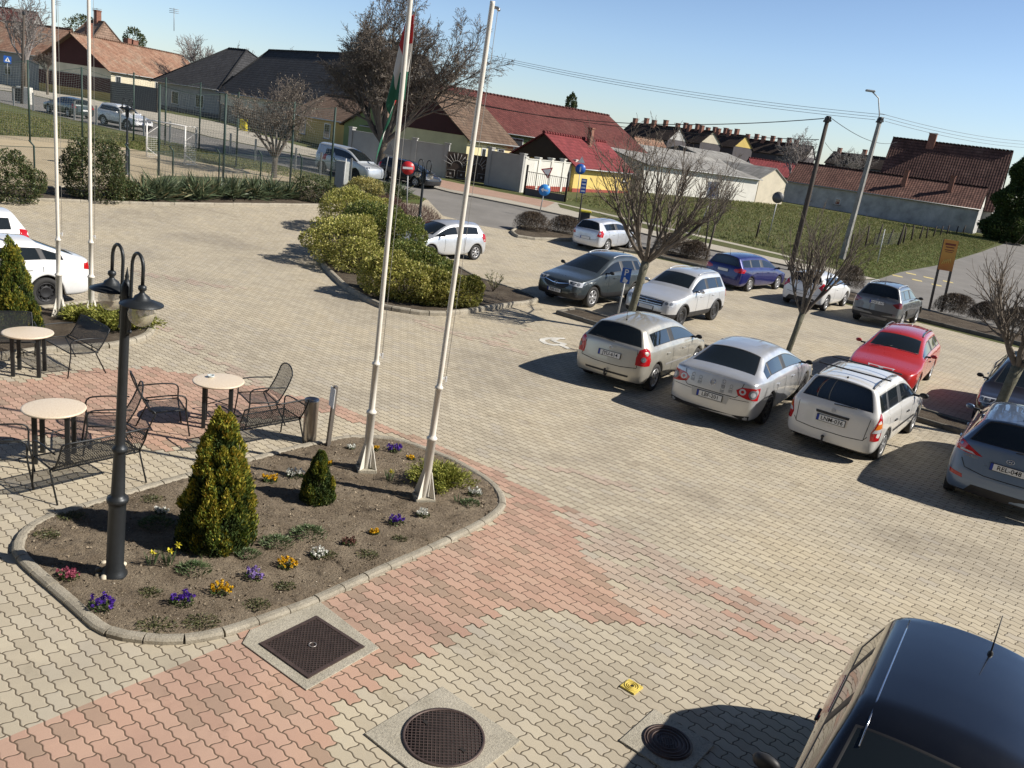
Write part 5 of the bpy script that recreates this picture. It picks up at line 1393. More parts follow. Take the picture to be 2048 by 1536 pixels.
def flagpole(pxl, label, hgt, lean=(0, 0), cleat=True):
    g = G(*pxl, .05); r = empty('flagpole', (g.x, g.y, .05), 0, label, 'flagpole', 'cream painted flagpoles')
    r.rotation_euler = (lean[0], lean[1], math.radians(20))
    mb = MB(); mb.box((0, 0, .02), (.27, .27, .06)); bevel(mb.build('base_plate', M_CONC, r), .008)
    for sx in (-1, 1):
        for sy in (-1, 1):
            mb = MB(); q = .055
            mb.prism([(sx * .05, sy * .05, .05), (sx * .125, sy * .125, .05), (sx * .118, sy * .118, .075), (sx * .052, sy * .052, .42)], (.008, -.008 * sx * sy, 0)); mb.build('gusset', M_POLEW, r)
            mb = MB(); mb.lathe([(0, .05), (.013, .05), (.013, .075), (.004, .08), (.004, .10), (0, .10)], 8, (sx * .118, sy * .09, 0)); mb.build('bolt', M_STEEL, r)
    mb = MB(); mb.lathe([(.062, .04), (.060, .88), (.072, .885), (.074, .90), (.070, .915), (.05, .93), (.045, .96), (.044, 1.60), (.056, 1.605), (.058, 1.62), (.052, 1.635), (.036, 1.65), (.034, 1.7), (.030, hgt - .03), (.030, hgt), (0, hgt)], 20); mb.build('shaft', M_POLEW, r)
    if cleat:
        mb = MB(); mb.box((.05, 0, 1.75), (.06, .02, .03)); mb.box((.08, 0, 1.74), (.02, .03, .07)); mb.build('cleat', M_WHITE, r)
        mb = MB(); mb.tube([(.075, 0, 1.75), (.082, 0, 3.2), (.08, .01, hgt - .1)], .0035, 5); mb.build('halyard', flat('grey_rope', (.25, .24, .22), .9), r)
        mb = MB(); mb.box((.03, 0, hgt - .06), (.1, .025, .03)); mb.lathe([(0, -.015), (.02, -.01), (.02, .01), (0, .015)], 12, (.085, 0, hgt - .075), axis='Y'); mb.build('pulley', M_STEEL, r)
    return r
flagpole((119, 634), 'leftmost of the four cream flagpoles, in the upper left bed', 9.2)
flagpole((183, 637), 'second flagpole from the left, rising from a low juniper', 9.2)
fp = flagpole((732, 940), 'flagpole carrying the flag, back corner of the front bed', 9.2)
flagpole((847, 998), 'bare flagpole nearest the camera, right part of the front bed', 6.35, lean=(0, .020))
def flag():
    b = NB('flag_cloth'); 
    uv = b.n('ShaderNodeUVMap'); sp = b.n('ShaderNodeSeparateXYZ'); b.l(uv.outputs[0], sp.inputs[0])
    b.base(b.ramp(sp.outputs[1], [(0, (.02, .13, .075)), (.333, (.62, .60, .56)), (.666, (.42, .02, .02))], 'CONSTANT')); b.set(rough=.8, sss=0.)
    g = G(732, 940, .05); P0_ = Vector((g.x, g.y, 0))
    NU, NV = 36, 24; bm = bmesh.new(); uvl = bm.loops.layers.uv.new('UVMap'); V = []
    rx, ry = right.xy.normalized(), Vector((0, 1))
    def pos(u, v):   # v=0 top
        if u < .45: t = u / .45; x = .05 - .05 * t - .19 * t * (.25 + v * .9); y = .05 + .10 * t; dr = .04 * t
        elif u < .7: t = (u - .45) / .25; x = -.19 * (.25 + v * .9) + .08 * t; y = .15 - .05 * t; dr = .04 + .22 * t
        else: t = (u - .7) / .3; x = -.19 * (.25 + v * .9) + .08 - .20 * t * (.3 + .6 * v); y = .10 + .05 * t; dr = .26 + .62 * t
        x += .012 * math.sin(u * 22 + v * 5); y += .02 * math.sin(u * 17 + v * 3)
        z = 6.22 - v * 1.02 - dr
        return (P0_.x + x * rx.x + 0, P0_.y + x * rx.y + y, z)
    g_ = [[bm.verts.new(pos(i / NU, j / NV)) for j in range(NV + 1)] for i in range(NU + 1)]
    for i in range(NU):
        for j in range(NV):
            f = bm.faces.new((g_[i][j], g_[i + 1][j], g_[i + 1][j + 1], g_[i][j + 1])); f.smooth = True
            for l, (a, c) in zip(f.loops, ((i, j), (i + 1, j), (i + 1, j + 1), (i, j + 1))): l[uvl].uv = (a / NU, 1 - c / NV)
    me = bpy.data.meshes.new('flag'); bm.to_mesh(me); bm.free(); me.materials.append(b.m); o = mesh_obj('flag', me)
    m = o.modifiers.new('t', 'SOLIDIFY'); m.thickness = .002
    tag(o, 'red white and green flag hanging limp beside its pole', 'flag')
flag()
# ------------------------------------------------------------------ road signs
M_BLUE = flat('sign_blue', (.015, .10, .42), .4, var=.05); M_BLUE2 = flat('sign_light_blue', (.04, .26, .66), .4, var=.05); M_RED = flat('sign_red', (.50, .02, .025), .4, var=.05)
M_GALV = flat('galvanised_post', (.33, .33, .32), .5, .5); M_DPOST = flat('dark_post', (.035, .028, .024), .6)
def post_sign(label, base, head, r_post=.03, mat=M_GALV, face=None, cat='road sign', name='road_sign'):
    """post from ground pixel 'base' to head pixel at the same depth; returns root, head point, facing matrix"""
    g = G(*base); h = at(head[0], head[1], g.y)
    r = empty(name, (g.x, g.y, g.z), 0, label, cat)
    t = h - g; mb = MB(); mb.tube([(0, 0, -.05), t * 1.0 + t.normalized() * .12], r_post, 10); mb.build('post', mat, r)
    f = Vector((CAM.x - h.x, CAM.y - h.y, 0)).normalized() if face is None else Vector((math.cos(math.radians(face)), math.sin(math.radians(face)), 0))
    zax = t.normalized(); x = zax.cross(f).normalized(); f2 = x.cross(zax)
    M = Matrix(((x.x, zax.x, f2.x, t.x + f2.x * .045), (x.y, zax.y, f2.y, t.y + f2.y * .045), (x.z, zax.z, f2.z, t.z + f2.z * .045), (0, 0, 0, 1)))
    return r, M
def disc(r, th=.01, n=32, mat=None, name='disc', root=None, M=None, z=0):
    mb = MB(); mb.lathe([(0, z), (r, z), (r, z + th), (0, z + th)], n); o = mb.build(name, mat, root); o.matrix_local = M; return o
def ppoly(name, pts, mat, root, M, z=.006, th=.006):
    mb = MB(); mb.prism([(p[0], p[1], z) for p in pts], (0, 0, th)); o = mb.build(name, mat, root); o.matrix_local = M; return o
def signs():
    R_, M = post_sign('red and white no entry sign on a grey post by the shrub island', (813, 440), (816, 336))
    disc(.31, mat=M_RED, name='disc', root=R_, M=M); ppoly('white_bar', [(-.24, -.05), (.24, -.05), (.24, .05), (-.24, .05)], M_WHITE, R_, M, .010)
    R_, M = post_sign('tilted round blue arrow sign above the clipped hedge', (1077, 437), (1089, 380))
    disc(.33, mat=M_BLUE2, name='disc', root=R_, M=M)
    ppoly('white_arrow', [(-.22, 0), (-.06, .13), (-.06, .045), (.22, .045), (.22, -.045), (-.06, -.045), (-.06, -.13)], M_WHITE, R_, M, .010)
    R_, M = post_sign('red bordered triangle sign on a pole in front of the white gate railing', (1100, 398), (1095, 347))
    ppoly('border', [(-.42, .36), (.42, .36), (0, -.38)], M_RED, R_, M, 0, .01); ppoly('white_field', [(-.30, .29), (.30, .29), (0, -.24)], M_WHITE, R_, M, .010)
    R_, M = post_sign('round blue footway sign on a tall pole beside the yellow house', (1152, 405), (1161, 338))
    disc(.36, mat=M_BLUE, name='disc', root=R_, M=M)
    ppoly('figure', [(-.05, -.2), (.05, -.2), (.05, .1), (0, .2), (-.05, .1)], M_WHITE, R_, M, .010)
    M2 = M @ Matrix.Translation((0, .62, 0)); ppoly('warning_triangle', [(-.24, -.2), (.24, -.2), (0, .24)], M_WHITE, R_, M2, 0, .01)
    R_, M = post_sign('dark post with a small blue board beside the parked silver estate', (1157, 442), (1167, 372), .045, M_DPOST)
    ppoly('board', [(-.17, -.42), (.17, -.42), (.17, .42), (-.17, .42)], M_BLUE, R_, M, 0, .02)
    for k in range(4): ppoly('white_field', [(-.12, -.34 + k * .2), (.12, -.34 + k * .2), (.12, -.24 + k * .2), (-.12, -.24 + k * .2)], M_WHITE, R_, M, .020, .004)
    R_, M = post_sign('dark post with a blue and white information sign behind the street trees', (1408, 512), (1425, 380), .045, M_DPOST)
    ppoly('board', [(-.28, -.42), (.28, -.42), (.28, .42), (-.28, .42)], M_WHITE, R_, M, 0, .02)
    ppoly('blue_mark', [(-.2, .05), (0, .3), (.2, .05), (.05, -.05), (.18, -.3), (-.18, -.3), (-.05, -.05)], M_BLUE, R_, M, .020, .004)
    R_, M = post_sign('round grey back of a road sign on a thin leaning pole at the meadow edge', (1534, 487), (1556, 395), .03, M_GALV)
    disc(.36, mat=flat('sign_back_grey', (.13, .13, .135), .5, .4), name='disc', root=R_, M=M)
    R_, M = post_sign('blue square pedestrian crossing sign far left on the pavement', (14, 171), (15, 119))
    ppoly('board', [(-.45, -.45), (.45, -.45), (.45, .45), (-.45, .45)], M_BLUE, R_, M, 0, .02); ppoly('white_triangle', [(-.33, -.28), (.33, -.28), (0, .32)], M_WHITE, R_, M, .020, .004)
    ppoly('figure', [(-.03, -.2), (.08, -.2), (.03, 0), (.03, .12), (-.03, .12), (-.06, 0)], M_LETTER, R_, M, .024, .004)
    R_, M = post_sign('white post between the meadow and the junction, without a sign', (1754, 527), (1769, 462), .03, flat('white_post', (.5, .5, .48), .6))
    R_, M = post_sign('leaning thin pole by the transformer box, grey cabinet side', (1404 - 10, 470), (1415, 415), .03, flat('white_post', (.5, .5, .48), .6))
    R_['label'] = 'short white marker post on the meadow edge left of the leaning sign pole'
    R_, M = post_sign('grey road sign seen from behind next to the big tree trunk', (767, 368), (779, 298), .03)
    ppoly('plate', [(-.36, -.34), (.36, -.34), (0, .36)], flat('sign_back_grey', (.13, .13, .135), .5, .4), R_, M, 0, .012)
    R_, M = post_sign('pale slim post standing in the shrubs beside the grey cabinet', (683, 398), (692, 322), .03, flat('white_post', (.5, .5, .48), .6))
    # parking sign at the strip
    R_, M = post_sign('blue disabled parking sign on a leaning white post beside a street tree', (1233, 642), (1252, 551), .028, flat('white_post', (.5, .5, .48), .6))
    ppoly('board', [(-.14, -.23), (.14, -.23), (.14, .23), (-.14, .23)], M_BLUE, R_, M, 0, .012)
    lettering('P', .27, M_WHITE, R_, M @ Matrix.Translation((0, .09, .014)))
    ppoly('wheelchair_mark', [(-.07, -.2), (.05, -.22), (.09, -.13), (.0, -.08), (.0, -.05), (-.05, -.05)], M_WHITE, R_, M, .012, .003)
    # leaning advertising panel on two posts
    a, b = G(1858, 620), G(1866 + 14, 645); b = G(1871, 631)
    r = empty('advertising_panel', (a.x, a.y, a.z), 0, 'leaning orange advertising panel on two dark posts at the junction', 'advertising sign')
    ta, tb = at(1890, 478, a.y) - a, at(1900, 478, a.y) - a
    d = Vector((.78, .0, 0)); d = Vector((.62, -.1, 0)); d0 = b - a; d0.z = 0
    wv = Vector((.52, -.12, 0))
    for o in (Vector(), wv):
        mb = MB(); R = ta.to_track_quat('Z', 'Y').to_matrix(); mb.box(o + ta / 2, (.07, .09, ta.length), R=R); mb.build('post', M_DPOST, r)
    t = ta.normalized(); L = ta.length; x = wv.normalized(); f2 = x.cross(t).normalized(); 
    if f2.y > 0: f2 = -f2
    bmat = NB('orange_poster'); sp = bmat.n('ShaderNodeSeparateXYZ'); bmat.l(bmat.pos(True), sp.inputs[0])
    bmat.base(bmat.mix(bmat.math('MULTIPLY', bmat.noise(5, 4, .6, bmat.pos(True)), 1.), bmat.ramp(bmat.math('DIVIDE', sp.outputs[2], L), [(.55, (.35, .03, .02)), (.66, (.62, .17, .03)), (.8, (.72, .36, .07)), (1, (.68, .25, .05))]), (.62, .30, .06)))
    c = wv / 2 + t * (L * .79); mb = MB(); R = Matrix((x, f2, t)).transposed()
    mb.box(c + f2 * .06, (.60, .03, L * .42), R=R); mb.build('panel', bmat.m, r)
    Mx = Matrix(((x.x, t.x, f2.x, 0), (x.y, t.y, f2.y, 0), (x.z, t.z, f2.z, 0), (0, 0, 0, 1)))
    dk = flat('poster_brown', (.20, .04, .02), .5)
    for k, (hh, s, tx) in enumerate(((.93, .17, 'Pizzeria'), (.86, .10, 'Étterem'), (.81, .08, 'nyitva'))):
        pass
    for k, (hh, w_, t_) in enumerate(((.94, .44, .09), (.90, .36, .05), (.86, .40, .04), (.835, .30, .03))):
        o = wv / 2 + t * (L * hh) + f2 * .078; mb = MB(); mb.box(o, (w_, .004, t_), R=R); mb.build('poster_line', dk, r)
    mb = MB(); 
    o = wv / 2 + t * (L * .69) + f2 * .078
    for k in range(5): mb.tube([o + x * (-.2 + k * .09) + t * (-.1 + .03 * k), o + x * (-.12 + k * .06) + t * (.12 + .02 * k)], .02, 6)
    mb.build('poster_picture', flat('poster_yellow', (.75, .50, .12), .5), r)
signs()
# ------------------------------------------------------------------ vegetation
import numpy as np
RS = np.random.RandomState(11)
def leaf_mat(name, stops, rough=.5, trans=.25, spec=.35):
    b = NB(name); g = b.n('ShaderNodeNewGeometry'); c = b.ramp(g.outputs['Random Per Island'], stops); b.base(c); b.set(rough=rough, spec=spec)
    if trans:
        t = b.n('ShaderNodeBsdfTranslucent'); b.l(c, t.inputs[0]); mx = b.n('ShaderNodeMixShader'); mx.inputs[0].default_value = trans
        b.l(b.b.outputs[0], mx.inputs[1]); b.l(t.outputs[0], mx.inputs[2]); b.l(mx.outputs[0], b.t.nodes['Material Output'].inputs[0])
    return b.m
def leaves(name, C, D, L, Wd, mat, parent=None, fold=.25, jitter=.5, mi=None, mats=None):
    """N leaf blades: centres C, directions D (N,3), lengths L, widths Wd -> one mesh of bent diamond blades"""
    N = len(C); C = np.asarray(C, float); D = np.asarray(D, float) + RS.normal(0, jitter, (N, 3)) * np.ones((N, 1))
    D /= np.linalg.norm(D, axis=1)[:, None] + 1e-9
    R_ = RS.normal(0, 1, (N, 3)); S_ = np.cross(D, R_); S_ /= np.linalg.norm(S_, axis=1)[:, None] + 1e-9
    Nn = np.cross(S_, D)
    L = (np.ones(N) * L)[:, None] * RS.uniform(.7, 1.25, (N, 1)); Wd = (np.ones(N) * Wd)[:, None] * RS.uniform(.75, 1.2, (N, 1))
    v = np.empty((N, 4, 3)); v[:, 0] = C - D * L * .5; v[:, 1] = C + S_ * Wd * .5 + Nn * Wd * fold; v[:, 2] = C + D * L * .5; v[:, 3] = C - S_ * Wd * .5 + Nn * Wd * fold
    me = bpy.data.meshes.new(name); me.vertices.add(4 * N); me.vertices.foreach_set('co', v.reshape(-1))
    me.loops.add(4 * N); me.loops.foreach_set('vertex_index', np.arange(4 * N, dtype=np.int32)); me.polygons.add(N)
    me.polygons.foreach_set('loop_start', np.arange(0, 4 * N, 4, dtype=np.int32)); me.polygons.foreach_set('loop_total', np.full(N, 4, dtype=np.int32))
    for m in (mats or [mat]): me.materials.append(m)
    if mi is not None: me.polygons.foreach_set('material_index', np.asarray(mi, np.int32))
    me.update(calc_edges=True); return mesh_obj(name, me, parent)
def lumps(cs, n, shell=.35, hollow=.5):
    """points spread through the outer part of ellipsoids cs = [(x,y,z,rx,ry,rz)]; returns points and outward directions"""
    cs = np.asarray(cs, float); vol = (cs[:, 3] * cs[:, 4] + cs[:, 3] * cs[:, 5]) ; k = RS.choice(len(cs), n, p=vol / vol.sum())
    d = RS.normal(0, 1, (n, 3)); d /= np.linalg.norm(d, axis=1)[:, None]
    r = 1 - np.abs(RS.normal(0, shell, n)) * .6; r = np.clip(r, hollow * .3, 1.08)
    p = cs[k, :3] + d * cs[k, 3:] * r[:, None]
    keep = p[:, 2] > .0
    # drop points deep inside another lump
    for q in cs:
        e = ((p - q[:3]) / q[3:]); keep &= (e ** 2).sum(1) > hollow ** 2
    return p[keep], d[keep]
def shrub(name, label, cs, n, L, W, mat, group=None, stem=None, cat='shrub', base=None, updir=.4, stems=14, shell=.35, hollow=.62):
    b = Vector(base) if base else Vector((cs[0][0], cs[0][1], 0)); z0 = H(b.x, b.y)
    r = empty(name, (b.x, b.y, z0), 0, label, cat, group)
    c2 = [(c[0] - b.x, c[1] - b.y, c[2], c[3], c[4], c[5]) for c in cs]
    # ragged outline: small lumps on the big ones
    ex = []
    for c in c2:
        for _ in range(9):
            d = RS.normal(0, 1, 3); d /= np.linalg.norm(d); d[2] = abs(d[2]) * .9; k = RS.uniform(.18, .38); ex.append((c[0] + d[0] * c[3] * .9, c[1] + d[1] * c[4] * .9, c[2] + d[2] * c[5] * .9, c[3] * k, c[4] * k, c[5] * k * 1.1))
    P1, D1 = lumps(c2 + ex, n, shell, hollow)
    m1 = P1[:, 2] > .03; P1, D1 = P1[m1], D1[m1]
    D1 = D1 + np.array([0, 0, updir]); leaves('foliage', P1, D1, L, W, mat, r, jitter=.6)
    mb = MB()
    for _ in range(stems):
        c = c2[RS.randint(len(c2))]; d = RS.normal(0, 1, 3) * .5; e = Vector((c[0] + d[0] * c[3], c[1] + d[1] * c[4], c[2] + abs(d[2]) * c[5] * .6))
        mb.tube([(d[0] * .12, d[1] * .12, -.02), e * .55 + Vector((0, 0, .05)), e], [.022, .014, .006], 5)
    mb.build('stems', stem or M_BARK, r, fix=False); return r
def bark(name, a, b_):
    m = NB(name); m.base(m.ramp(m.noise(9, 6, .7, m.pos(True)), [(.3, a), (.7, b_)])); m.set(rough=.92, spec=.2); m.bump(m.noise(25, 5, .7, m.pos(True)), .8, .03); return m.m
M_BARK = bark('grey_brown_bark', (.075, .06, .045), (.16, .135, .105))
M_BARKG = bark('greenish_bark', (.10, .095, .065), (.22, .205, .15))
M_TWIG = flat('twig_brown', (.14, .115, .095), .9, var=.3)
M_TWIGG = flat('twig_grey', (.135, .11, .085), .9, var=.3)
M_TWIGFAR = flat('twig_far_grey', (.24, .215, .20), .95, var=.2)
M_EUON = leaf_mat('variegated_leaf', [(0, (.13, .15, .025)), (.25, (.24, .26, .05)), (.5, (.42, .40, .10)), (.8, (.62, .56, .20)), (1, (.12, .13, .03))])
M_EUON2 = leaf_mat('yellow_variegated_leaf', [(0, (.20, .20, .04)), (.4, (.45, .38, .12)), (.8, (.62, .54, .24)), (1, (.14, .15, .03))])
M_EUON3 = leaf_mat('green_variegated_leaf', [(0, (.07, .11, .025)), (.45, (.13, .17, .04)), (.75, (.36, .35, .10)), (1, (.09, .12, .03))])
M_DGREEN = leaf_mat('dark_evergreen_leaf', [(0, (.035, .055, .018)), (.5, (.06, .085, .028)), (.85, (.11, .12, .045)), (1, (.16, .12, .06))], trans=.12)
M_THUJA = leaf_mat('thuja_green', [(0, (.06, .10, .02)), (.45, (.11, .16, .025)), (.75, (.20, .23, .04)), (1, (.34, .29, .05))], rough=.7, trans=.2)
M_THUJAG = leaf_mat('thuja_gold', [(0, (.24, .28, .04)), (.4, (.40, .38, .05)), (.8, (.56, .45, .07)), (1, (.46, .30, .05))], rough=.7, trans=.2)
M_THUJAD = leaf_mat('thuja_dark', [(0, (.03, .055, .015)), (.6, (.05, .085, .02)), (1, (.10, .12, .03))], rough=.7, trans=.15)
M_JUNI = leaf_mat('juniper_green', [(0, (.13, .16, .03)), (.5, (.26, .28, .05)), (1, (.42, .40, .10))], rough=.7, trans=.2)
M_YUCCA = leaf_mat('yucca_blade', [(0, (.06, .085, .045)), (.6, (.11, .15, .08)), (.85, (.18, .20, .11)), (1, (.36, .28, .16))], trans=.12)
M_REDTWIG = leaf_mat('barberry_twig', [(0, (.07, .035, .03)), (.6, (.12, .06, .05)), (1, (.17, .10, .08))], trans=0)
M_HEDGE = leaf_mat('bare_hedge_twig', [(0, (.05, .034, .024)), (.6, (.095, .066, .044)), (1, (.17, .125, .075))], trans=0)
M_SEED = leaf_mat('dry_seed_bunch', [(0, (.13, .11, .085)), (.5, (.24, .195, .145)), (1, (.38, .31, .23))], trans=.1)
def thuja(label, base, hgt, wid, gold=.5, n=9000, name='conifer', group='cone shaped thujas', bz=.05, lean=0):
    g = Vector(base); r = empty(name, (g.x, g.y, bz + H(g.x, g.y)), 0, label, 'conifer', group)
    # irregular cone made of upright plumes
    K = int(70 * wid / .85); C, D, MI = [], [], []
    pl = []
    for k in range(K):
        h = hgt * (RS.uniform(0, 1) ** 1.15) * .93; rr = wid / 2 * (1 - (h / hgt) ** 1.45) * (.8 + .2 * min(1, h / (.12 * hgt))); a = RS.uniform(0, 2 * math.pi)
        pl.append((h, rr * RS.uniform(.82, 1.02), a, RS.uniform(.10, .2) * (hgt / 1.5 + .3) * (1.15 - .6 * h / hgt), RS.rand() < gold * (.55 + .8 * h / hgt)))
    for (h, rr, a, ln, go) in pl:
        m = int(n / K); t = RS.uniform(0, 1, m); ph = RS.uniform(0, 2 * math.pi, m); w_ = wid * .085 * np.sin(np.pi * np.clip(t, .06, 1) ** .7) * RS.uniform(.4, 1.1, m)
        x = (rr - .02 + .04 * t) * math.cos(a) * (1 - .22 * t) + w_ * np.cos(ph); y = (rr - .02 + .04 * t) * math.sin(a) * (1 - .22 * t) + w_ * np.sin(ph); z = h + t * ln * 1.5 - .05
        C.append(np.stack([x + lean * z, y, z], 1)); D.append(np.stack([np.cos(ph) * .35 + math.cos(a) * .3, np.sin(ph) * .35 + math.sin(a) * .3, np.full(m, 1.)], 1))
        MI.append(((RS.rand(m) < (.8 if go else .10)) & (RS.rand(m) < .35 + .65 * t)).astype(int))
    # inner fill
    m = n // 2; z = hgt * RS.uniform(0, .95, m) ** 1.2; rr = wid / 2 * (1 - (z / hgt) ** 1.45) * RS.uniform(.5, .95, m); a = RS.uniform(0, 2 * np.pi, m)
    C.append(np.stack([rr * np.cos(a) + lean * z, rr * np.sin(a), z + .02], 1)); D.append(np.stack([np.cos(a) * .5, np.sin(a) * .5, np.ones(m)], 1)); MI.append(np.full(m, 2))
    C, D, MI = np.concatenate(C), np.concatenate(D), np.concatenate(MI); s = .75 + .25 * min(1.5, hgt)
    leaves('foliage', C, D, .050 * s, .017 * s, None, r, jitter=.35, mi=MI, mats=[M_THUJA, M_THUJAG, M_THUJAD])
    mb = MB(); mb.lathe([(.035, -.05), (.03, hgt * .5), (.01, hgt * .9)], 8); mb.build('trunk', M_BARK, r); return r
def frond_shrub(label, base, rx, ry, h, n, mat, z0=.07, name='juniper', cat='shrub', group=None, L=.09, W=.022):
    g = Vector(base); r = empty(name, (g.x, g.y, z0 + H(g.x, g.y)), 0, label, cat, group)
    C, D = [], []
    for k in range(46):
        a = RS.uniform(0, 2 * math.pi); q = RS.uniform(.1, 1) ** .6; e = np.array([rx * q * math.cos(a), ry * q * math.sin(a), h * RS.uniform(.35, 1.1) * (1.1 - .6 * q)])
        m = n // 46; t = RS.uniform(.25, 1, m)[:, None]; p = e * t + np.array([0, 0, 1.]) * (np.sin(t * 2.2) * h * .15) + RS.normal(0, .035, (m, 3)) * (1 + (1 - t)); C.append(p); D.append(np.tile(e / np.linalg.norm(e) + [0, 0, .25], (m, 1)))
    C = np.concatenate(C); D = np.concatenate(D); C[:, 2] = np.maximum(C[:, 2], .01)
    leaves('foliage', C, D, L, W, mat, r, jitter=.45)
    mb = MB()
    for k in range(7):
        a = k * .9; mb.tube([(0, 0, -.03), (rx * .4 * math.cos(a), ry * .4 * math.sin(a), h * .4), (rx * .8 * math.cos(a), ry * .8 * math.sin(a), h * .6)], [.02, .012, .004], 5)
    mb.build('stems', M_BARK, r, fix=False); return r
# ---- bare trees
def grow(segs, p, d, L, r, lev, par):
    """par: dict of levels -> (children, angle, length ratio, upward pull, wiggle)"""
    ch, ang, ratio, pull, wig = par[lev]
    n = 4 if lev > 1 else 5; pts = [Vector(p)]; rad = [r]; d = Vector(d).normalized()
    for i in range(n):
        d = (d + Vector((rnd.gauss(0, wig), rnd.gauss(0, wig), rnd.gauss(0, wig) + pull))).normalized(); pts.append(pts[-1] + d * L / n); rad.append(r * (1 - .72 * (i + 1) / n))
    segs.append((pts, rad, lev))
    if lev + 1 not in par: return
    for k in range(ch):
        t = .25 + .75 * (k + rnd.random() * .8) / ch; t = min(.98, t); i = min(n - 1, int(t * n)); q = pts[i].lerp(pts[i + 1], t * n - i)
        dd = (pts[i + 1] - pts[i]).normalized(); ax = dd.orthogonal().normalized(); ax.rotate(Matrix.Rotation(rnd.uniform(0, 6.283), 3, dd)); nd = dd.copy(); nd.rotate(Matrix.Rotation(rnd.gauss(ang, .16), 3, ax))
        grow(segs, q, nd, L * ratio * rnd.uniform(.65, 1.2) * (1.1 - .35 * t), max(.0025, rad[i] * .62), lev + 1, par)
def bare_tree(label, base, trunk_h, r0_, limbs, par, lean=(0, 0), group=None, spread=.6, twigm=None, barkm=None, seeds=0, name='bare_tree', l0=2.0, minr=.003, cat='tree', seedm=None, trunkpts=None, sl=.09, bend=0.):
    g = Vector(base); r = empty(name, (g.x, g.y, H(g.x, g.y)), 0, label, cat, group)
    tp = Vector((lean[0] * trunk_h, lean[1] * trunk_h, trunk_h)); P = [Vector((0, 0, -.1)), Vector((0, 0, .05)), tp * .35 + Vector((bend, 0, 0)), tp * .7 + Vector((bend * .6, 0, 0)), tp]
    mb = MB(); mb.tube(P, [r0_ * 1.35, r0_ * 1.1, r0_ * .95, r0_ * .9, r0_ * 1.05], 12); mb.build('trunk', barkm or M_BARK, r, fix=False)
    segs = []
    for k in range(limbs):
        a = 2 * math.pi * (k + rnd.uniform(-.3, .3)) / limbs; s = spread * (rnd.uniform(.35, 1.15) if limbs > 3 else 1)
        d = Vector((math.cos(a) * s + lean[0], math.sin(a) * s + lean[1], 1)); grow(segs, tp + Vector((math.cos(a), math.sin(a), -.3)) * r0_ * .5, d, l0 * rnd.uniform(.8, 1.15), r0_ * .55, 0, par)
    mb = MB()
    for pts, rad, lev in segs: mb.tube(pts, [max(minr, q) for q in rad], 6 if lev == 0 else 4 if lev < 2 else 3, cap=False)
    mb.build('crown', twigm or M_TWIG, r, fix=False)
    if seeds:
        ends = [q for pts, rad, lev in segs if lev >= 2 for q in pts[1:]]; E_ = np.array([tuple(q) for q in ends]); k = RS.randint(0, len(E_), seeds); C = E_[k] + RS.normal(0, .10, (seeds, 3)); D = np.tile([0, 0, -1.], (seeds, 1))
        leaves('dry_seeds', C, D, sl, sl * .5, seedm or M_SEED, r, jitter=.5)
    return r
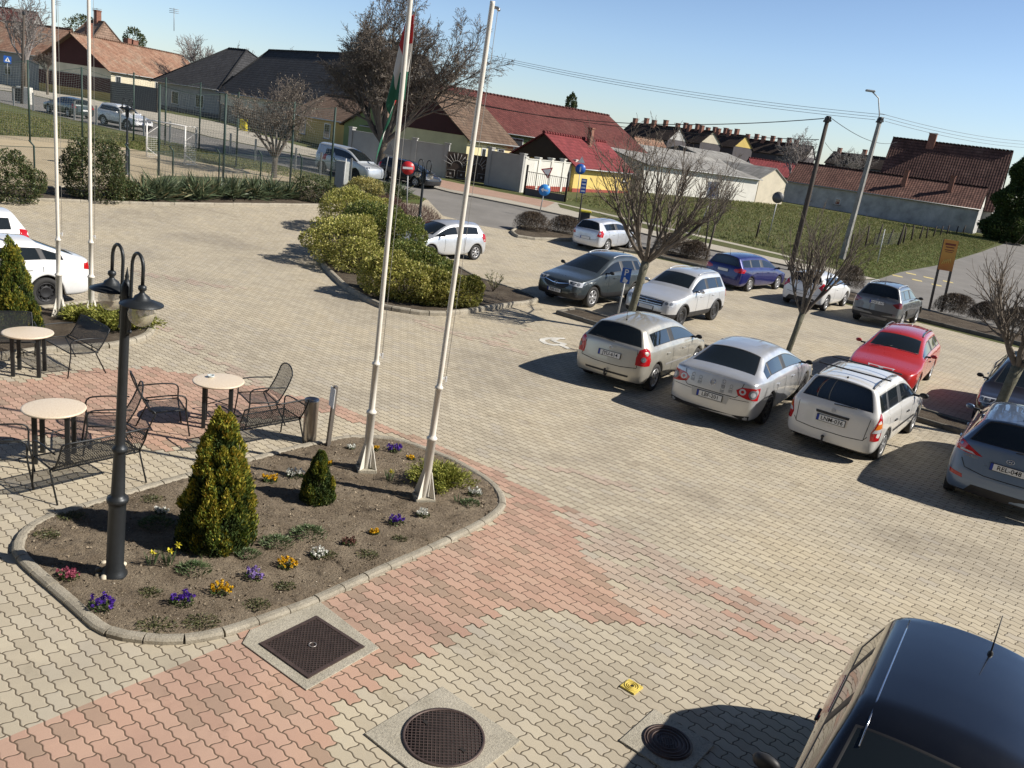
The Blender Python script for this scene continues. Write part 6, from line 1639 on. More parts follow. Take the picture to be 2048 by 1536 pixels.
# ---- planting: front bed
def veg_front():
    g = G(432, 1080, .05); thuja('large golden tipped cone thuja in the middle of the front bed', g, 1.60, .96, gold=.9, n=38000, lean=.02)
    g = G(634, 1000, .05); thuja('small dark green cone thuja right of the large golden one', g, .72, .50, gold=.25, n=14000)
    g = G(883, 972, .05); frond_shrub('low yellow green juniper behind the bare flagpole', g, .52, .36, .30, 9000, M_JUNI, .05, L=.05, W=.016)
    # uppers: bed at the top left
    g = G(28, 652, .07); thuja('tall loose thuja at the left edge behind the benches', g, 1.75, .95, gold=.30, n=26000)
    g = G(72, 660, .07); thuja('short thuja shoot beside the tall one in the upper bed', g, .62, .34, gold=.5, n=5000)
    g = G(238, 655, .07); frond_shrub('wide low juniper around the second flagpole', g, .95, .62, .42, 11000, M_JUNI, .07, L=.07, W=.02)
    g = G(160, 640, .07); frond_shrub('low juniper tuft between the two left flagpoles', g, .45, .35, .30, 3500, M_JUNI, .07, L=.07, W=.02)
    # pansies
    cols = {'purple': (.09, .03, .33), 'yellow': (.72, .42, .015), 'white': (.72, .72, .66), 'pink': (.42, .10, .16), 'lilac': (.32, .22, .55), 'brown': (.16, .08, .06)}
    pm = {k: leaf_mat('petal_' + k, [(0, tuple(c * .55 for c in v)), (.6, v), (1, tuple(min(1, c * 1.35) for c in v))], .6, .3) for k, v in cols.items()}
    pl = leaf_mat('pansy_leaf', [(0, (.04, .07, .02)), (.7, (.08, .13, .035)), (1, (.16, .19, .07))])
    L = [(204, 1213, 'purple', 1.1, 'large purple pansy clump with one white bloom, nearest the lower left kerb'), (362, 1203, 'purple', 1.05, 'dark purple pansy clump in the lower middle of the bed'), (441, 1183, 'yellow', 1., 'orange yellow pansy clump right of the dark purple one'), (509, 1152, 'lilac', .9, 'lilac pansy clump right of the daisy tuft'), (137, 1152, 'pink', .9, 'pink pansy left of the lamp post foot'), (574, 1130, 'yellow', .9, 'bright yellow pansy left of the white pansy'), (637, 1108, 'white', .85, 'white pansy below the leafy tufts'), (697, 1083, 'brown', .8, 'wilted brown pansy in the middle right of the bed'), (748, 1062, 'yellow', .6, 'tiny yellow pansy between the brown and the purple ones'), (793, 1042, 'purple', .9, 'purple pansy below the bare flagpole'), (846, 1027, 'white', .8, 'white pansy nearest the bare flagpole base'), (540, 958, 'yellow', .9, 'yellow pansy between the two thujas'), (590, 950, 'white', 1.05, 'tall white pansy clump left of the small thuja'), (655, 925, 'yellow', .6, 'yellow pansy peeping out behind the small thuja'), (323, 1022, 'white', .7, 'white pansy left of the large thuja in its shade'), (747, 896, 'yellow', .7, 'yellow pansy right behind the flag pole foot'), (788, 898, 'purple', 1., 'purple pansy patch at the back kerb'), (822, 914, 'yellow', .6, 'small yellow pansy beside the back kerb purple patch'), (950, 985, 'white', .9, 'pale pansy at the right end of the bed'), (702, 892, 'white', .55, 'small white pansy left of the flag pole foot')]
    for (x, y, c, s, lab) in L:
        g = G(x, y + 6, .05); r = empty('pansy', g, 0, lab, 'flower', 'pansies in the front bed'); n = int(170 * s); R_ = .09 * s
        a = RS.uniform(0, 6.283, n); q = np.sqrt(RS.rand(n)) * R_; C = np.stack([q * np.cos(a) * 1.25, q * np.sin(a), RS.uniform(.0, .075, n) * s], 1); leaves('leaves', C, np.stack([np.cos(a), np.sin(a), np.full(n, .7)], 1), .034, .016, pl, r)
        m = int(26 * s) if c != 'brown' else 20; C, D = [], []
        for _ in range(m):
            a = RS.uniform(0, 6.283); q = math.sqrt(RS.rand()) * R_; ctr = np.array([q * math.cos(a) * 1.3, q * math.sin(a), RS.uniform(.06, .115) * s])
            for k in range(5): b_ = k * 1.257 + a; C.append(ctr + .010 * np.array([math.cos(b_), .4 * math.sin(b_), math.sin(b_)])); D.append([math.cos(b_), .4 * math.sin(b_), math.sin(b_)])
        leaves('petals', C, D, .028, .026, pm[c], r, jitter=.12)
    # daffodils
    yl = leaf_mat('daffodil_petal', [(0, (.72, .60, .04)), (1, (.85, .78, .10))], .5, .3); bl = leaf_mat('daffodil_blade', [(0, (.08, .13, .06)), (1, (.14, .20, .10))])
    for (x, y, nf, hh, lab) in ((303, 1130, 1, .20, 'daffodil with one open flower left of the large thuja'), (336, 1132, 2, .24, 'pair of daffodils at the shaded foot of the large thuja'), (778, 962, 1, .19, 'pale daffodil tuft between the two flagpoles'), (915, 1005, 0, .12, 'grey green bulb leaves right of the bare flagpole')):
        g = G(x, y, .05); r = empty('daffodil', g, 0, lab, 'flower', 'daffodils in the front bed')
        n = 22; a = RS.uniform(0, 6.283, n); D = np.stack([np.cos(a) * .3, np.sin(a) * .3, np.ones(n)], 1); C = D * (hh * .42) + np.stack([np.cos(a), np.sin(a), np.zeros(n)], 1) * .03
        leaves('blades', C, D, hh * .95, .012, bl, r, jitter=.06)
        for f in range(nf):
            c = Vector((.03 + .07 * f, -.02 + .04 * f, hh * (.85 + .25 * f))); mb = MB(); mb.tube([(0, 0, 0), c * .6, c], .003, 5); mb.build('stem', bl, r, fix=False)
            C, D = [], []
            for k in range(6): b_ = k * 1.047; v = np.array([math.cos(b_), -.25, math.sin(b_)]); C.append(np.array(c) + v * .022); D.append(v)
            leaves('petals', C, D, .055, .032, yl, r, jitter=.03)
            mb = MB(); mb.lathe([(.007, 0), (.009, .015), (.013, .02)], 10, c, M=Matrix.Rotation(math.radians(80), 3, 'X')); mb.build('trumpet', yl, r)
    # leafy tufts and weeds
    tl = leaf_mat('grey_green_leaf', [(0, (.06, .10, .04)), (.6, (.12, .17, .075)), (1, (.24, .28, .15))]); wl = leaf_mat('dull_weed', [(0, (.06, .07, .03)), (.6, (.11, .12, .05)), (1, (.20, .17, .09))])
    for (x, y, s, m_, lab) in ((553, 1090, 1., tl, 'leafy green tuft left of the largest tuft'), (618, 1072, 1.15, tl, 'largest leafy green tuft in the middle of the bed'), (496, 1112, .7, tl, 'small leafy tuft right of the large thuja foot'), (388, 1143, .95, tl, 'daisy leaf tuft below the large thuja'), (312, 1052, 1., tl, 'dark leafy tuft in the shade left of the large thuja'), (514, 1212, .7, wl, 'low weed patch above the lower kerb'), (313, 1255, .95, wl, 'flat weed patch near the lower kerb, left'), (402, 1248, .9, wl, 'flat weed patch near the lower kerb, right'), (94, 1072, .7, wl, 'dry weed tuft near the left kerb'), (145, 1035, .8, wl, 'weed tuft at the upper left of the bed'), (304, 1000, .7, wl, 'sparse tuft above the shaded flowers'), (570, 1175, .6, wl, 'weak weed right of the lilac pansy'), (300, 1187, .6, wl, 'dry weed between pink and dark purple pansies'), (655, 1112, .6, wl, 'weed beside the white pansy'), (736, 1112, .7, wl, 'dry flat weed near the right kerb'), (735, 940, .6, tl, 'low leaves beside the flag pole foot'), (940, 1010, .7, tl, 'leafy tuft at the right end of the bed'), (800, 1080, .5, wl, 'tiny weed inside the right kerb')):
        g = G(x, y, .05); r = empty('leafy_plant', g, 0, lab, 'plant', 'tufts and weeds in the front bed'); n = int(330 * s); s *= 1.3
        a = RS.uniform(0, 6.283, n); q = RS.rand(n) ** .7 * .13 * s; C = np.stack([q * np.cos(a) * 1.2, q * np.sin(a), .012 + .07 * s * (m_ is tl) * (1 - q / (.15 * s)) + RS.uniform(0, .02, n)], 1)
        leaves('leaves', C, np.stack([np.cos(a), np.sin(a), np.full(n, .8 if m_ is tl else .25)], 1), .055 * s ** .5 if m_ is tl else .03, .013, m_, r, jitter=.3)
    # clods, twigs and pebbles on the soil
    n = 9000; xs = [p.x for p in BM_in]; ys = [p.y for p in BM_in]; C = []
    while len(C) < n:
        p = (rnd.uniform(min(xs), max(xs)), rnd.uniform(min(ys), max(ys)))
        if inpoly(p, BM_in): C.append((p[0], p[1], .058 + rnd.uniform(0, .006)))
    big = []
    while len(big) < 900:
        p = (rnd.uniform(min(xs), max(xs)), rnd.uniform(min(ys), max(ys)))
        if inpoly(p, BM_in): big.append((p[0], p[1], .062))
    cm = leaf_mat('soil_clods', [(0, (.12, .095, .065)), (.6, (.25, .20, .145)), (1, (.34, .28, .2))], .95, 0)
    o = leaves('soil_clods', big, RS.normal(0, 1, (900, 3)) * [1, 1, .4], .035, .028, cm, None, fold=.6); tag(o, 'clods and dead leaves lying on the front bed soil', kind='stuff')
    cl = leaf_mat('soil_crumbs', [(0, (.10, .08, .055)), (.5, (.22, .18, .13)), (.88, (.33, .28, .20)), (.97, (.55, .50, .42)), (1, (.14, .11, .07))], .95, 0)
    o = leaves('soil_crumbs', C, RS.normal(0, 1, (n, 3)) * [1, 1, .3], .016, .011, cl, None, fold=.5); tag(o, 'crumbs, dead twigs and pebbles scattered over the front bed soil', kind='stuff')
veg_front()
# ---- shrub island
def veg_island():
    z = .1
    def S(name, lab, px_, lst, n, mat, L=.078, W=.046, **k):
        b = G(px_[0], px_[1]); cs = [(b.x + a[0], b.y + a[1], a[2], a[3], a[4], a[5]) for a in lst]
        return shrub(name, lab, cs, n, L, W, mat, 'variegated shrubs on the island', base=(b.x, b.y, 0), **k)
    S('shrub', 'golden topped euonymus at the far left tip of the island', (690, 470), [(0, .3, .95, 1.25, 1.3, 1.0), (.5, 1.2, .85, 1.1, 1.1, .85)], 22000, M_EUON)
    S('shrub', 'tall dark green euonymus in the middle of the island', (740, 520), [(0, 0, 1.0, 1.35, 1.15, 1.05), (.9, .3, .9, 1.0, 1.1, .9)], 24000, M_EUON3)
    S('shrub', 'dense yellow green euonymus on the left kerb of the island', (678, 535), [(0, 0, .8, 1.15, .95, .9), (.75, -.75, .55, 1.0, .85, .66), (.1, .9, .8, 1., 1., .9)], 20000, M_EUON)
    S('shrub', 'yellow green euonymus at the front kerb between the two flagpoles', (812, 608), [(0, 0, .62, .95, .70, .66), (.65, .0, .55, .7, .66, .58), (-.6, .3, .65, .95, .85, .7)], 22000, M_EUON)
    S('shrub', 'brightest yellow euonymus behind the bare flagpole', (888, 617), [(0, 0, .50, .72, .62, .56), (.45, .3, .48, .62, .6, .52)], 15000, M_EUON)
    S('shrub', 'green euonymus beside the lamp post of the island', (808, 552), [(0, 0, .62, 1.0, .9, .62), (.95, -.3, .45, .8, .8, .46)], 16000, M_EUON3)
    b = G(985, 590); r = empty('young_shrub', (b.x, b.y, .1), 0, 'single young shrub with few leaves on the bare tip of the island', 'shrub')
    C, D = [], []; mb = MB()
    for k in range(9):
        a = k * .7; e = Vector((.28 * math.cos(a), .28 * math.sin(a), rnd.uniform(.35, .72))); mb.tube([(0, 0, 0), e * .5, e], [.01, .007, .003], 4)
        for q in range(15): t = rnd.uniform(.4, 1); C.append(tuple(e * t + Vector((rnd.gauss(0, .03), rnd.gauss(0, .03), 0)))); D.append((math.cos(a), math.sin(a), .6))
    leaves('foliage', C, D, .11, .03, leaf_mat('young_leaf', [(0, (.13, .14, .06)), (1, (.26, .24, .12))]), r); mb.build('stems', M_BARK, r, fix=False)
    # reddish barberry and dark tuft behind
    b = G(800, 440)
    for (x, y, lab, s) in ((830, 462, 'dark red leafless barberry behind the island shrubs', 1.), (775, 432, 'dark red leafless barberry left of the no entry sign', .8)):
        b = G(x, y); r = empty('barberry', (b.x, b.y, H(b.x, b.y)), 0, lab, 'shrub', 'barberries at the back of the island'); n = 5200; P1, D1 = lumps([(0, 0, .5 * s, 1.2 * s, .9 * s, .75 * s)], n, .5, .1); leaves('twigs', P1, D1 * .5 + [0, 0, .9], .20, .012, M_REDTWIG, r, jitter=.35)
    # far planted strip along the fence
    yc = [(285, 404, 1.), (318, 404, 1.2), (352, 402, .95), (392, 404, 1.15), (428, 402, 1.05), (466, 402, 1.1), (505, 402, 1.15), (540, 402, 1.1), (745, 408, .9), (795, 402, 1.0), (575, 402, .9)]
    word = ['first', 'second', 'third', 'fourth', 'fifth', 'sixth', 'seventh', 'eighth']
    for i, (x, y, s) in enumerate(yc):
        b = G(x, y); lab = (word[i] + ' yucca from the left in the strip by the pitch fence') if i < 8 else ['', 'yucca between the yellow shrub and the no entry sign', 'yucca at the right end of the planted strip', 'yucca beside the round dark shrub by the cabinet'][i - 7]
        r = empty('yucca', (b.x, b.y, H(b.x, b.y) + .1), 0, lab, 'yucca', 'yuccas along the pitch fence'); n = 210
        a = RS.uniform(0, 6.283, n); el = np.abs(RS.normal(.55, .45, n)); D = np.stack([np.cos(a) * np.cos(el), np.sin(a) * np.cos(el), np.sin(el)], 1); c0 = np.stack([RS.normal(0, .12, n), RS.normal(0, .12, n), RS.uniform(0, .3, n)], 1) * s
        leaves('blades', c0 + D * .42 * s, D, .92 * s, .065, M_YUCCA, r, jitter=.08, fold=.1)
    def F(lab, x, y, w_, h_, n, mat, name='shrub', L=.09, W=.045):
        b = G(x, y); return shrub(name, lab, [(b.x, b.y, h_ * .42, w_ / 2, w_ * .42, h_ * .58), (b.x + w_ * .2, b.y, h_ * .3, w_ * .36, w_ * .36, h_ * .45), (b.x - w_ * .22, b.y, h_ * .32, w_ * .3, w_ * .32, h_ * .42)], n, L, W, mat, 'evergreens along the pitch fence', base=(b.x, b.y, 0))
    F('tall dark cherry laurel behind the two left flagpoles', 190, 402, 2.3, 2.5, 19000, M_DGREEN)
    F('spreading dark laurel at the left edge by the fence', 8, 402, 2.4, 1.9, 15000, M_DGREEN)
    F('low dark shrub right of the tall laurel', 245, 404, 1.3, 1.0, 4500, M_DGREEN)
    F('round dark shrub left of the grey cabinet', 630, 406, 2.2, 1.35, 8000, M_DGREEN)
    F('pale yellow euonymus right of the grey cabinet', 728, 404, 2.0, 1.35, 8000, M_EUON2)
    F('dark green shrub right of the pale yellow one', 775, 404, 1.4, 1.0, 4500, M_DGREEN)
    # clipped bare hedges
    for (x, y, w_, d_, h_, lab) in ((1062, 473, 1.9, 1.2, .95, 'left clipped bare hedge under the blue arrow sign'), (1128, 478, 1.9, 1.2, .9, 'right clipped bare hedge beside the silver estate'), (1340, 518, 2.2, 1.1, 1.0, 'bare hedge behind the silver white SUV'), (1385, 530, 1.6, 1.0, .95, 'bare hedge next to the dark sign post'), (1694, 588, 1.6, 1.0, 1.1, 'bare hedge between the white hatchback and the grey SUV'), (1905, 640, 2.0, 1.1, .9, 'clipped bare hedge right of the advertising panel'), (1968, 655, 1.6, 1.0, .85, 'bare hedge behind the right-hand street tree'), (2030, 672, 1.8, 1.0, .95, 'bare hedge at the right edge of the photo'), (1240, 498, 1.6, .9, .8, 'low bare hedge behind the silver estate')):
        b = G(x, y - 8); r = empty('hedge', (b.x, b.y, H(b.x, b.y) + .1), 0, lab, 'hedge', 'clipped leafless hedges'); n = 6500
        a = RS.uniform(0, 6.283, n); q = np.sqrt(RS.rand(n)); zz = RS.uniform(.02, 1, n) ** .7; q = q * np.sqrt(np.clip(1.02 - zz ** 4, 0, 1)) ** .7 * (1 + .12 * np.sin(a * 3 + x) + .06 * np.sin(a * 7))
        C = np.stack([q * np.cos(a) * w_ / 2 * (1 - .18 * zz ** 3), q * np.sin(a) * d_ / 2 * (1 - .18 * zz ** 3), zz * h_ * (1 - .12 * q ** 3)], 1)
        leaves('twigs', C, np.stack([C[:, 0] * .5, C[:, 1] * .5, np.full(n, .8)], 1), .16, .012, M_HEDGE, r, jitter=.7)
veg_island()
def trees():
    mid = {0: (9, .42, .62, .10, .10), 1: (6, .5, .55, .08, .12), 2: (4, .55, .55, .05, .14), 3: (0, .5, .5, .03, .15)}
    sh = {0: (9, .42, .58, .15, .10), 1: (5, .48, .55, .11, .13), 2: (3, .5, .5, .07, .15), 3: (0, .5, .5, .03, .15)}
    # street trees in the strip
    b = G(1250, 668); bare_tree('bare pruned street tree with fine upright shoots behind the champagne hatchback', b, 2.15, .115, 10, sh, lean=(.10, .02), spread=1.2, l0=2.7, barkm=M_BARKG, twigm=M_TWIGG, group='pruned trees in the parking strip', minr=.005)
    b = G(1556, 757); bare_tree('thin bare street tree behind the silver saloon', b, 1.75, .075, 8, {0: (9, .42, .60, .15, .10), 1: (6, .48, .58, .11, .12), 2: (3, .5, .5, .08, .14)}, lean=(.13, .02), spread=.8, l0=1.75, barkm=M_BARKG, twigm=M_TWIGG, group='pruned trees in the parking strip', minr=.004)
    b = G(1968, 878); bare_tree('thick bare street tree at the right edge behind the blue grey hatchback', b, 1.75, .12, 9, {0: (11, .45, .60, .13, .10), 1: (6, .48, .58, .10, .12), 2: (3, .5, .5, .08, .14)}, lean=(.15, .04), spread=1.15, l0=1.8, barkm=M_BARKG, twigm=M_TWIGG, group='pruned trees in the parking strip', minr=.004)
    b = G(1412, 520); bare_tree('small bare tree behind the first pruned street tree', b, 1.9, .06, 7, {0: (8, .40, .62, .14, .09), 1: (4, .45, .55, .12, .10), 2: (2, .5, .5, .08, .1)}, lean=(.05, 0), spread=.7, l0=1.9, twigm=M_TWIGG, minr=.007)
    # big tree and the tree in front of the van
    b = G(758, 350); bt = {0: (9, .45, .55, .09, .07), 1: (8, .55, .55, .06, .10), 2: (7, .6, .5, .03, .12), 3: (4, .6, .5, .0, .14), 4: (0, .5, .5, 0, .15)}
    bare_tree('large bare tree full of dry seed bunches behind the flag', b, 2.2, .27, 15, bt, spread=1.0, l0=6.0, seeds=9000, minr=.010, lean=(.05, 0), sl=.12)
    b = G(548, 356); bare_tree('low wide bare tree in front of the silver van', b, 1.15, .16, 7, {0: (8, .5, .60, .05, .10), 1: (7, .55, .58, .03, .12), 2: (5, .6, .55, .03, .14), 3: (0, .5, .5, 0, .15)}, spread=1.25, l0=3.1, minr=.009, seeds=2600, twigm=M_TWIG, sl=.08)
    b = G(95, 190); bare_tree('bare pollard tree on the pavement beside the dark parked car', b, 2.6, .13, 6, mid, spread=.7, l0=1.6, minr=.012)
    # trees on the skyline
    sk = {0: (7, .5, .6, .05, .1), 1: (6, .55, .55, .03, .12), 2: (4, .6, .55, .02, .14), 3: (0, .5, .5, 0, .1)}
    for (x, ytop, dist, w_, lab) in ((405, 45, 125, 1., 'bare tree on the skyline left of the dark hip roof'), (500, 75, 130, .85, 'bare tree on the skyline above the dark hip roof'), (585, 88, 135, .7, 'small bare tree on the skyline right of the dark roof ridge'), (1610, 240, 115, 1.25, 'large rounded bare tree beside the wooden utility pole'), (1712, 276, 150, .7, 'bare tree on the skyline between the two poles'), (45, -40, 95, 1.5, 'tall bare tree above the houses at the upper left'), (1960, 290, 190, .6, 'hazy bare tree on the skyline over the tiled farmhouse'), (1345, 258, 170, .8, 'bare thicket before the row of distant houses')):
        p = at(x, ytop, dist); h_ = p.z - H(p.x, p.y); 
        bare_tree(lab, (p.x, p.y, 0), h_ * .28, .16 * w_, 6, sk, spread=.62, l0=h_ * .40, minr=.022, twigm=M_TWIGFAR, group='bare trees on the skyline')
    # evergreens
    for (x, ytop, ybot, dist, w_, lab) in ((268, 54, 74, 165, 4.6, 'dark evergreen treetop behind the red tile ridge'), (165, 28, 60, 160, 6.5, 'pine tops behind the chimneys at the upper left'), (1146, 187, 205, 150, 2.6, 'small dark conifer top behind the long red roof')):
        p = at(x, ytop, dist); h_ = p.z - H(p.x, p.y); shrub('evergreen_tree', lab, [(p.x, p.y, h_ * .80, w_ * .42, w_ * .42, h_ * .2), (p.x, p.y, h_ * .62, w_ * .5, w_ * .5, h_ * .2)], 2600, .45, .2, M_DGREEN, cat='tree', base=(p.x, p.y, 0), stems=6)
    for (x, y, ytop, w_, lab) in ((2078, 470, 268, 6.0, 'big dark conifer at the right edge behind the concrete pole'),):
        b = at(x, ytop, 92); h_ = b.z - H(b.x, b.y); thuja_big(lab, b, h_, w_)
def thuja_big(lab, b, h_, w_):
    r = empty('conifer', (b.x, b.y, H(b.x, b.y)), 0, lab, 'conifer'); n = 26000
    z = h_ * RS.uniform(.02, 1, n) ** 1.1; rr = w_ / 2 * (1 - (z / h_) ** 1.6) * (.82 + .18 * np.sin(z * 2.1 + RS.uniform(0, 6.28))) ; a = RS.uniform(0, 2 * np.pi, n); rr = rr * (1 + .16 * np.sin(a * 5 + z * 1.7)) * np.clip(1 - np.abs(RS.normal(0, .18, n)), .4, 1.05)
    leaves('foliage', np.stack([rr * np.cos(a), rr * np.sin(a), z], 1), np.stack([np.cos(a), np.sin(a), np.full(n, .3)], 1), .42, .16, M_THUJAD, r, jitter=.5)
    mb = MB(); mb.lathe([(.25, -.1), (.18, h_ * .5), (.04, h_ * .95)], 8); mb.build('trunk', M_BARK, r)
trees()
def grass_tufts():
    gm = leaf_mat('grass_blades', [(0, (.09, .11, .03)), (.5, (.15, .17, .05)), (.8, (.24, .22, .09)), (1, (.34, .28, .15))], .8, .3)
    polys = [(px((1640, 505), (1715, 551), (1760, 556), (1800, 543), (1880, 529), (1960, 504), (2010, 480), (1940, 466), (1700, 470)), 26000, .16), (px((1130, 400), (1290, 445), (1400, 471), (1560, 508), (1690, 540), (1940, 470), (1566, 408), (1270, 390)), 30000, .2), (px((-40, 215), (240, 268), (420, 305), (640, 352), (640, 366), (470, 336), (270, 298), (110, 275), (-40, 268)), 20000, .16), (px((700, 368), (752, 360), (800, 382), (850, 400), (790, 402), (700, 392)), 5000, .14)]
    C = []; L = []
    for P, n, l in polys:
        xs = [p.x for p in P]; ys = [p.y for p in P]; k = 0
        while k < n:
            q = (rnd.uniform(min(xs), max(xs)), rnd.uniform(min(ys), max(ys)))
            if inpoly(q, P): C.append((q[0], q[1], H(*q) + l * .35)); L.append(l); k += 1
    n = len(C); o = leaves('grass', C, np.tile([0, 0, 1.], (n, 1)), np.array(L), np.array(L) * .28, gm, None, jitter=.5); tag(o, 'rough spring grass with dry blades', kind='stuff')
    # thin grass and moss along kerbs
grass_tufts()
# ------------------------------------------------------------------ buildings, walls, fences, poles
def tile_mat(name, a, b_, c, row=.34, colw=.24, dark=.45, lich=.3):
    m = NB(name); uv = m.n('ShaderNodeUVMap'); s = m.n('ShaderNodeSeparateXYZ'); m.l(uv.outputs[0], s.inputs[0])
    fr = m.math('FRACT', m.math('DIVIDE', s.outputs[1], row)); fc = m.math('FRACT', m.math('DIVIDE', s.outputs[0], colw))
    big = m.ramp(m.noise(.5, 6, .7, m.pos(True)), [(.28, a), (.5, b_), (.72, c)])
    cb = m.n('ShaderNodeCombineXYZ'); m.l(m.math('FLOOR', m.math('DIVIDE', s.outputs[0], colw)), cb.inputs[0]); m.l(m.math('FLOOR', m.math('DIVIDE', s.outputs[1], row)), cb.inputs[1])
    wn = m.n('ShaderNodeTexWhiteNoise', noise_dimensions='3D'); m.l(cb.outputs[0], wn.inputs['Vector'])
    big = m.mix(1., big, m.ramp(wn.outputs[0], [(0, (.8, .8, .8)), (1, (1.2, 1.2, 1.2))]), 'MULTIPLY')
    ln = m.ramp(fr, [(0, (dark,) * 3), (.16, (.95,) * 3), (.8, (1.05,) * 3), (1, (dark * 1.3,) * 3)])
    m.base(m.mix(1., big, ln, 'MULTIPLY')); m.set(rough=.85, spec=.25)
    h = m.math('ADD', m.math('MULTIPLY', fr, -1.), m.math('MULTIPLY', m.math('SINE', m.math('MULTIPLY', fc, 6.283)), .35)); m.bump(h, .9, .05); return m.m
T_ORANGE = tile_mat('orange_tiles', (.25, .125, .08), (.32, .19, .13), (.33, .27, .20), dark=.42)
T_GREYP = tile_mat('weathered_tiles', (.17, .11, .075), (.25, .17, .125), (.33, .24, .18), dark=.5)
T_DARK = tile_mat('anthracite_tiles', (.035, .035, .038), (.046, .046, .049), (.055, .055, .058), row=.4, dark=.45)
T_RED = tile_mat('wine_red_tiles', (.11, .034, .030), (.135, .043, .037), (.16, .06, .05), row=.36, dark=.6)
T_BRIGHT = tile_mat('bright_red_sheet', (.17, .034, .036), (.20, .042, .044), (.23, .052, .052), row=.42, dark=.72)
T_BROWN = tile_mat('brown_tiles', (.10, .065, .045), (.15, .10, .07), (.19, .135, .095), dark=.55)
T_FARM = tile_mat('farmhouse_tiles', (.085, .042, .033), (.125, .062, .048), (.18, .10, .075), row=.42, colw=.3, dark=.28)  # extra dark row lines: shadow between tile courses painted into the colour
T_ETERNIT = tile_mat('fibre_cement', (.19, .18, .165), (.27, .26, .24), (.36, .35, .32), row=1.2, colw=.35, dark=.8)
T_BLACK = tile_mat('sooty_tiles', (.035, .025, .02), (.05, .035, .028), (.07, .05, .04), dark=.6)
def plaster(name, c, v=.12): return flat(name, c, .9, var=v, scale=.7, bump=.15, bscale=20)
W_GREY = plaster('grey_plaster', (.30, .29, .275)); W_CREAM = plaster('cream_plaster', (.62, .56, .42)); W_YEL = plaster('yellow_plaster', (.62, .46, .14)); W_PALE = plaster('pale_yellow_plaster', (.66, .58, .33))
W_WHITE = plaster('white_plaster', (.60, .58, .52)); W_OCHRE = plaster('ochre_plaster', (.42, .30, .10)); W_GREEN = plaster('green_plaster', (.16, .21, .09)); W_MAROON = plaster('maroon_boards', (.065, .022, .020))
W_BEIGE = plaster('beige_plaster', (.62, .55, .42)); W_LGREY = plaster('light_grey_render', (.36, .35, .33)); W_DARKW = plaster('dark_plinth', (.09, .08, .085)); W_BRICKR = plaster('red_plinth', (.28, .06, .04)); W_STAIN = plaster('stained_white_wall', (.40, .39, .37), .35)
M_WOODD = flat('dark_stained_wood', (.045, .03, .022), .8); M_BRICK = flat('chimney_brick', (.24, .11, .075), .9, var=.3, scale=6); M_WINW = flat('white_window_frame', (.62, .62, .60), .5); M_WPANE = glassmat('window_glass', (.03, .035, .04))
M_GUT = flat('gutter_metal', (.38, .38, .37), .5, .4)
def uvroof(mb_polys, name, mat, parent, thick=.10):
    """roof planes: list of quads/triangles given as eave-left, eave-right, (ridge-right, ridge-left)"""
    bm = bmesh.new(); uvl = bm.loops.layers.uv.new('UVMap')
    for P in mb_polys:
        P = [Vector(p) for p in P]; o = P[0]; u = (P[1] - P[0]).normalized(); n = u.cross(P[2] - P[0]).normalized(); v = n.cross(u)
        vs = [bm.verts.new(p) for p in P]; f = bm.faces.new(vs)
        for l in f.loops: q = l.vert.co - o; l[uvl].uv = (q.dot(u), q.dot(v))
        if n.z < 0: n = -n
        vb = [bm.verts.new(p - n * thick) for p in P]; bm.faces.new(vb[::-1])
        for i in range(len(P)): 
            j = (i + 1) % len(P); bm.faces.new((vs[j], vs[i], vb[i], vb[j]))
    bmesh.ops.recalc_face_normals(bm, faces=bm.faces)
    me = bpy.data.meshes.new(name); bm.to_mesh(me); bm.free(); me.materials.append(mat); return mesh_obj(name, me, parent)
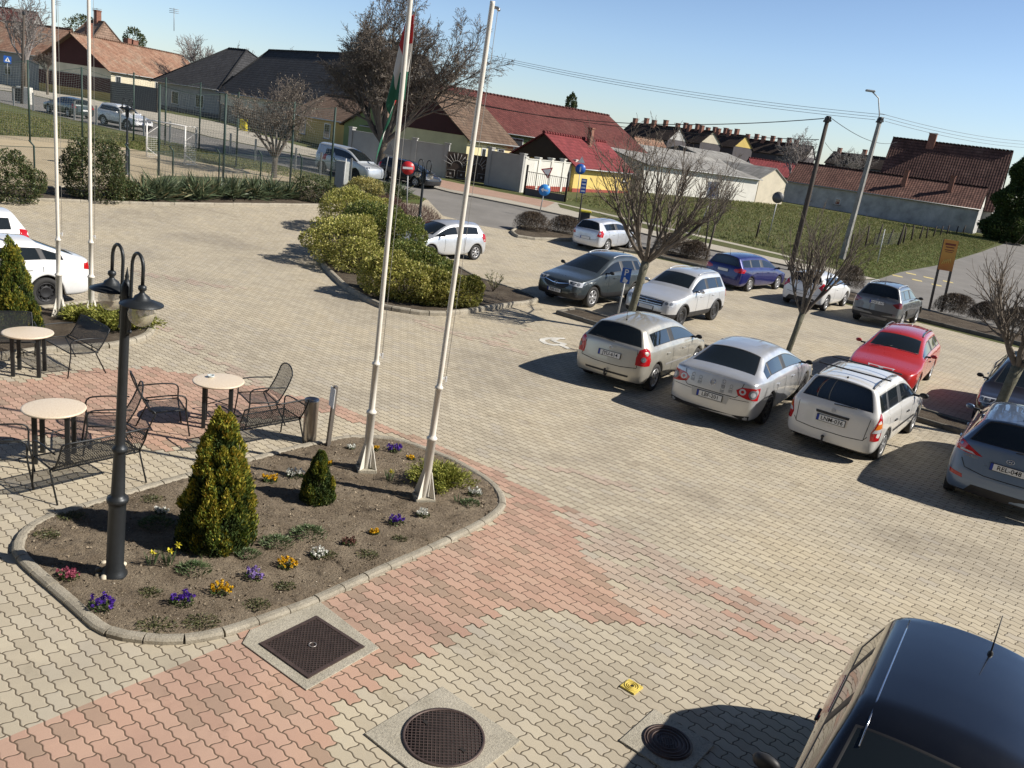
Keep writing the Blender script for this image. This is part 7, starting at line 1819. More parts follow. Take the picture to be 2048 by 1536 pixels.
def house(label, A, B, depth, wh, rh, roofm, wallm, hip=(0, 0), ov=.35, chims=(), wins=(), gablem=None, plinth=None, name='house', side=None, gut=True, group='houses beyond the street', ridge_off=.5, ridget=True, gov=.3, cat='house', gside=None):
    """A,B: world points of the visible long wall; the house extends away by depth. rh: ridge height above base"""
    A, B = Vector((A[0], A[1], A[2])), Vector((B[0], B[1], B[2])); z = min(A.z, B.z) - .05; L = (B - A).xy.length
    u = Vector(((B - A).x, (B - A).y, 0)).normalized(); n = Vector((-u.y, u.x, 0))
    if n.dot(Vector((A.x, A.y, 0))) < 0: n = -n
    if side: n = n * side
    if wh < 0: wh = rh + wh
    r = empty(name, (A.x, A.y, z), 0, label, cat, group); X = lambda t, s, h: u * t + n * s + Vector((0, 0, h))
    mb = MB(); rm = depth * ridge_off
    if hip[0] or hip[1] : 
        mb.prism([X(0, 0, -.3), X(L, 0, -.3), X(L, depth, -.3), X(0, depth, -.3)], (0, 0, wh + .3))
        mb.build('wall', wallm, r)
    else:
        sec = [(0, -.3), (depth, -.3), (depth, wh - .05), (rm, rh - .08), (0, wh - .05)]
        mb.prism([X(.003, s, h) for s, h in sec], u * (L - .006)); mb.build('wall', wallm, r)
    if gablem:
        for t0 in ((-.03, L - .001) if gside is None else (L - .001,)):
            mb = MB(); mb.prism([X(t0, .0, wh), X(t0, depth, wh), X(t0, rm, rh - .1)], u * .03); mb.build('gable', gablem, r)
    sl1 = (rh - wh) / rm; sl2 = (rh - wh) / (depth - rm); e = ov; he = hip[0] or 0; hf = hip[1] or 0
    g0 = -gov if not he else -ov; g1 = L + (gov if not hf else ov)
    P = [[X(g0, -e, wh - e * sl1), X(g1, -e, wh - e * sl1), X(L - hf if hf else g1, rm, rh), X(he if he else g0, rm, rh)],
         [X(g1, depth + e, wh - e * sl2), X(g0, depth + e, wh - e * sl2), X(he if he else g0, rm, rh), X(L - hf if hf else g1, rm, rh)]]
    if he: P.append([X(g0, depth + e, wh - e * sl2), X(g0, -e, wh - e * sl1), X(he, rm, rh)])
    if hf: P.append([X(g1, -e, wh - e * sl1), X(g1, depth + e, wh - e * sl2), X(L - hf, rm, rh)])
    ro = uvroof(P, 'roof', roofm, r)
    if ridget:
        mb = MB(); a, b_ = X(he if he else g0, rm, rh + .03), X(L - hf if hf else g1, rm, rh + .03); k = max(2, int((b_ - a).length / .42))
        for i in range(k): mb.tube([a.lerp(b_, i / k), a.lerp(b_, (i + .93) / k)], [.15, .10], 6, cap=True)
        if he > .5:
            for s in (-e, depth + e): mb.tube([X(he, rm, rh + .02), X(g0, s, wh - e * (sl1 if s < 0 else sl2) + .02)], .11, 6)
        if hf > .5:
            for s in (-e, depth + e): mb.tube([X(L - hf, rm, rh + .02), X(g1, s, wh - e * (sl1 if s < 0 else sl2) + .02)], .11, 6)
        mb.build('ridge_tiles', roofm, ro)
    if gut:
        mb = MB(); zz = wh - e * sl1 - .06; mb.tube([X(g0, -e - .06, zz), X(g1, -e - .06, zz)], .06, 6); mb.build('gutter', M_GUT, r)
    if plinth:
        mb = MB(); mb.box(X(L / 2, -.02, plinth[1] / 2 - .1), (L + .06, .06, plinth[1] + .2), R=Matrix((u, n, Vector((0, 0, 1)))).transposed()); mb.build('plinth', plinth[0], r)
    for (t, s, h, w_) in chims:
        zz = wh + (rh - wh) * (s / rm if s <= rm else (depth - s) / (depth - rm)); mb = MB(); R = Matrix((u, n, Vector((0, 0, 1)))).transposed()
        mb.box(X(t * L, s, zz + h / 2 - .3), (w_, w_ * .85, h + .6), R=R); mb.box(X(t * L, s, zz + h + .03), (w_ + .12, w_ * .85 + .12, .1), R=R); c_ = mb.build('chimney', M_BRICK, ro)
    R = Matrix((u, n, Vector((0, 0, 1)))).transposed()
    for (t, zc, w_, h_) in wins:
        mb = MB(); mb.box(X(t * L, -.015, zc), (w_ + .14, .07, h_ + .14), R=R); o = mb.build('window', M_WINW, r)
        for sx in ((-1, 1) if w_ > .7 else (0,)):
            mb = MB(); ww = (w_ / 2 - .03) if sx else w_; mb.box(X(t * L + sx * w_ / 4, -.055, zc), (ww, .012, h_), R=R); mb.build('pane', M_WPANE, o)
        mb = MB(); mb.box(X(t * L, -.08, zc - h_ / 2 - .1), (w_ + .4, .16, .05), R=R); mb.build('sill', W_DARKW, o)
    return r
def rz(P, n_, d, y): return htop(P, y, n_[0] * d, n_[1] * d)
def perp(A, B, side=1):
    u = (B - A).xy.normalized(); n = Vector((-u.y, u.x))
    if n.dot(A.xy) < 0: n = -n
    return n * side
def houses():
    # white farm building with the long tiled roof (right)
    A, B = G(1566, 403), G(1944, 469); n = perp(A, B)
    house('long low farm building with a stained white wall and dark brown tile roof', A, B, 7, 3.15, rz(B, n, 3.5, 375), T_FARM, W_STAIN, chims=((.60, 1.9, 1.7, .5), (.83, 2.0, 1.7, .5)), wins=((.14, 1.35, .5, .6), (.30, 1.35, .5, .6)), gablem=W_WHITE, gov=.15, group='houses on the right', plinth=(W_LGREY, .35))
    B2 = B.copy(); A2 = A.lerp(B, .42); A2.xy += n * 7.6; B2.xy += n * 7.6 + (B - A).xy.normalized() * 1.
    house('taller tiled farmhouse behind the long low building, with a brick chimney', A2, B2, 9, 3.3, rz(A2, n, 4.5, 272), T_FARM, W_STAIN, chims=((.33, 4.3, 1.3, .9),), gov=.15, group='houses on the right', gut=False)
    # beige gabled store + grey fibre cement roof
    A, B = G(1280, 384), G(1508, 405); n = perp(A, B)
    house('white wall store with a pale corrugated lean-to roof', A, B, 6.5, 2.75, 3.9, T_ETERNIT, W_WHITE, gov=.1, group='houses on the right', ridge_off=.98, ridget=False)
    C = G(1562, 402); 
    house('beige gabled shed joined to the long corrugated roof', C, B, 18, 2.5, 3.0, T_ETERNIT, W_BEIGE, gov=.1, group='houses on the right', ridget=False) if False else None
    u = (C - B).xy.normalized(); nb = perp(B, C)
    B3 = B.copy(); C3 = B.copy(); C3.xy += Vector((.62, .45)) * 5.2 * 1.0
    # shed: gable wall between (1508,405) and (1562,402), ridge running back-left above the store
    w0 = Vector((B.x, B.y, B.z)); d_ = (B - A).xy.normalized(); q0 = w0.copy(); q0.xy += d_ * .05
    gw = 5.2; E0 = q0.copy(); E1 = q0.copy(); E1.xy += Vector((-d_.y, d_.x)) * gw * (1 if Vector((-d_.y, d_.x)).y > 0 else -1)
    Aw = q0.copy(); Aw.xy -= d_ * 17; nn = perp(Aw, q0)
    Aw.xy += nn * 4.; q1 = q0.copy(); q1.xy += nn * 4. + d_ * 1.5
    house('long grey corrugated roof building with a beige gable end', Aw, q1, 7.5, 3.0, 4.4, T_ETERNIT, W_BEIGE, gov=.15, group='houses on the right', ridget=False, gablem=W_BEIGE)
    q2 = q0.copy(); q2.xy += d_ * .1; q4 = at(1564, 402, 97.5); gv = Vector((q4.x - q2.x, q4.y - q2.y)); gw = gv.length; gv.normalize(); bk = Vector((-gv.y, gv.x)); bk = bk if bk.y > 0 else -bk
    q3 = q2.copy(); q3.xy += bk * 9
    sgn = 1 if (lambda n_: n_.dot(gv) > 0)(perp(q2, q3)) else -1
    house('small beige gabled shed at the end of the white store', q2, q3, gw, 2.75, 4.0, T_ETERNIT, W_BEIGE, gov=.12, ov=.15, group='houses on the right', ridget=False, gut=False, side=sgn)
    # red roof yellow house
    A, B = G(1143, 384), G(1256, 386); n = perp(A, B, 1)
    nA = perp(A, B); nA = nA if nA.x < 0 else -nA
    sgn = 1 if perp(A, B).x < 0 else -1
    house('small yellow house with a bright red roof and a red plinth', A, B, 6.4, 2.2, rz(A, nA, 3.2, 264), T_BRIGHT, W_YEL, chims=((.62, 2.6, 1.3, .45),), gablem=M_WOODD, plinth=(W_BRICKR, .35), side=sgn, wins=((.88, 1.5, .5, .5),))
    # wine red hall
    A = at(1022, 262, 78); B = at(1290, 300, 89); A = Vector((A.x, A.y, H(A.x, A.y))); B = Vector((B.x, B.y, H(B.x, B.y))); nA = perp(A, B); nA = nA if nA.x < 0 else -nA; sgn = 1 if perp(A, B).x < 0 else -1
    A0 = A.copy(); A0.xy -= (B - A).xy.normalized() * 6
    house('long hall with a huge wine red tile roof and green walls', A0, B, 13, htop(A, 262), rz(A0, nA, 6.5, 163), T_RED, W_GREEN, gablem=M_WOODD, side=sgn, hip=(0, 0), wins=((.28, 2.0, 1.8, 2.4), (.42, 2.0, 1.0, 1.6)))
    # brown roofed yellow house
    A, B = at(934, 290, 66), at(1026, 300, 72); A = Vector((A.x, A.y, H(A.x, A.y))); B = Vector((B.x, B.y, H(B.x, B.y))); nA = perp(A, B); nA = nA if nA.x < 0 else -nA; sgn = 1 if perp(A, B).x < 0 else -1
    house('pale yellow house with a weathered brown roof behind the sunburst gate', A, B, 8.5, htop(A, 271), rz(A, nA, 4.25, 178), T_BROWN, W_PALE, gablem=W_MAROON, side=sgn, wins=((.35, 2.0, .5, .6), (.72, 2.0, .9, .8)))
    A, B = at(800, 300, 70), at(900, 300, 75); A = Vector((A.x, A.y, H(A.x, A.y))); B = Vector((B.x, B.y, H(B.x, B.y)))
    house('low green grey house between the big tree and the yellow house', A, B, 7, 2.6, 4.4, T_GREYP, W_GREEN, wins=((.5, 1.6, 1., 1.),))
    # houses behind the trees
    A, B = G(560, 285), G(700, 316); 
    A, B = at(575, 262, 84), at(745, 300, 72); A = Vector((A.x, A.y, H(A.x, A.y))); B = Vector((B.x, B.y, H(B.x, B.y)))
    house('ochre brown house with a weathered roof behind the low wide tree', A, B, 8, 2.7, rz(A, perp(A, B), 4, 185), T_BROWN, W_OCHRE, wins=((.2, 1.5, 1., 1.2), (.5, 1.5, 1., 1.2), (.8, 1.5, 1., 1.2)))
    # grey house with anthracite hip roof
    A, B = G(315, 216), G(437, 237); n = perp(A, B)
    h_ = htop(B, 172)
    house('grey house with an anthracite hip roof and two white windows', A, B, 16, h_, rz(A.lerp(B, .5), n, 7, 97), T_DARK, W_GREY, hip=(5.2, 4.0), wins=((.30, 1.75, 1.5, 1.5), (.70, 1.75, 1.5, 1.5)), plinth=(W_DARKW, .55), ov=.6, group='houses on the left', ridge_off=.44)
    P0_ = at(441, 200, 107); P0_ = Vector((P0_.x, P0_.y, H(P0_.x, P0_.y))); P1_ = at(690, 225, 84); P1_ = Vector((P1_.x, P1_.y, H(P1_.x, P1_.y))); uu = (P1_ - P0_).xy.normalized(); pn = perp(P0_, P1_)
    house('cream wing with a plain anthracite roof behind the slatted fence', P0_, P1_, 11, 3.9, htop(P0_, 97, uu.x * 1.2 + pn.x * 5.5, uu.y * 1.2 + pn.y * 5.5), T_DARK, W_CREAM, hip=(1.2, .01), group='houses on the left', wins=((.15, 1.9, .8, .9),), ov=.5)
    P2_ = at(600, 205, 92); P3_ = at(720, 235, 80); P2_ = Vector((P2_.x, P2_.y, H(P2_.x, P2_.y))); P3_ = Vector((P3_.x, P3_.y, H(P3_.x, P3_.y)))
    house('second house with a dark roof, seen between the two trees', P2_, P3_, 12, 3.4, rz(P2_, perp(P2_, P3_), 6, 106), T_DARK, W_GREY, group='houses on the left', gov=.4)
    # maroon gable house, long orange roof
    A, B = at(222, 200, 112), at(420, 215, 134); A = Vector((A.x, A.y, H(A.x, A.y))); B = Vector((B.x, B.y, H(B.x, B.y))); nA = perp(A, B); nA = nA if nA.x < 0 else -nA; sgn = 1 if perp(A, B).x < 0 else -1
    r = house('long house with a weathered orange tile roof and a maroon gable end', A, B, 11, htop(A, 138), rz(A, nA, 5.5, 66), T_ORANGE, W_CREAM, gablem=W_MAROON, side=sgn, group='houses on the left', chims=((.12, 5.5, 1.6, .7), (.52, 6.5, 1.5, .8), (.60, 7.0, 1.8, 1.1)), wins=((.06, 2.4, .9, 1.8), (.42, 2.4, .9, 1.8)), gov=.8)
    # boards and band on the gable wall
    u = (B - A).xy.normalized(); mb = MB()
    for (z0, z1, m) in ((0, 1.1, W_OCHRE), (1.1, htop(A, 138) - 1.2, W_MAROON)):
        q = [Vector((0, 0, z0)) - Vector((u.x, u.y, 0)) * .05, Vector((nA.x * 11, nA.y * 11, z0)) - Vector((u.x, u.y, 0)) * .05]
        mb = MB(); mb.prism([q[0], q[1], q[1] + Vector((0, 0, z1 - z0)), q[0] + Vector((0, 0, z1 - z0))], (-u.x * .03, -u.y * .03, 0)); mb.build('boarding' if m is W_MAROON else 'painted_band', m, r)
    # hip roofed brown house and the yellow wall, dark gabled house at the edge
    A, B = at(92, 160, 125), at(150, 175, 120); A = Vector((A.x, A.y, H(A.x, A.y))); B = Vector((B.x, B.y, H(B.x, B.y)))
    house('yellow walled house under a half hipped mossy roof', A, B, 10, htop(A, 112), rz(A.lerp(B, .5), perp(A, B), 5, 42), T_GREYP, W_YEL, hip=(2.5, 1.5), group='houses on the left', chims=((.6, 5, 1.4, .8),), ov=.7)
    A, B = at(-70, 150, 122), at(90, 170, 118); A = Vector((A.x, A.y, H(A.x, A.y))); B = Vector((B.x, B.y, H(B.x, B.y)))
    house('grey walled house with an orange tile roof at the left edge', A, B, 9, htop(B, 108), rz(B, perp(A, B), 4.5, 58), T_ORANGE, W_GREY, group='houses on the left', wins=((.55, 2., 1., 1.1), (.78, 2., 1., 1.1)))
    A, B = at(-60, 60, 150), at(40, 90, 150); A = Vector((A.x, A.y, H(A.x, A.y))); B = Vector((B.x, B.y, H(B.x, B.y)))
    house('rusty red roof rising behind the orange roof at the top left corner', A, B, 10, 6, rz(A, perp(A, B), 5, 10), T_RED, W_GREY, group='houses on the left', gov=.3)
    # distant row houses
    for (x0, y0, x1, y1, d, wh, yr, cz, lab, wm) in ((1235, 300, 1330, 312, 175, 5.5, 240, 4, 'first dark row house roof right of the wine red hall', W_STAIN), (1318, 320, 1392, 330, 180, 4.2, 250, 5, 'row house with a pale gable and a line of chimneys', W_BEIGE), (1378, 330, 1458, 340, 185, 4.5, 258, 6, 'row house with a yellow gable and seven chimneys', W_YEL), (1458, 340, 1600, 360, 190, 5.0, 270, 7, 'longest distant row house with a white stone gable', W_STAIN), (1640, 370, 1760, 385, 190, 6, 298, 2, 'distant dark roof behind the tiled farmhouse', W_STAIN)):
        A, B = at(x0, y0, d), at(x1, y1, d - 10); A = Vector((A.x, A.y, H(A.x, A.y))); B = Vector((B.x, B.y, H(B.x, B.y)))
        house(lab, A, B, 5.4, -2.3, rz(A, perp(A, B), 2.7, yr + 5), T_BLACK, W_DARKW, gside=1, gov=.2, chims=[(.1 + .8 * k / cz, 2.3 + .5 * (k % 2), 1.2, .8) for k in range(cz)], group='distant row houses', gut=False, gablem=wm)
    A, B = at(1285, 318, 120), at(1340, 322, 122); A = Vector((A.x, A.y, H(A.x, A.y))); B = Vector((B.x, B.y, H(B.x, B.y)))
    house('tumbledown brick shed with an orange roof behind the corrugated roofs', A, B, 6, 3.4, 5.4, T_ORANGE, M_BRICK, gov=.2, group='distant sheds', gut=False)
    A, B = at(1408, 345, 112), at(1500, 352, 120); A = Vector((A.x, A.y, H(A.x, A.y))); B = Vector((B.x, B.y, H(B.x, B.y))); nA = perp(A, B)
    house('grey barn with a steep corrugated roof behind the white store', A, B, 9, 4.0, rz(A, nA, 4.5, 290), T_ETERNIT, W_DARKW, gov=.2, group='distant sheds', gut=False, gablem=W_DARKW, ridget=False)
    A, B = at(1505, 350, 135), at(1610, 360, 135); A = Vector((A.x, A.y, H(A.x, A.y))); B = Vector((B.x, B.y, H(B.x, B.y)))
    house('low red roof glowing between the bare tree and the farm building', A, B, 8, 3.0, rz(A, perp(A, B), 4, 315), T_BRIGHT, W_STAIN, gov=.2, group='distant sheds', gut=False)
    # the building the photo is taken from: its facade stands behind the camera
    mb = MB(); mb.box((0, -1.9, 5.2), (46, 1.6, 10.4)); o = mb.build('building', plaster('facade_render', (.34, .30, .25))); tag(o, 'rendered facade of the building behind the camera', 'building', None, 'structure')
houses()
def wallrun(label, P, h, mat, th=.22, pillars=True, plinth=None, cap=True, group='garden walls', step=3.0, name='garden_wall', panels=True):
    A = P[0]; r = empty(name, (A.x, A.y, A.z), 0, label, 'wall', group)
    for a, b in zip(P, P[1:]):
        L = (b - a).xy.length; u = Vector(((b - a).x, (b - a).y, 0)).normalized(); n = Vector((-u.y, u.x, 0)); R = Matrix((u, n, Vector((0, 0, 1)))).transposed()
        c = (a + b) / 2 - A; mb = MB(); mb.box(c + Vector((0, 0, h / 2 - .1)), (L, th, h + .2), R=R); mb.build('wall_panel', mat, r)
        if cap: mb = MB(); mb.box(c + Vector((0, 0, h + .03)), (L + .02, th + .1, .06), R=R); mb.build('coping', mat, r)
        if plinth: mb = MB(); mb.box(c + Vector((0, 0, .15)), (L - .01, th + .06, .5), R=R); mb.build('plinth', plinth, r)
        if pillars:
            k = max(1, round(L / step))
            for i in range(k + 1):
                mb = MB(); q = a.lerp(b, i / k) - A; mb.box(q + Vector((0, 0, (h + .18) / 2 - .1)), (.34, th + .14, h + .38), R=R); mb.box(q + Vector((0, 0, h + .22)), (.44, th + .24, .08), R=R); mb.build('pillar', mat, r)
    return r
def boundary():
    wallrun('grey rendered wall with pillars left of the sunburst gate', [G(700, 322), G(760, 335), G(888, 356)], 2.25, W_LGREY)
    wallrun('grey panelled wall between the sunburst gate and the white wall', [G(974, 370), G(1037, 384)], 2.45, W_LGREY, step=6)
    a, b = G(1040, 384), G(1140, 382); wallrun('white wall with a red plinth behind the black railing', [a, b], 2.25, W_WHITE, plinth=W_BRICKR, step=2.3)
    # gate with sunburst
    a, b = G(890, 357), G(970, 369); u = Vector(((b - a).x, (b - a).y, 0)); L = u.length; u.normalize(); n = Vector((-u.y, u.x, 0)); R = Matrix((u, n, Vector((0, 0, 1)))).transposed()
    r = empty('gate', (a.x, a.y, a.z), 0, 'dark sheet metal double gate with a pale sunburst pattern', 'gate'); lt = flat('pale_gate_bar', (.36, .34, .32), .5)
    if n.y > 0: n = -n
    for k in range(2):
        c = u * (L * (k + .5) / 2); mb = MB(); mb.box(c + Vector((0, 0, 1.0)), (L / 2 - .04, .05, 1.9), R=R); lf = mb.build('gate_leaf', M_WOODD, r)
        mb = MB(); cc = c + n * .04 + Vector((0, 0, .95))
        mb.tube([cc + u * (.42 * math.cos(q * math.pi / 10)) + Vector((0, 0, .42 * math.sin(q * math.pi / 10))) for q in range(11)], .022, 5)
        for q in range(1, 10):
            a_ = q * math.pi / 10; l_ = .95 if abs(math.cos(a_)) < .8 else 1.15; d = u * math.cos(a_) + Vector((0, 0, math.sin(a_))); mb.tube([cc + d * .44, cc + d * l_], .018, 5)
        for s in (-.45, .45):
            o = c + u * s * .9 + n * .04 + Vector((0, 0, .42)); mb.tube([o + u * x * .3 + Vector((0, 0, z_ * .26)) for x, z_ in ((-1, -1), (1, -1), (1, 1), (-1, 1))], .015, 4, closed=True); mb.box(o, (.12, .02, .12), R=R)
        mb.build('sunburst', lt, lf)
    # railing
    a, b = G(1047, 389), G(1130, 404); u = Vector(((b - a).x, (b - a).y, b.z - a.z)); L = u.length; u.normalize(); r = empty('railing', (a.x, a.y, a.z), 0, 'black steel railing between two dark posts before the white wall', 'railing')
    for t in (0, .02, .98, 1): mb = MB(); mb.tube([u * L * t, u * L * t + Vector((0, 0, 2.05))], .055, 6); mb.build('post', M_DPOST, r)
    mb = MB()
    for z in (.55, 1.6): mb.tube([u * .1 + Vector((0, 0, z)), u * (L - .1) + Vector((0, 0, z))], .02, 5)
    for i in range(22): mb.tube([u * (L * (i + .5) / 22) + Vector((0, 0, .5)), u * (L * (i + .5) / 22) + Vector((0, 0, 1.65))], .012, 4)
    mb.build('bars', M_DPOST, r); mb = MB(); mb.box(u * L / 2 + Vector((0, 0, .22)), (L - .2, .18, .5), R=Matrix((u, Vector((-u.y, u.x, 0)), Vector((0, 0, 1)))).transposed()); mb.build('base_wall', W_DARKW, r)
    # slatted fence and dark panel fence on the left
    def slat(label, a, b, h, mat, nsl, gap, postm, name='fence'):
        u = Vector(((b - a).x, (b - a).y, b.z - a.z)); L = u.length; u.normalize(); R = Matrix((u, Vector((-u.y, u.x, 0)).normalized(), Vector((0, 0, 1)))).transposed()
        r = empty(name, (a.x, a.y, a.z), 0, label, 'fence'); k = max(1, round(L / 2.6))
        for i in range(k + 1): mb = MB(); mb.box(u * (L * i / k) + Vector((0, 0, h / 2)), (.12, .12, h + .1), R=R); mb.build('post', postm, r)
        for i in range(k):
            mb = MB()
            for j in range(nsl): mb.box(u * (L * (i + .5) / k) + Vector((0, 0, h * (j + .5) / nsl + .05)), (L / k - .14, .03, h / nsl - gap), R=R)
            mb.build('slat_panel', mat, r)
        return r
    slat('dark horizontal slat fence beside the grey house', G(440, 243), G(560, 272), 1.9, M_DPOST, 11, .06, M_DPOST)
    b = G(487, 262); wb = empty('wheelie_bin', (b.x, b.y, b.z), 0, 'yellow refuse bin standing before the dark slat fence', 'bin'); mb = MB(); mb.prism([(-.3, -.3, 0), (.3, -.3, 0), (.3, .3, 0), (-.3, .3, 0)], (0, 0, 1.0)); bevel(mb.build('body', flat('yellow_bin', (.50, .42, .03), .6), wb), .03); mb = MB(); mb.box((0, 0, 1.05), (.66, .7, .08)); bevel(mb.build('lid', flat('yellow_bin', (.50, .42, .03), .6), wb), .02)
    slat('tall anthracite panel fence in front of the cream house wall', G(222, 212), G(314, 226), 2.6, flat('anthracite_panel', (.05, .055, .06), .6), 1, 0, M_DPOST)
    slat('pale board fence at the right edge behind the concrete pole', G(2002, 478), G(2110, 500), 1.6, flat('pale_boards', (.40, .32, .22), .85, var=.2), 7, .02, flat('pale_boards', (.40, .32, .22), .85))
boundary()
M_NETG = flat('fence_green', (.02, .045, .035), .6)
def netmat(name, c, pitch, t, ang=.785):
    b = NB(name); b.base(c); b.set(rough=.6); uv = b.n('ShaderNodeUVMap'); mp = b.n('ShaderNodeMapping'); b.l(uv.outputs[0], mp.inputs[0]); mp.inputs['Rotation'].default_value = (0, 0, ang)
    s = b.n('ShaderNodeSeparateXYZ'); b.l(mp.outputs[0], s.inputs[0]); f = lambda q: b.math('LESS_THAN', b.math('FRACT', b.math('DIVIDE', q, pitch)), t)
    b.l(b.math('MAXIMUM', f(s.outputs[0]), f(s.outputs[1])), b.b.inputs['Alpha']); return b.m
M_CHAIN = netmat('chain_link', (.12, .13, .125), .055, .075); M_BALLNET = netmat('ball_net', (.10, .12, .11), .13, .05, .1); M_GOALNET = netmat('goal_net', (.55, .55, .52), .11, .09, 0.)
def net(name, a, b, h, mat, parent, org, sag=0, n=6, z0=0):
    bm = bmesh.new(); uvl = bm.loops.layers.uv.new('UVMap'); L = (b - a).length; V = []
    for i in range(n + 1):
        t = i / n; p = a.lerp(b, t) - org; s = sag * 4 * t * (1 - t); V.append((bm.verts.new(p + Vector((0, 0, z0))), bm.verts.new(p + Vector((0, 0, h - s))), L * t))
    for i in range(n):
        f = bm.faces.new((V[i][0], V[i + 1][0], V[i + 1][1], V[i][1]))
        for l, uv in zip(f.loops, ((V[i][2], 0), (V[i + 1][2], 0), (V[i + 1][2], h), (V[i][2], h))): l[uvl].uv = uv
    me = bpy.data.meshes.new(name); bm.to_mesh(me); bm.free(); me.materials.append(mat); return mesh_obj(name, me, parent)
def fence_run(label, pts, h, postr, postm, netm, sag=0, arm=0, group='pitch fences', cable=True, square=False):
    P = [G(*p) for p in pts]; o = P[0]; r = empty('fence', (o.x, o.y, o.z), 0, label, 'fence', group)
    for p in P:
        mb = MB(); q = p - o
        if square: mb.box(q + Vector((0, 0, h / 2)), (postr * 2, postr * 2, h))
        else: mb.tube([q + Vector((0, 0, -.1)), q + Vector((0, 0, h + .04))] + ([q + Vector((-.12, -.12, h + .25))] if arm else []), postr, 7)
        mb.build('post', postm, r)
    for a, b in zip(P, P[1:]): net('net', a, b, h, netm, r, o, sag)
    if cable:
        mb = MB()
        for a, b in zip(P, P[1:]): mb.tube([a - o + Vector((0, 0, h)), (a + b) / 2 - o + Vector((0, 0, h - sag)), b - o + Vector((0, 0, h))], .012, 4)
        mb.build('top_wire', postm, r)
    return r
ORD = ['first', 'second', 'third', 'fourth', 'fifth', 'sixth', 'seventh', 'eighth', 'ninth', 'tenth', 'eleventh', 'twelfth', 'thirteenth', 'last']
def yellow_bin():
    b = G(1163, 470); b = G(1166, 458); r = empty('litter_bin', (b.x, b.y, b.z), 0, 'black bin with a yellow lid beside the dark sign post', 'bin'); mb = MB(); mb.prism([(-.26, -.26, 0), (.26, -.26, 0), (.28, .28, 0), (-.28, .28, 0)], (0, 0, .95)); bevel(mb.build('body', M_TRIM, r), .03); mb = MB(); mb.box((0, 0, .99), (.6, .6, .1)); bevel(mb.build('lid', flat('yellow_bin', (.50, .42, .03), .6), r), .03)
yellow_bin()
def fences():
    fence_run('low chain-link fence along the planted strip of the car park', [(-30, 374), (70, 374), (165, 374), (258, 374), (345, 373), (437, 374), (520, 374), (600, 378), (668, 384)], 1.55, .035, M_NETG, M_CHAIN, arm=1)
    fence_run('low roadside fence on short concrete posts along the pitch', [(-30, 203), (28, 212), (67, 222), (112, 232), (149, 240), (193, 250), (240, 261), (288, 272), (340, 285), (392, 296), (460, 310), (510, 322), (552, 333), (590, 341), (640, 350), (700, 362)], 1.35, .05, M_GALV, M_CHAIN, square=True, cable=False)
    fence_run('tall green ball stop net standing along the far end of the pitch', [(-60, 276), (60, 283), (165, 290), (267, 284), (330, 292), (398, 299), (472, 334)], 4.1, .05, M_NETG, M_BALLNET, sag=.35)
    fence_run('tall green ball stop posts behind the yuccas with a sagging net', [(317, 352), (446, 364), (580, 366), (660, 372)], 4.2, .06, M_NETG, M_BALLNET, sag=.2)
    # weathered wooden stakes at the meadow
    for i, (x, y, yt) in enumerate([(1512, 476, 440), (1640, 502, 470), (1700, 500, 468), (1730, 496, 452), (1752, 492, 448), (1775, 490, 458), (1795, 492, 448), (1806, 488, 455), (1822, 482, 450), (1838, 480, 452), (1852, 478, 455), (1866, 474, 452), (1880, 472, 452), (1893, 470, 450), (1912, 468, 452), (1925, 467, 450)]):
        g = G(x, y); h = htop(g, yt); mb = MB(); dx = rnd.uniform(-.12, .18); mb.tube([(0, 0, -.1), (dx * .4, 0, h * .5), (dx, 0, h)], [.10 if i == 6 else .06, .07, .05], 6)
        o = mb.build('wooden_stake', M_WOODD, loc=g); tag(o, ['single dark stake alone in the open meadow, leftmost of all', 'dark stake close to the wooden utility pole'][i] if i < 2 else ORD[i - 2] + ' weathered stake of the fence row, counted from the left after the two lone stakes', 'fence post', 'old wooden stakes of the meadow fence')
    fence_run('grey wire mesh panel between the wooden stakes', [(1745, 494), (1800, 490)], 1.0, .03, M_WOODD, M_CHAIN, group='pitch fences', cable=False)
    # goal
    a, b = G(293, 315), G(369, 333); g = a; r = empty('football_goal', (g.x, g.y, g.z), 0, 'white small football goal with a torn net on the sandy pitch', 'goal'); u = (b - a); u = Vector((u.x, u.y, 0)); L = u.length; u.normalize(); n = Vector((-u.y, u.x, 0)); n = n if n.x > 0 else -n
    mw = flat('goal_white', (.72, .70, .66), .5); h = 2.0
    P = lambda t, s, z: u * L * t + n * s + Vector((0, 0, z))
    mb = MB()
    for t in (0, 1): mb.tube([P(t, 0, 0), P(t, 0, h)], .045, 8)
    mb.tube([P(0, 0, h), P(1, 0, h)], .045, 8); mb.build('front_frame', mw, r)
    for t in (0, 1):
        mb = MB(); mb.tube([P(t, 0, h), P(t, .75, h), P(t, .85, h - .25), P(t, 0, h * .62)], .022, 6); mb.tube([P(t, 0, .55), P(t, .9, .03), P(t, 0, .03)], .022, 6); mb.build('side_brace', mw, r)
    for (p, q, nm) in (((0, .8), (1, .8), 'back'), ((0, 0), (0, .8), 's'), ((1, 0), (1, .8), 's')):
        net('net', g + P(p[0], p[1], 0), g + P(q[0], q[1], 0), 1.25 if nm == 'back' else 1.2, M_GOALNET, r, g)
    # cabinet
    c = G(681, 386); h = htop(c, 322); r = empty('utility_cabinet', (c.x, c.y, c.z), math.radians(-20), 'tall grey electric cabinet between the dark and yellow shrubs', 'cabinet'); mb = MB(); mb.box((0, 0, h / 2), (.62, .4, h)); bevel(mb.build('housing', flat('cabinet_grey', (.30, .31, .29), .6), r), .02); mb = MB(); mb.box((0, -.21, h / 2), (.52, .02, h - .2)); mb.build('door', flat('cabinet_grey', (.30, .31, .29), .6), r)
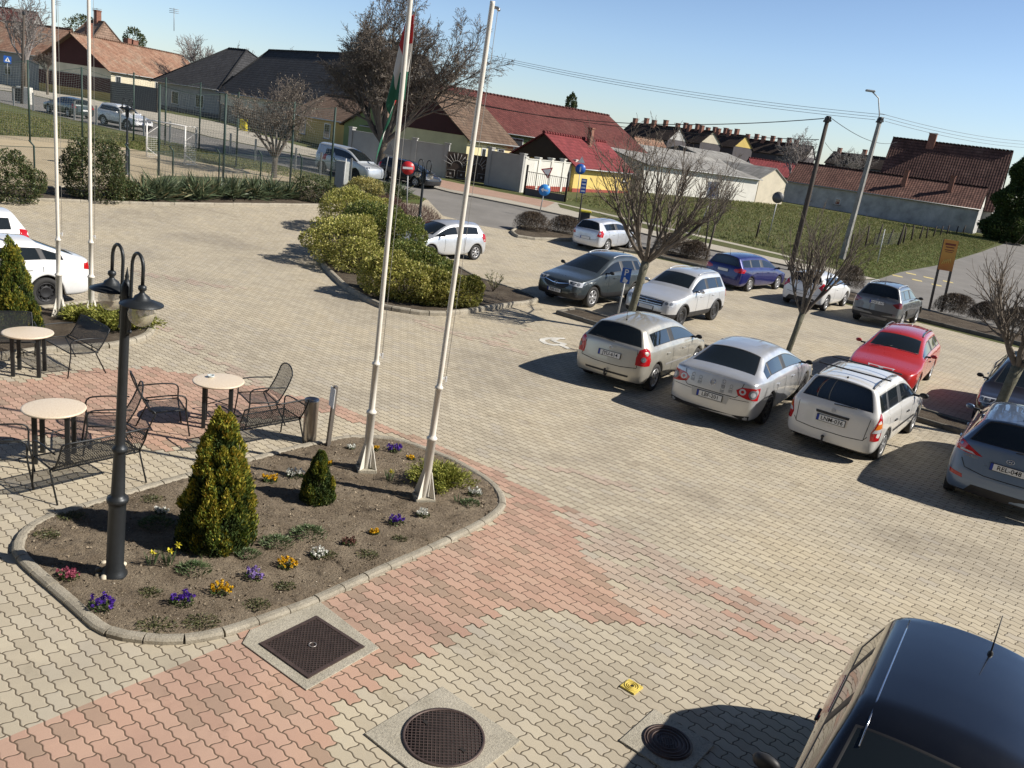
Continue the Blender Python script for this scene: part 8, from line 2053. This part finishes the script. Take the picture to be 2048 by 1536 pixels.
    c = G(50, 208); r = empty('bus_shelter_box', (c.x, c.y, c.z), 0, 'small white meter box at the roadside behind the far left fence', 'cabinet'); r.name = 'meter_box'; mb = MB(); mb.box((0, 0, .7), (1.1, .6, 1.4)); bevel(mb.build('housing', W_WHITE, r), .03); mb = MB(); mb.box((-.5, -.32, .7), (.8, .05, 1.1)); mb.build('grille', M_DPOST, r)
fences()
def poles():
    mw = flat('tarred_wood', (.075, .06, .048), .9, bump=.4, bscale=20); mc = flat('pole_concrete', (.26, .25, .23), .9, var=.25, scale=3, bump=.3)
    ends = {}
    def pole(label, base, top, r0_, r1_, mat, sq=False, name='utility_pole', cross=True, dist=None):
        g = G(*base); t = at(top[0], top[1], g.y) - g; r = empty(name, (g.x, g.y, g.z), 0, label, 'utility pole', 'utility poles'); mb = MB(); mb.tube([(0, 0, -.3), t * .5, t], [r0_, (r0_ + r1_) / 2, r1_], 4 if sq else 12, smooth=not sq); mb.build('shaft', mat, r)
        mb = MB(); R = t.to_track_quat('Z', 'Y').to_matrix()
        if cross:
            mb.box(t * .97, (1.0, .10, .10), R=R); mb.build('crossarm', mat, r); mb = MB()
            for k in (-.42, -.15, .15, .42): mb.lathe([(0, 0), (.035, .01), (.05, .05), (.03, .1), (.045, .13), (0, .16)], 8, t * .97 + R @ Vector((k, 0, .05)))
            mb.build('insulators', M_TRIM, r)
        mb = MB(); mb.lathe([(r1_ + .02, 0), (r1_ + .04, .12), (r1_ + .01, .3)], 10, t * .96); mb.build('band', M_TRIM, r)
        return g + t, r
    t1, r1_ = pole('grey concrete utility pole carrying a street lamp arm', (1683, 520), (1762, 234), .21, .13, mc, True)
    b = t1 - Vector(r1_.location); a = b - Vector((.1, 0, .9)); q = at(1757, 196, t1.y) - Vector(r1_.location); e = at(1744, 183, t1.y) - Vector(r1_.location)
    mb = MB(); mb.tube([a, b * 1.0 + Vector((-.12, 0, .1)), q, e], .035, 6); arm = mb.build('lamp_arm', M_GALV, r1_); mb = MB(); mb.box(e + Vector((-.1, 0, .02)), (.55, .25, .12)); bevel(mb.build('lantern', M_GALV, arm), .04)
    t2, r2_ = pole('dark wooden utility pole left of the concrete lamp pole', (1580, 541), (1657, 232), .15, .10, mw)
    t3, r3_ = pole('leaning concrete pole at the right edge before the dark conifer', (1985, 480), (2040, 330), .17, .11, mc, True, cross=False)
    t4, r4_ = pole('thin wooden pole at the far left among the houses', (43, 208), (48, 22), .12, .09, mw, cross=False)
    mwire = flat('cable_black', (.02, .02, .02), .7); mwg = flat('wire_grey', (.16, .18, .20), .6)
    def wire(label, a, b, sag, r, m, off=((0, 0, 0),), nm='cable'):
        rt = Vector(a); mb = MB()
        for o in off:
            pts = []
            for i in range(25): t = i / 24; pts.append(Vector(a).lerp(Vector(b), t) + Vector(o) - Vector((0, 0, sag * 4 * t * (1 - t))) - rt)
            mb.tube(pts, r, 4, cap=False)
            break
        ob = mb.build(nm, m, loc=rt); tag(ob, label, 'cable', 'overhead cables')
    far = at(880, 94, 62); far2 = at(600, 62, 80)
    for k, dz in enumerate((0, .18, .36)): wire(['lowest', 'middle', 'highest'][k] + ' of the three thin wires running left from the concrete lamp pole', t1 + Vector((-.3 + .3 * k, 0, dz - .2)), far + Vector((0, 0, dz * .6)), .5, .012, mwg)
    for k, dz in enumerate((0, .2, .4)): wire(['lowest', 'middle', 'highest'][k] + ' of the three wires running right from the concrete lamp pole', t1 + Vector((.3 - .2 * k, 0, dz - .2)), at(2120, 296 - dz * 30, 88), .5, .013, mwg)
    wire('thick black cable running left from the wooden pole across the red roofs', t2 + Vector((-.2, 0, -.15)), at(860, 186, 60), 1.0, .022, mwire)
    wire('second black cable running left lower over the wine red roof', t2 + Vector((-.2, 0, -1.2)), at(870, 188, 60), .6, .018, mwire)
    wire('short black cable from the wooden pole to the farmhouse roof', t2 + Vector((.2, 0, -.1)), at(1795, 284, 100), .6, .018, mwire)
    wire('hanging cable from the wooden pole towards the distant roofs', t2 + Vector((.15, 0, -1.3)), at(1705, 292, 120), .9, .014, mwire)
    wire('slack cable from the leaning concrete pole to the farmhouse', t3 + Vector((-.1, 0, -.2)), at(1925, 345, 110), .8, .018, mwire)
    wire('upper slack cable from the leaning concrete pole to the right', t3, at(2110, 350, 92), .2, .018, mwire)
    for (x, y0, y1, d, lab) in ((348, 16, 62, 128, 'tall television aerial on the orange roof by the brick chimney'), (194, 16, 48, 128, 'television aerial between the two left chimneys'), (113, 0, 45, 140, 'thin radio mast behind the leftmost flagpole')):
        a, b = at(x, y1, d), at(x, y0, d); mb = MB(); mb.tube([a - a, b - a], .05, 5)
        for k in range(3): mb.tube([(b - a) * (.95 - .08 * k) + Vector((-.7, 0, 0)), (b - a) * (.95 - .08 * k) + Vector((.7, 0, 0))], .03, 4)
        tag(mb.build('aerial', M_GALV, loc=a), lab, 'aerial')
poles()
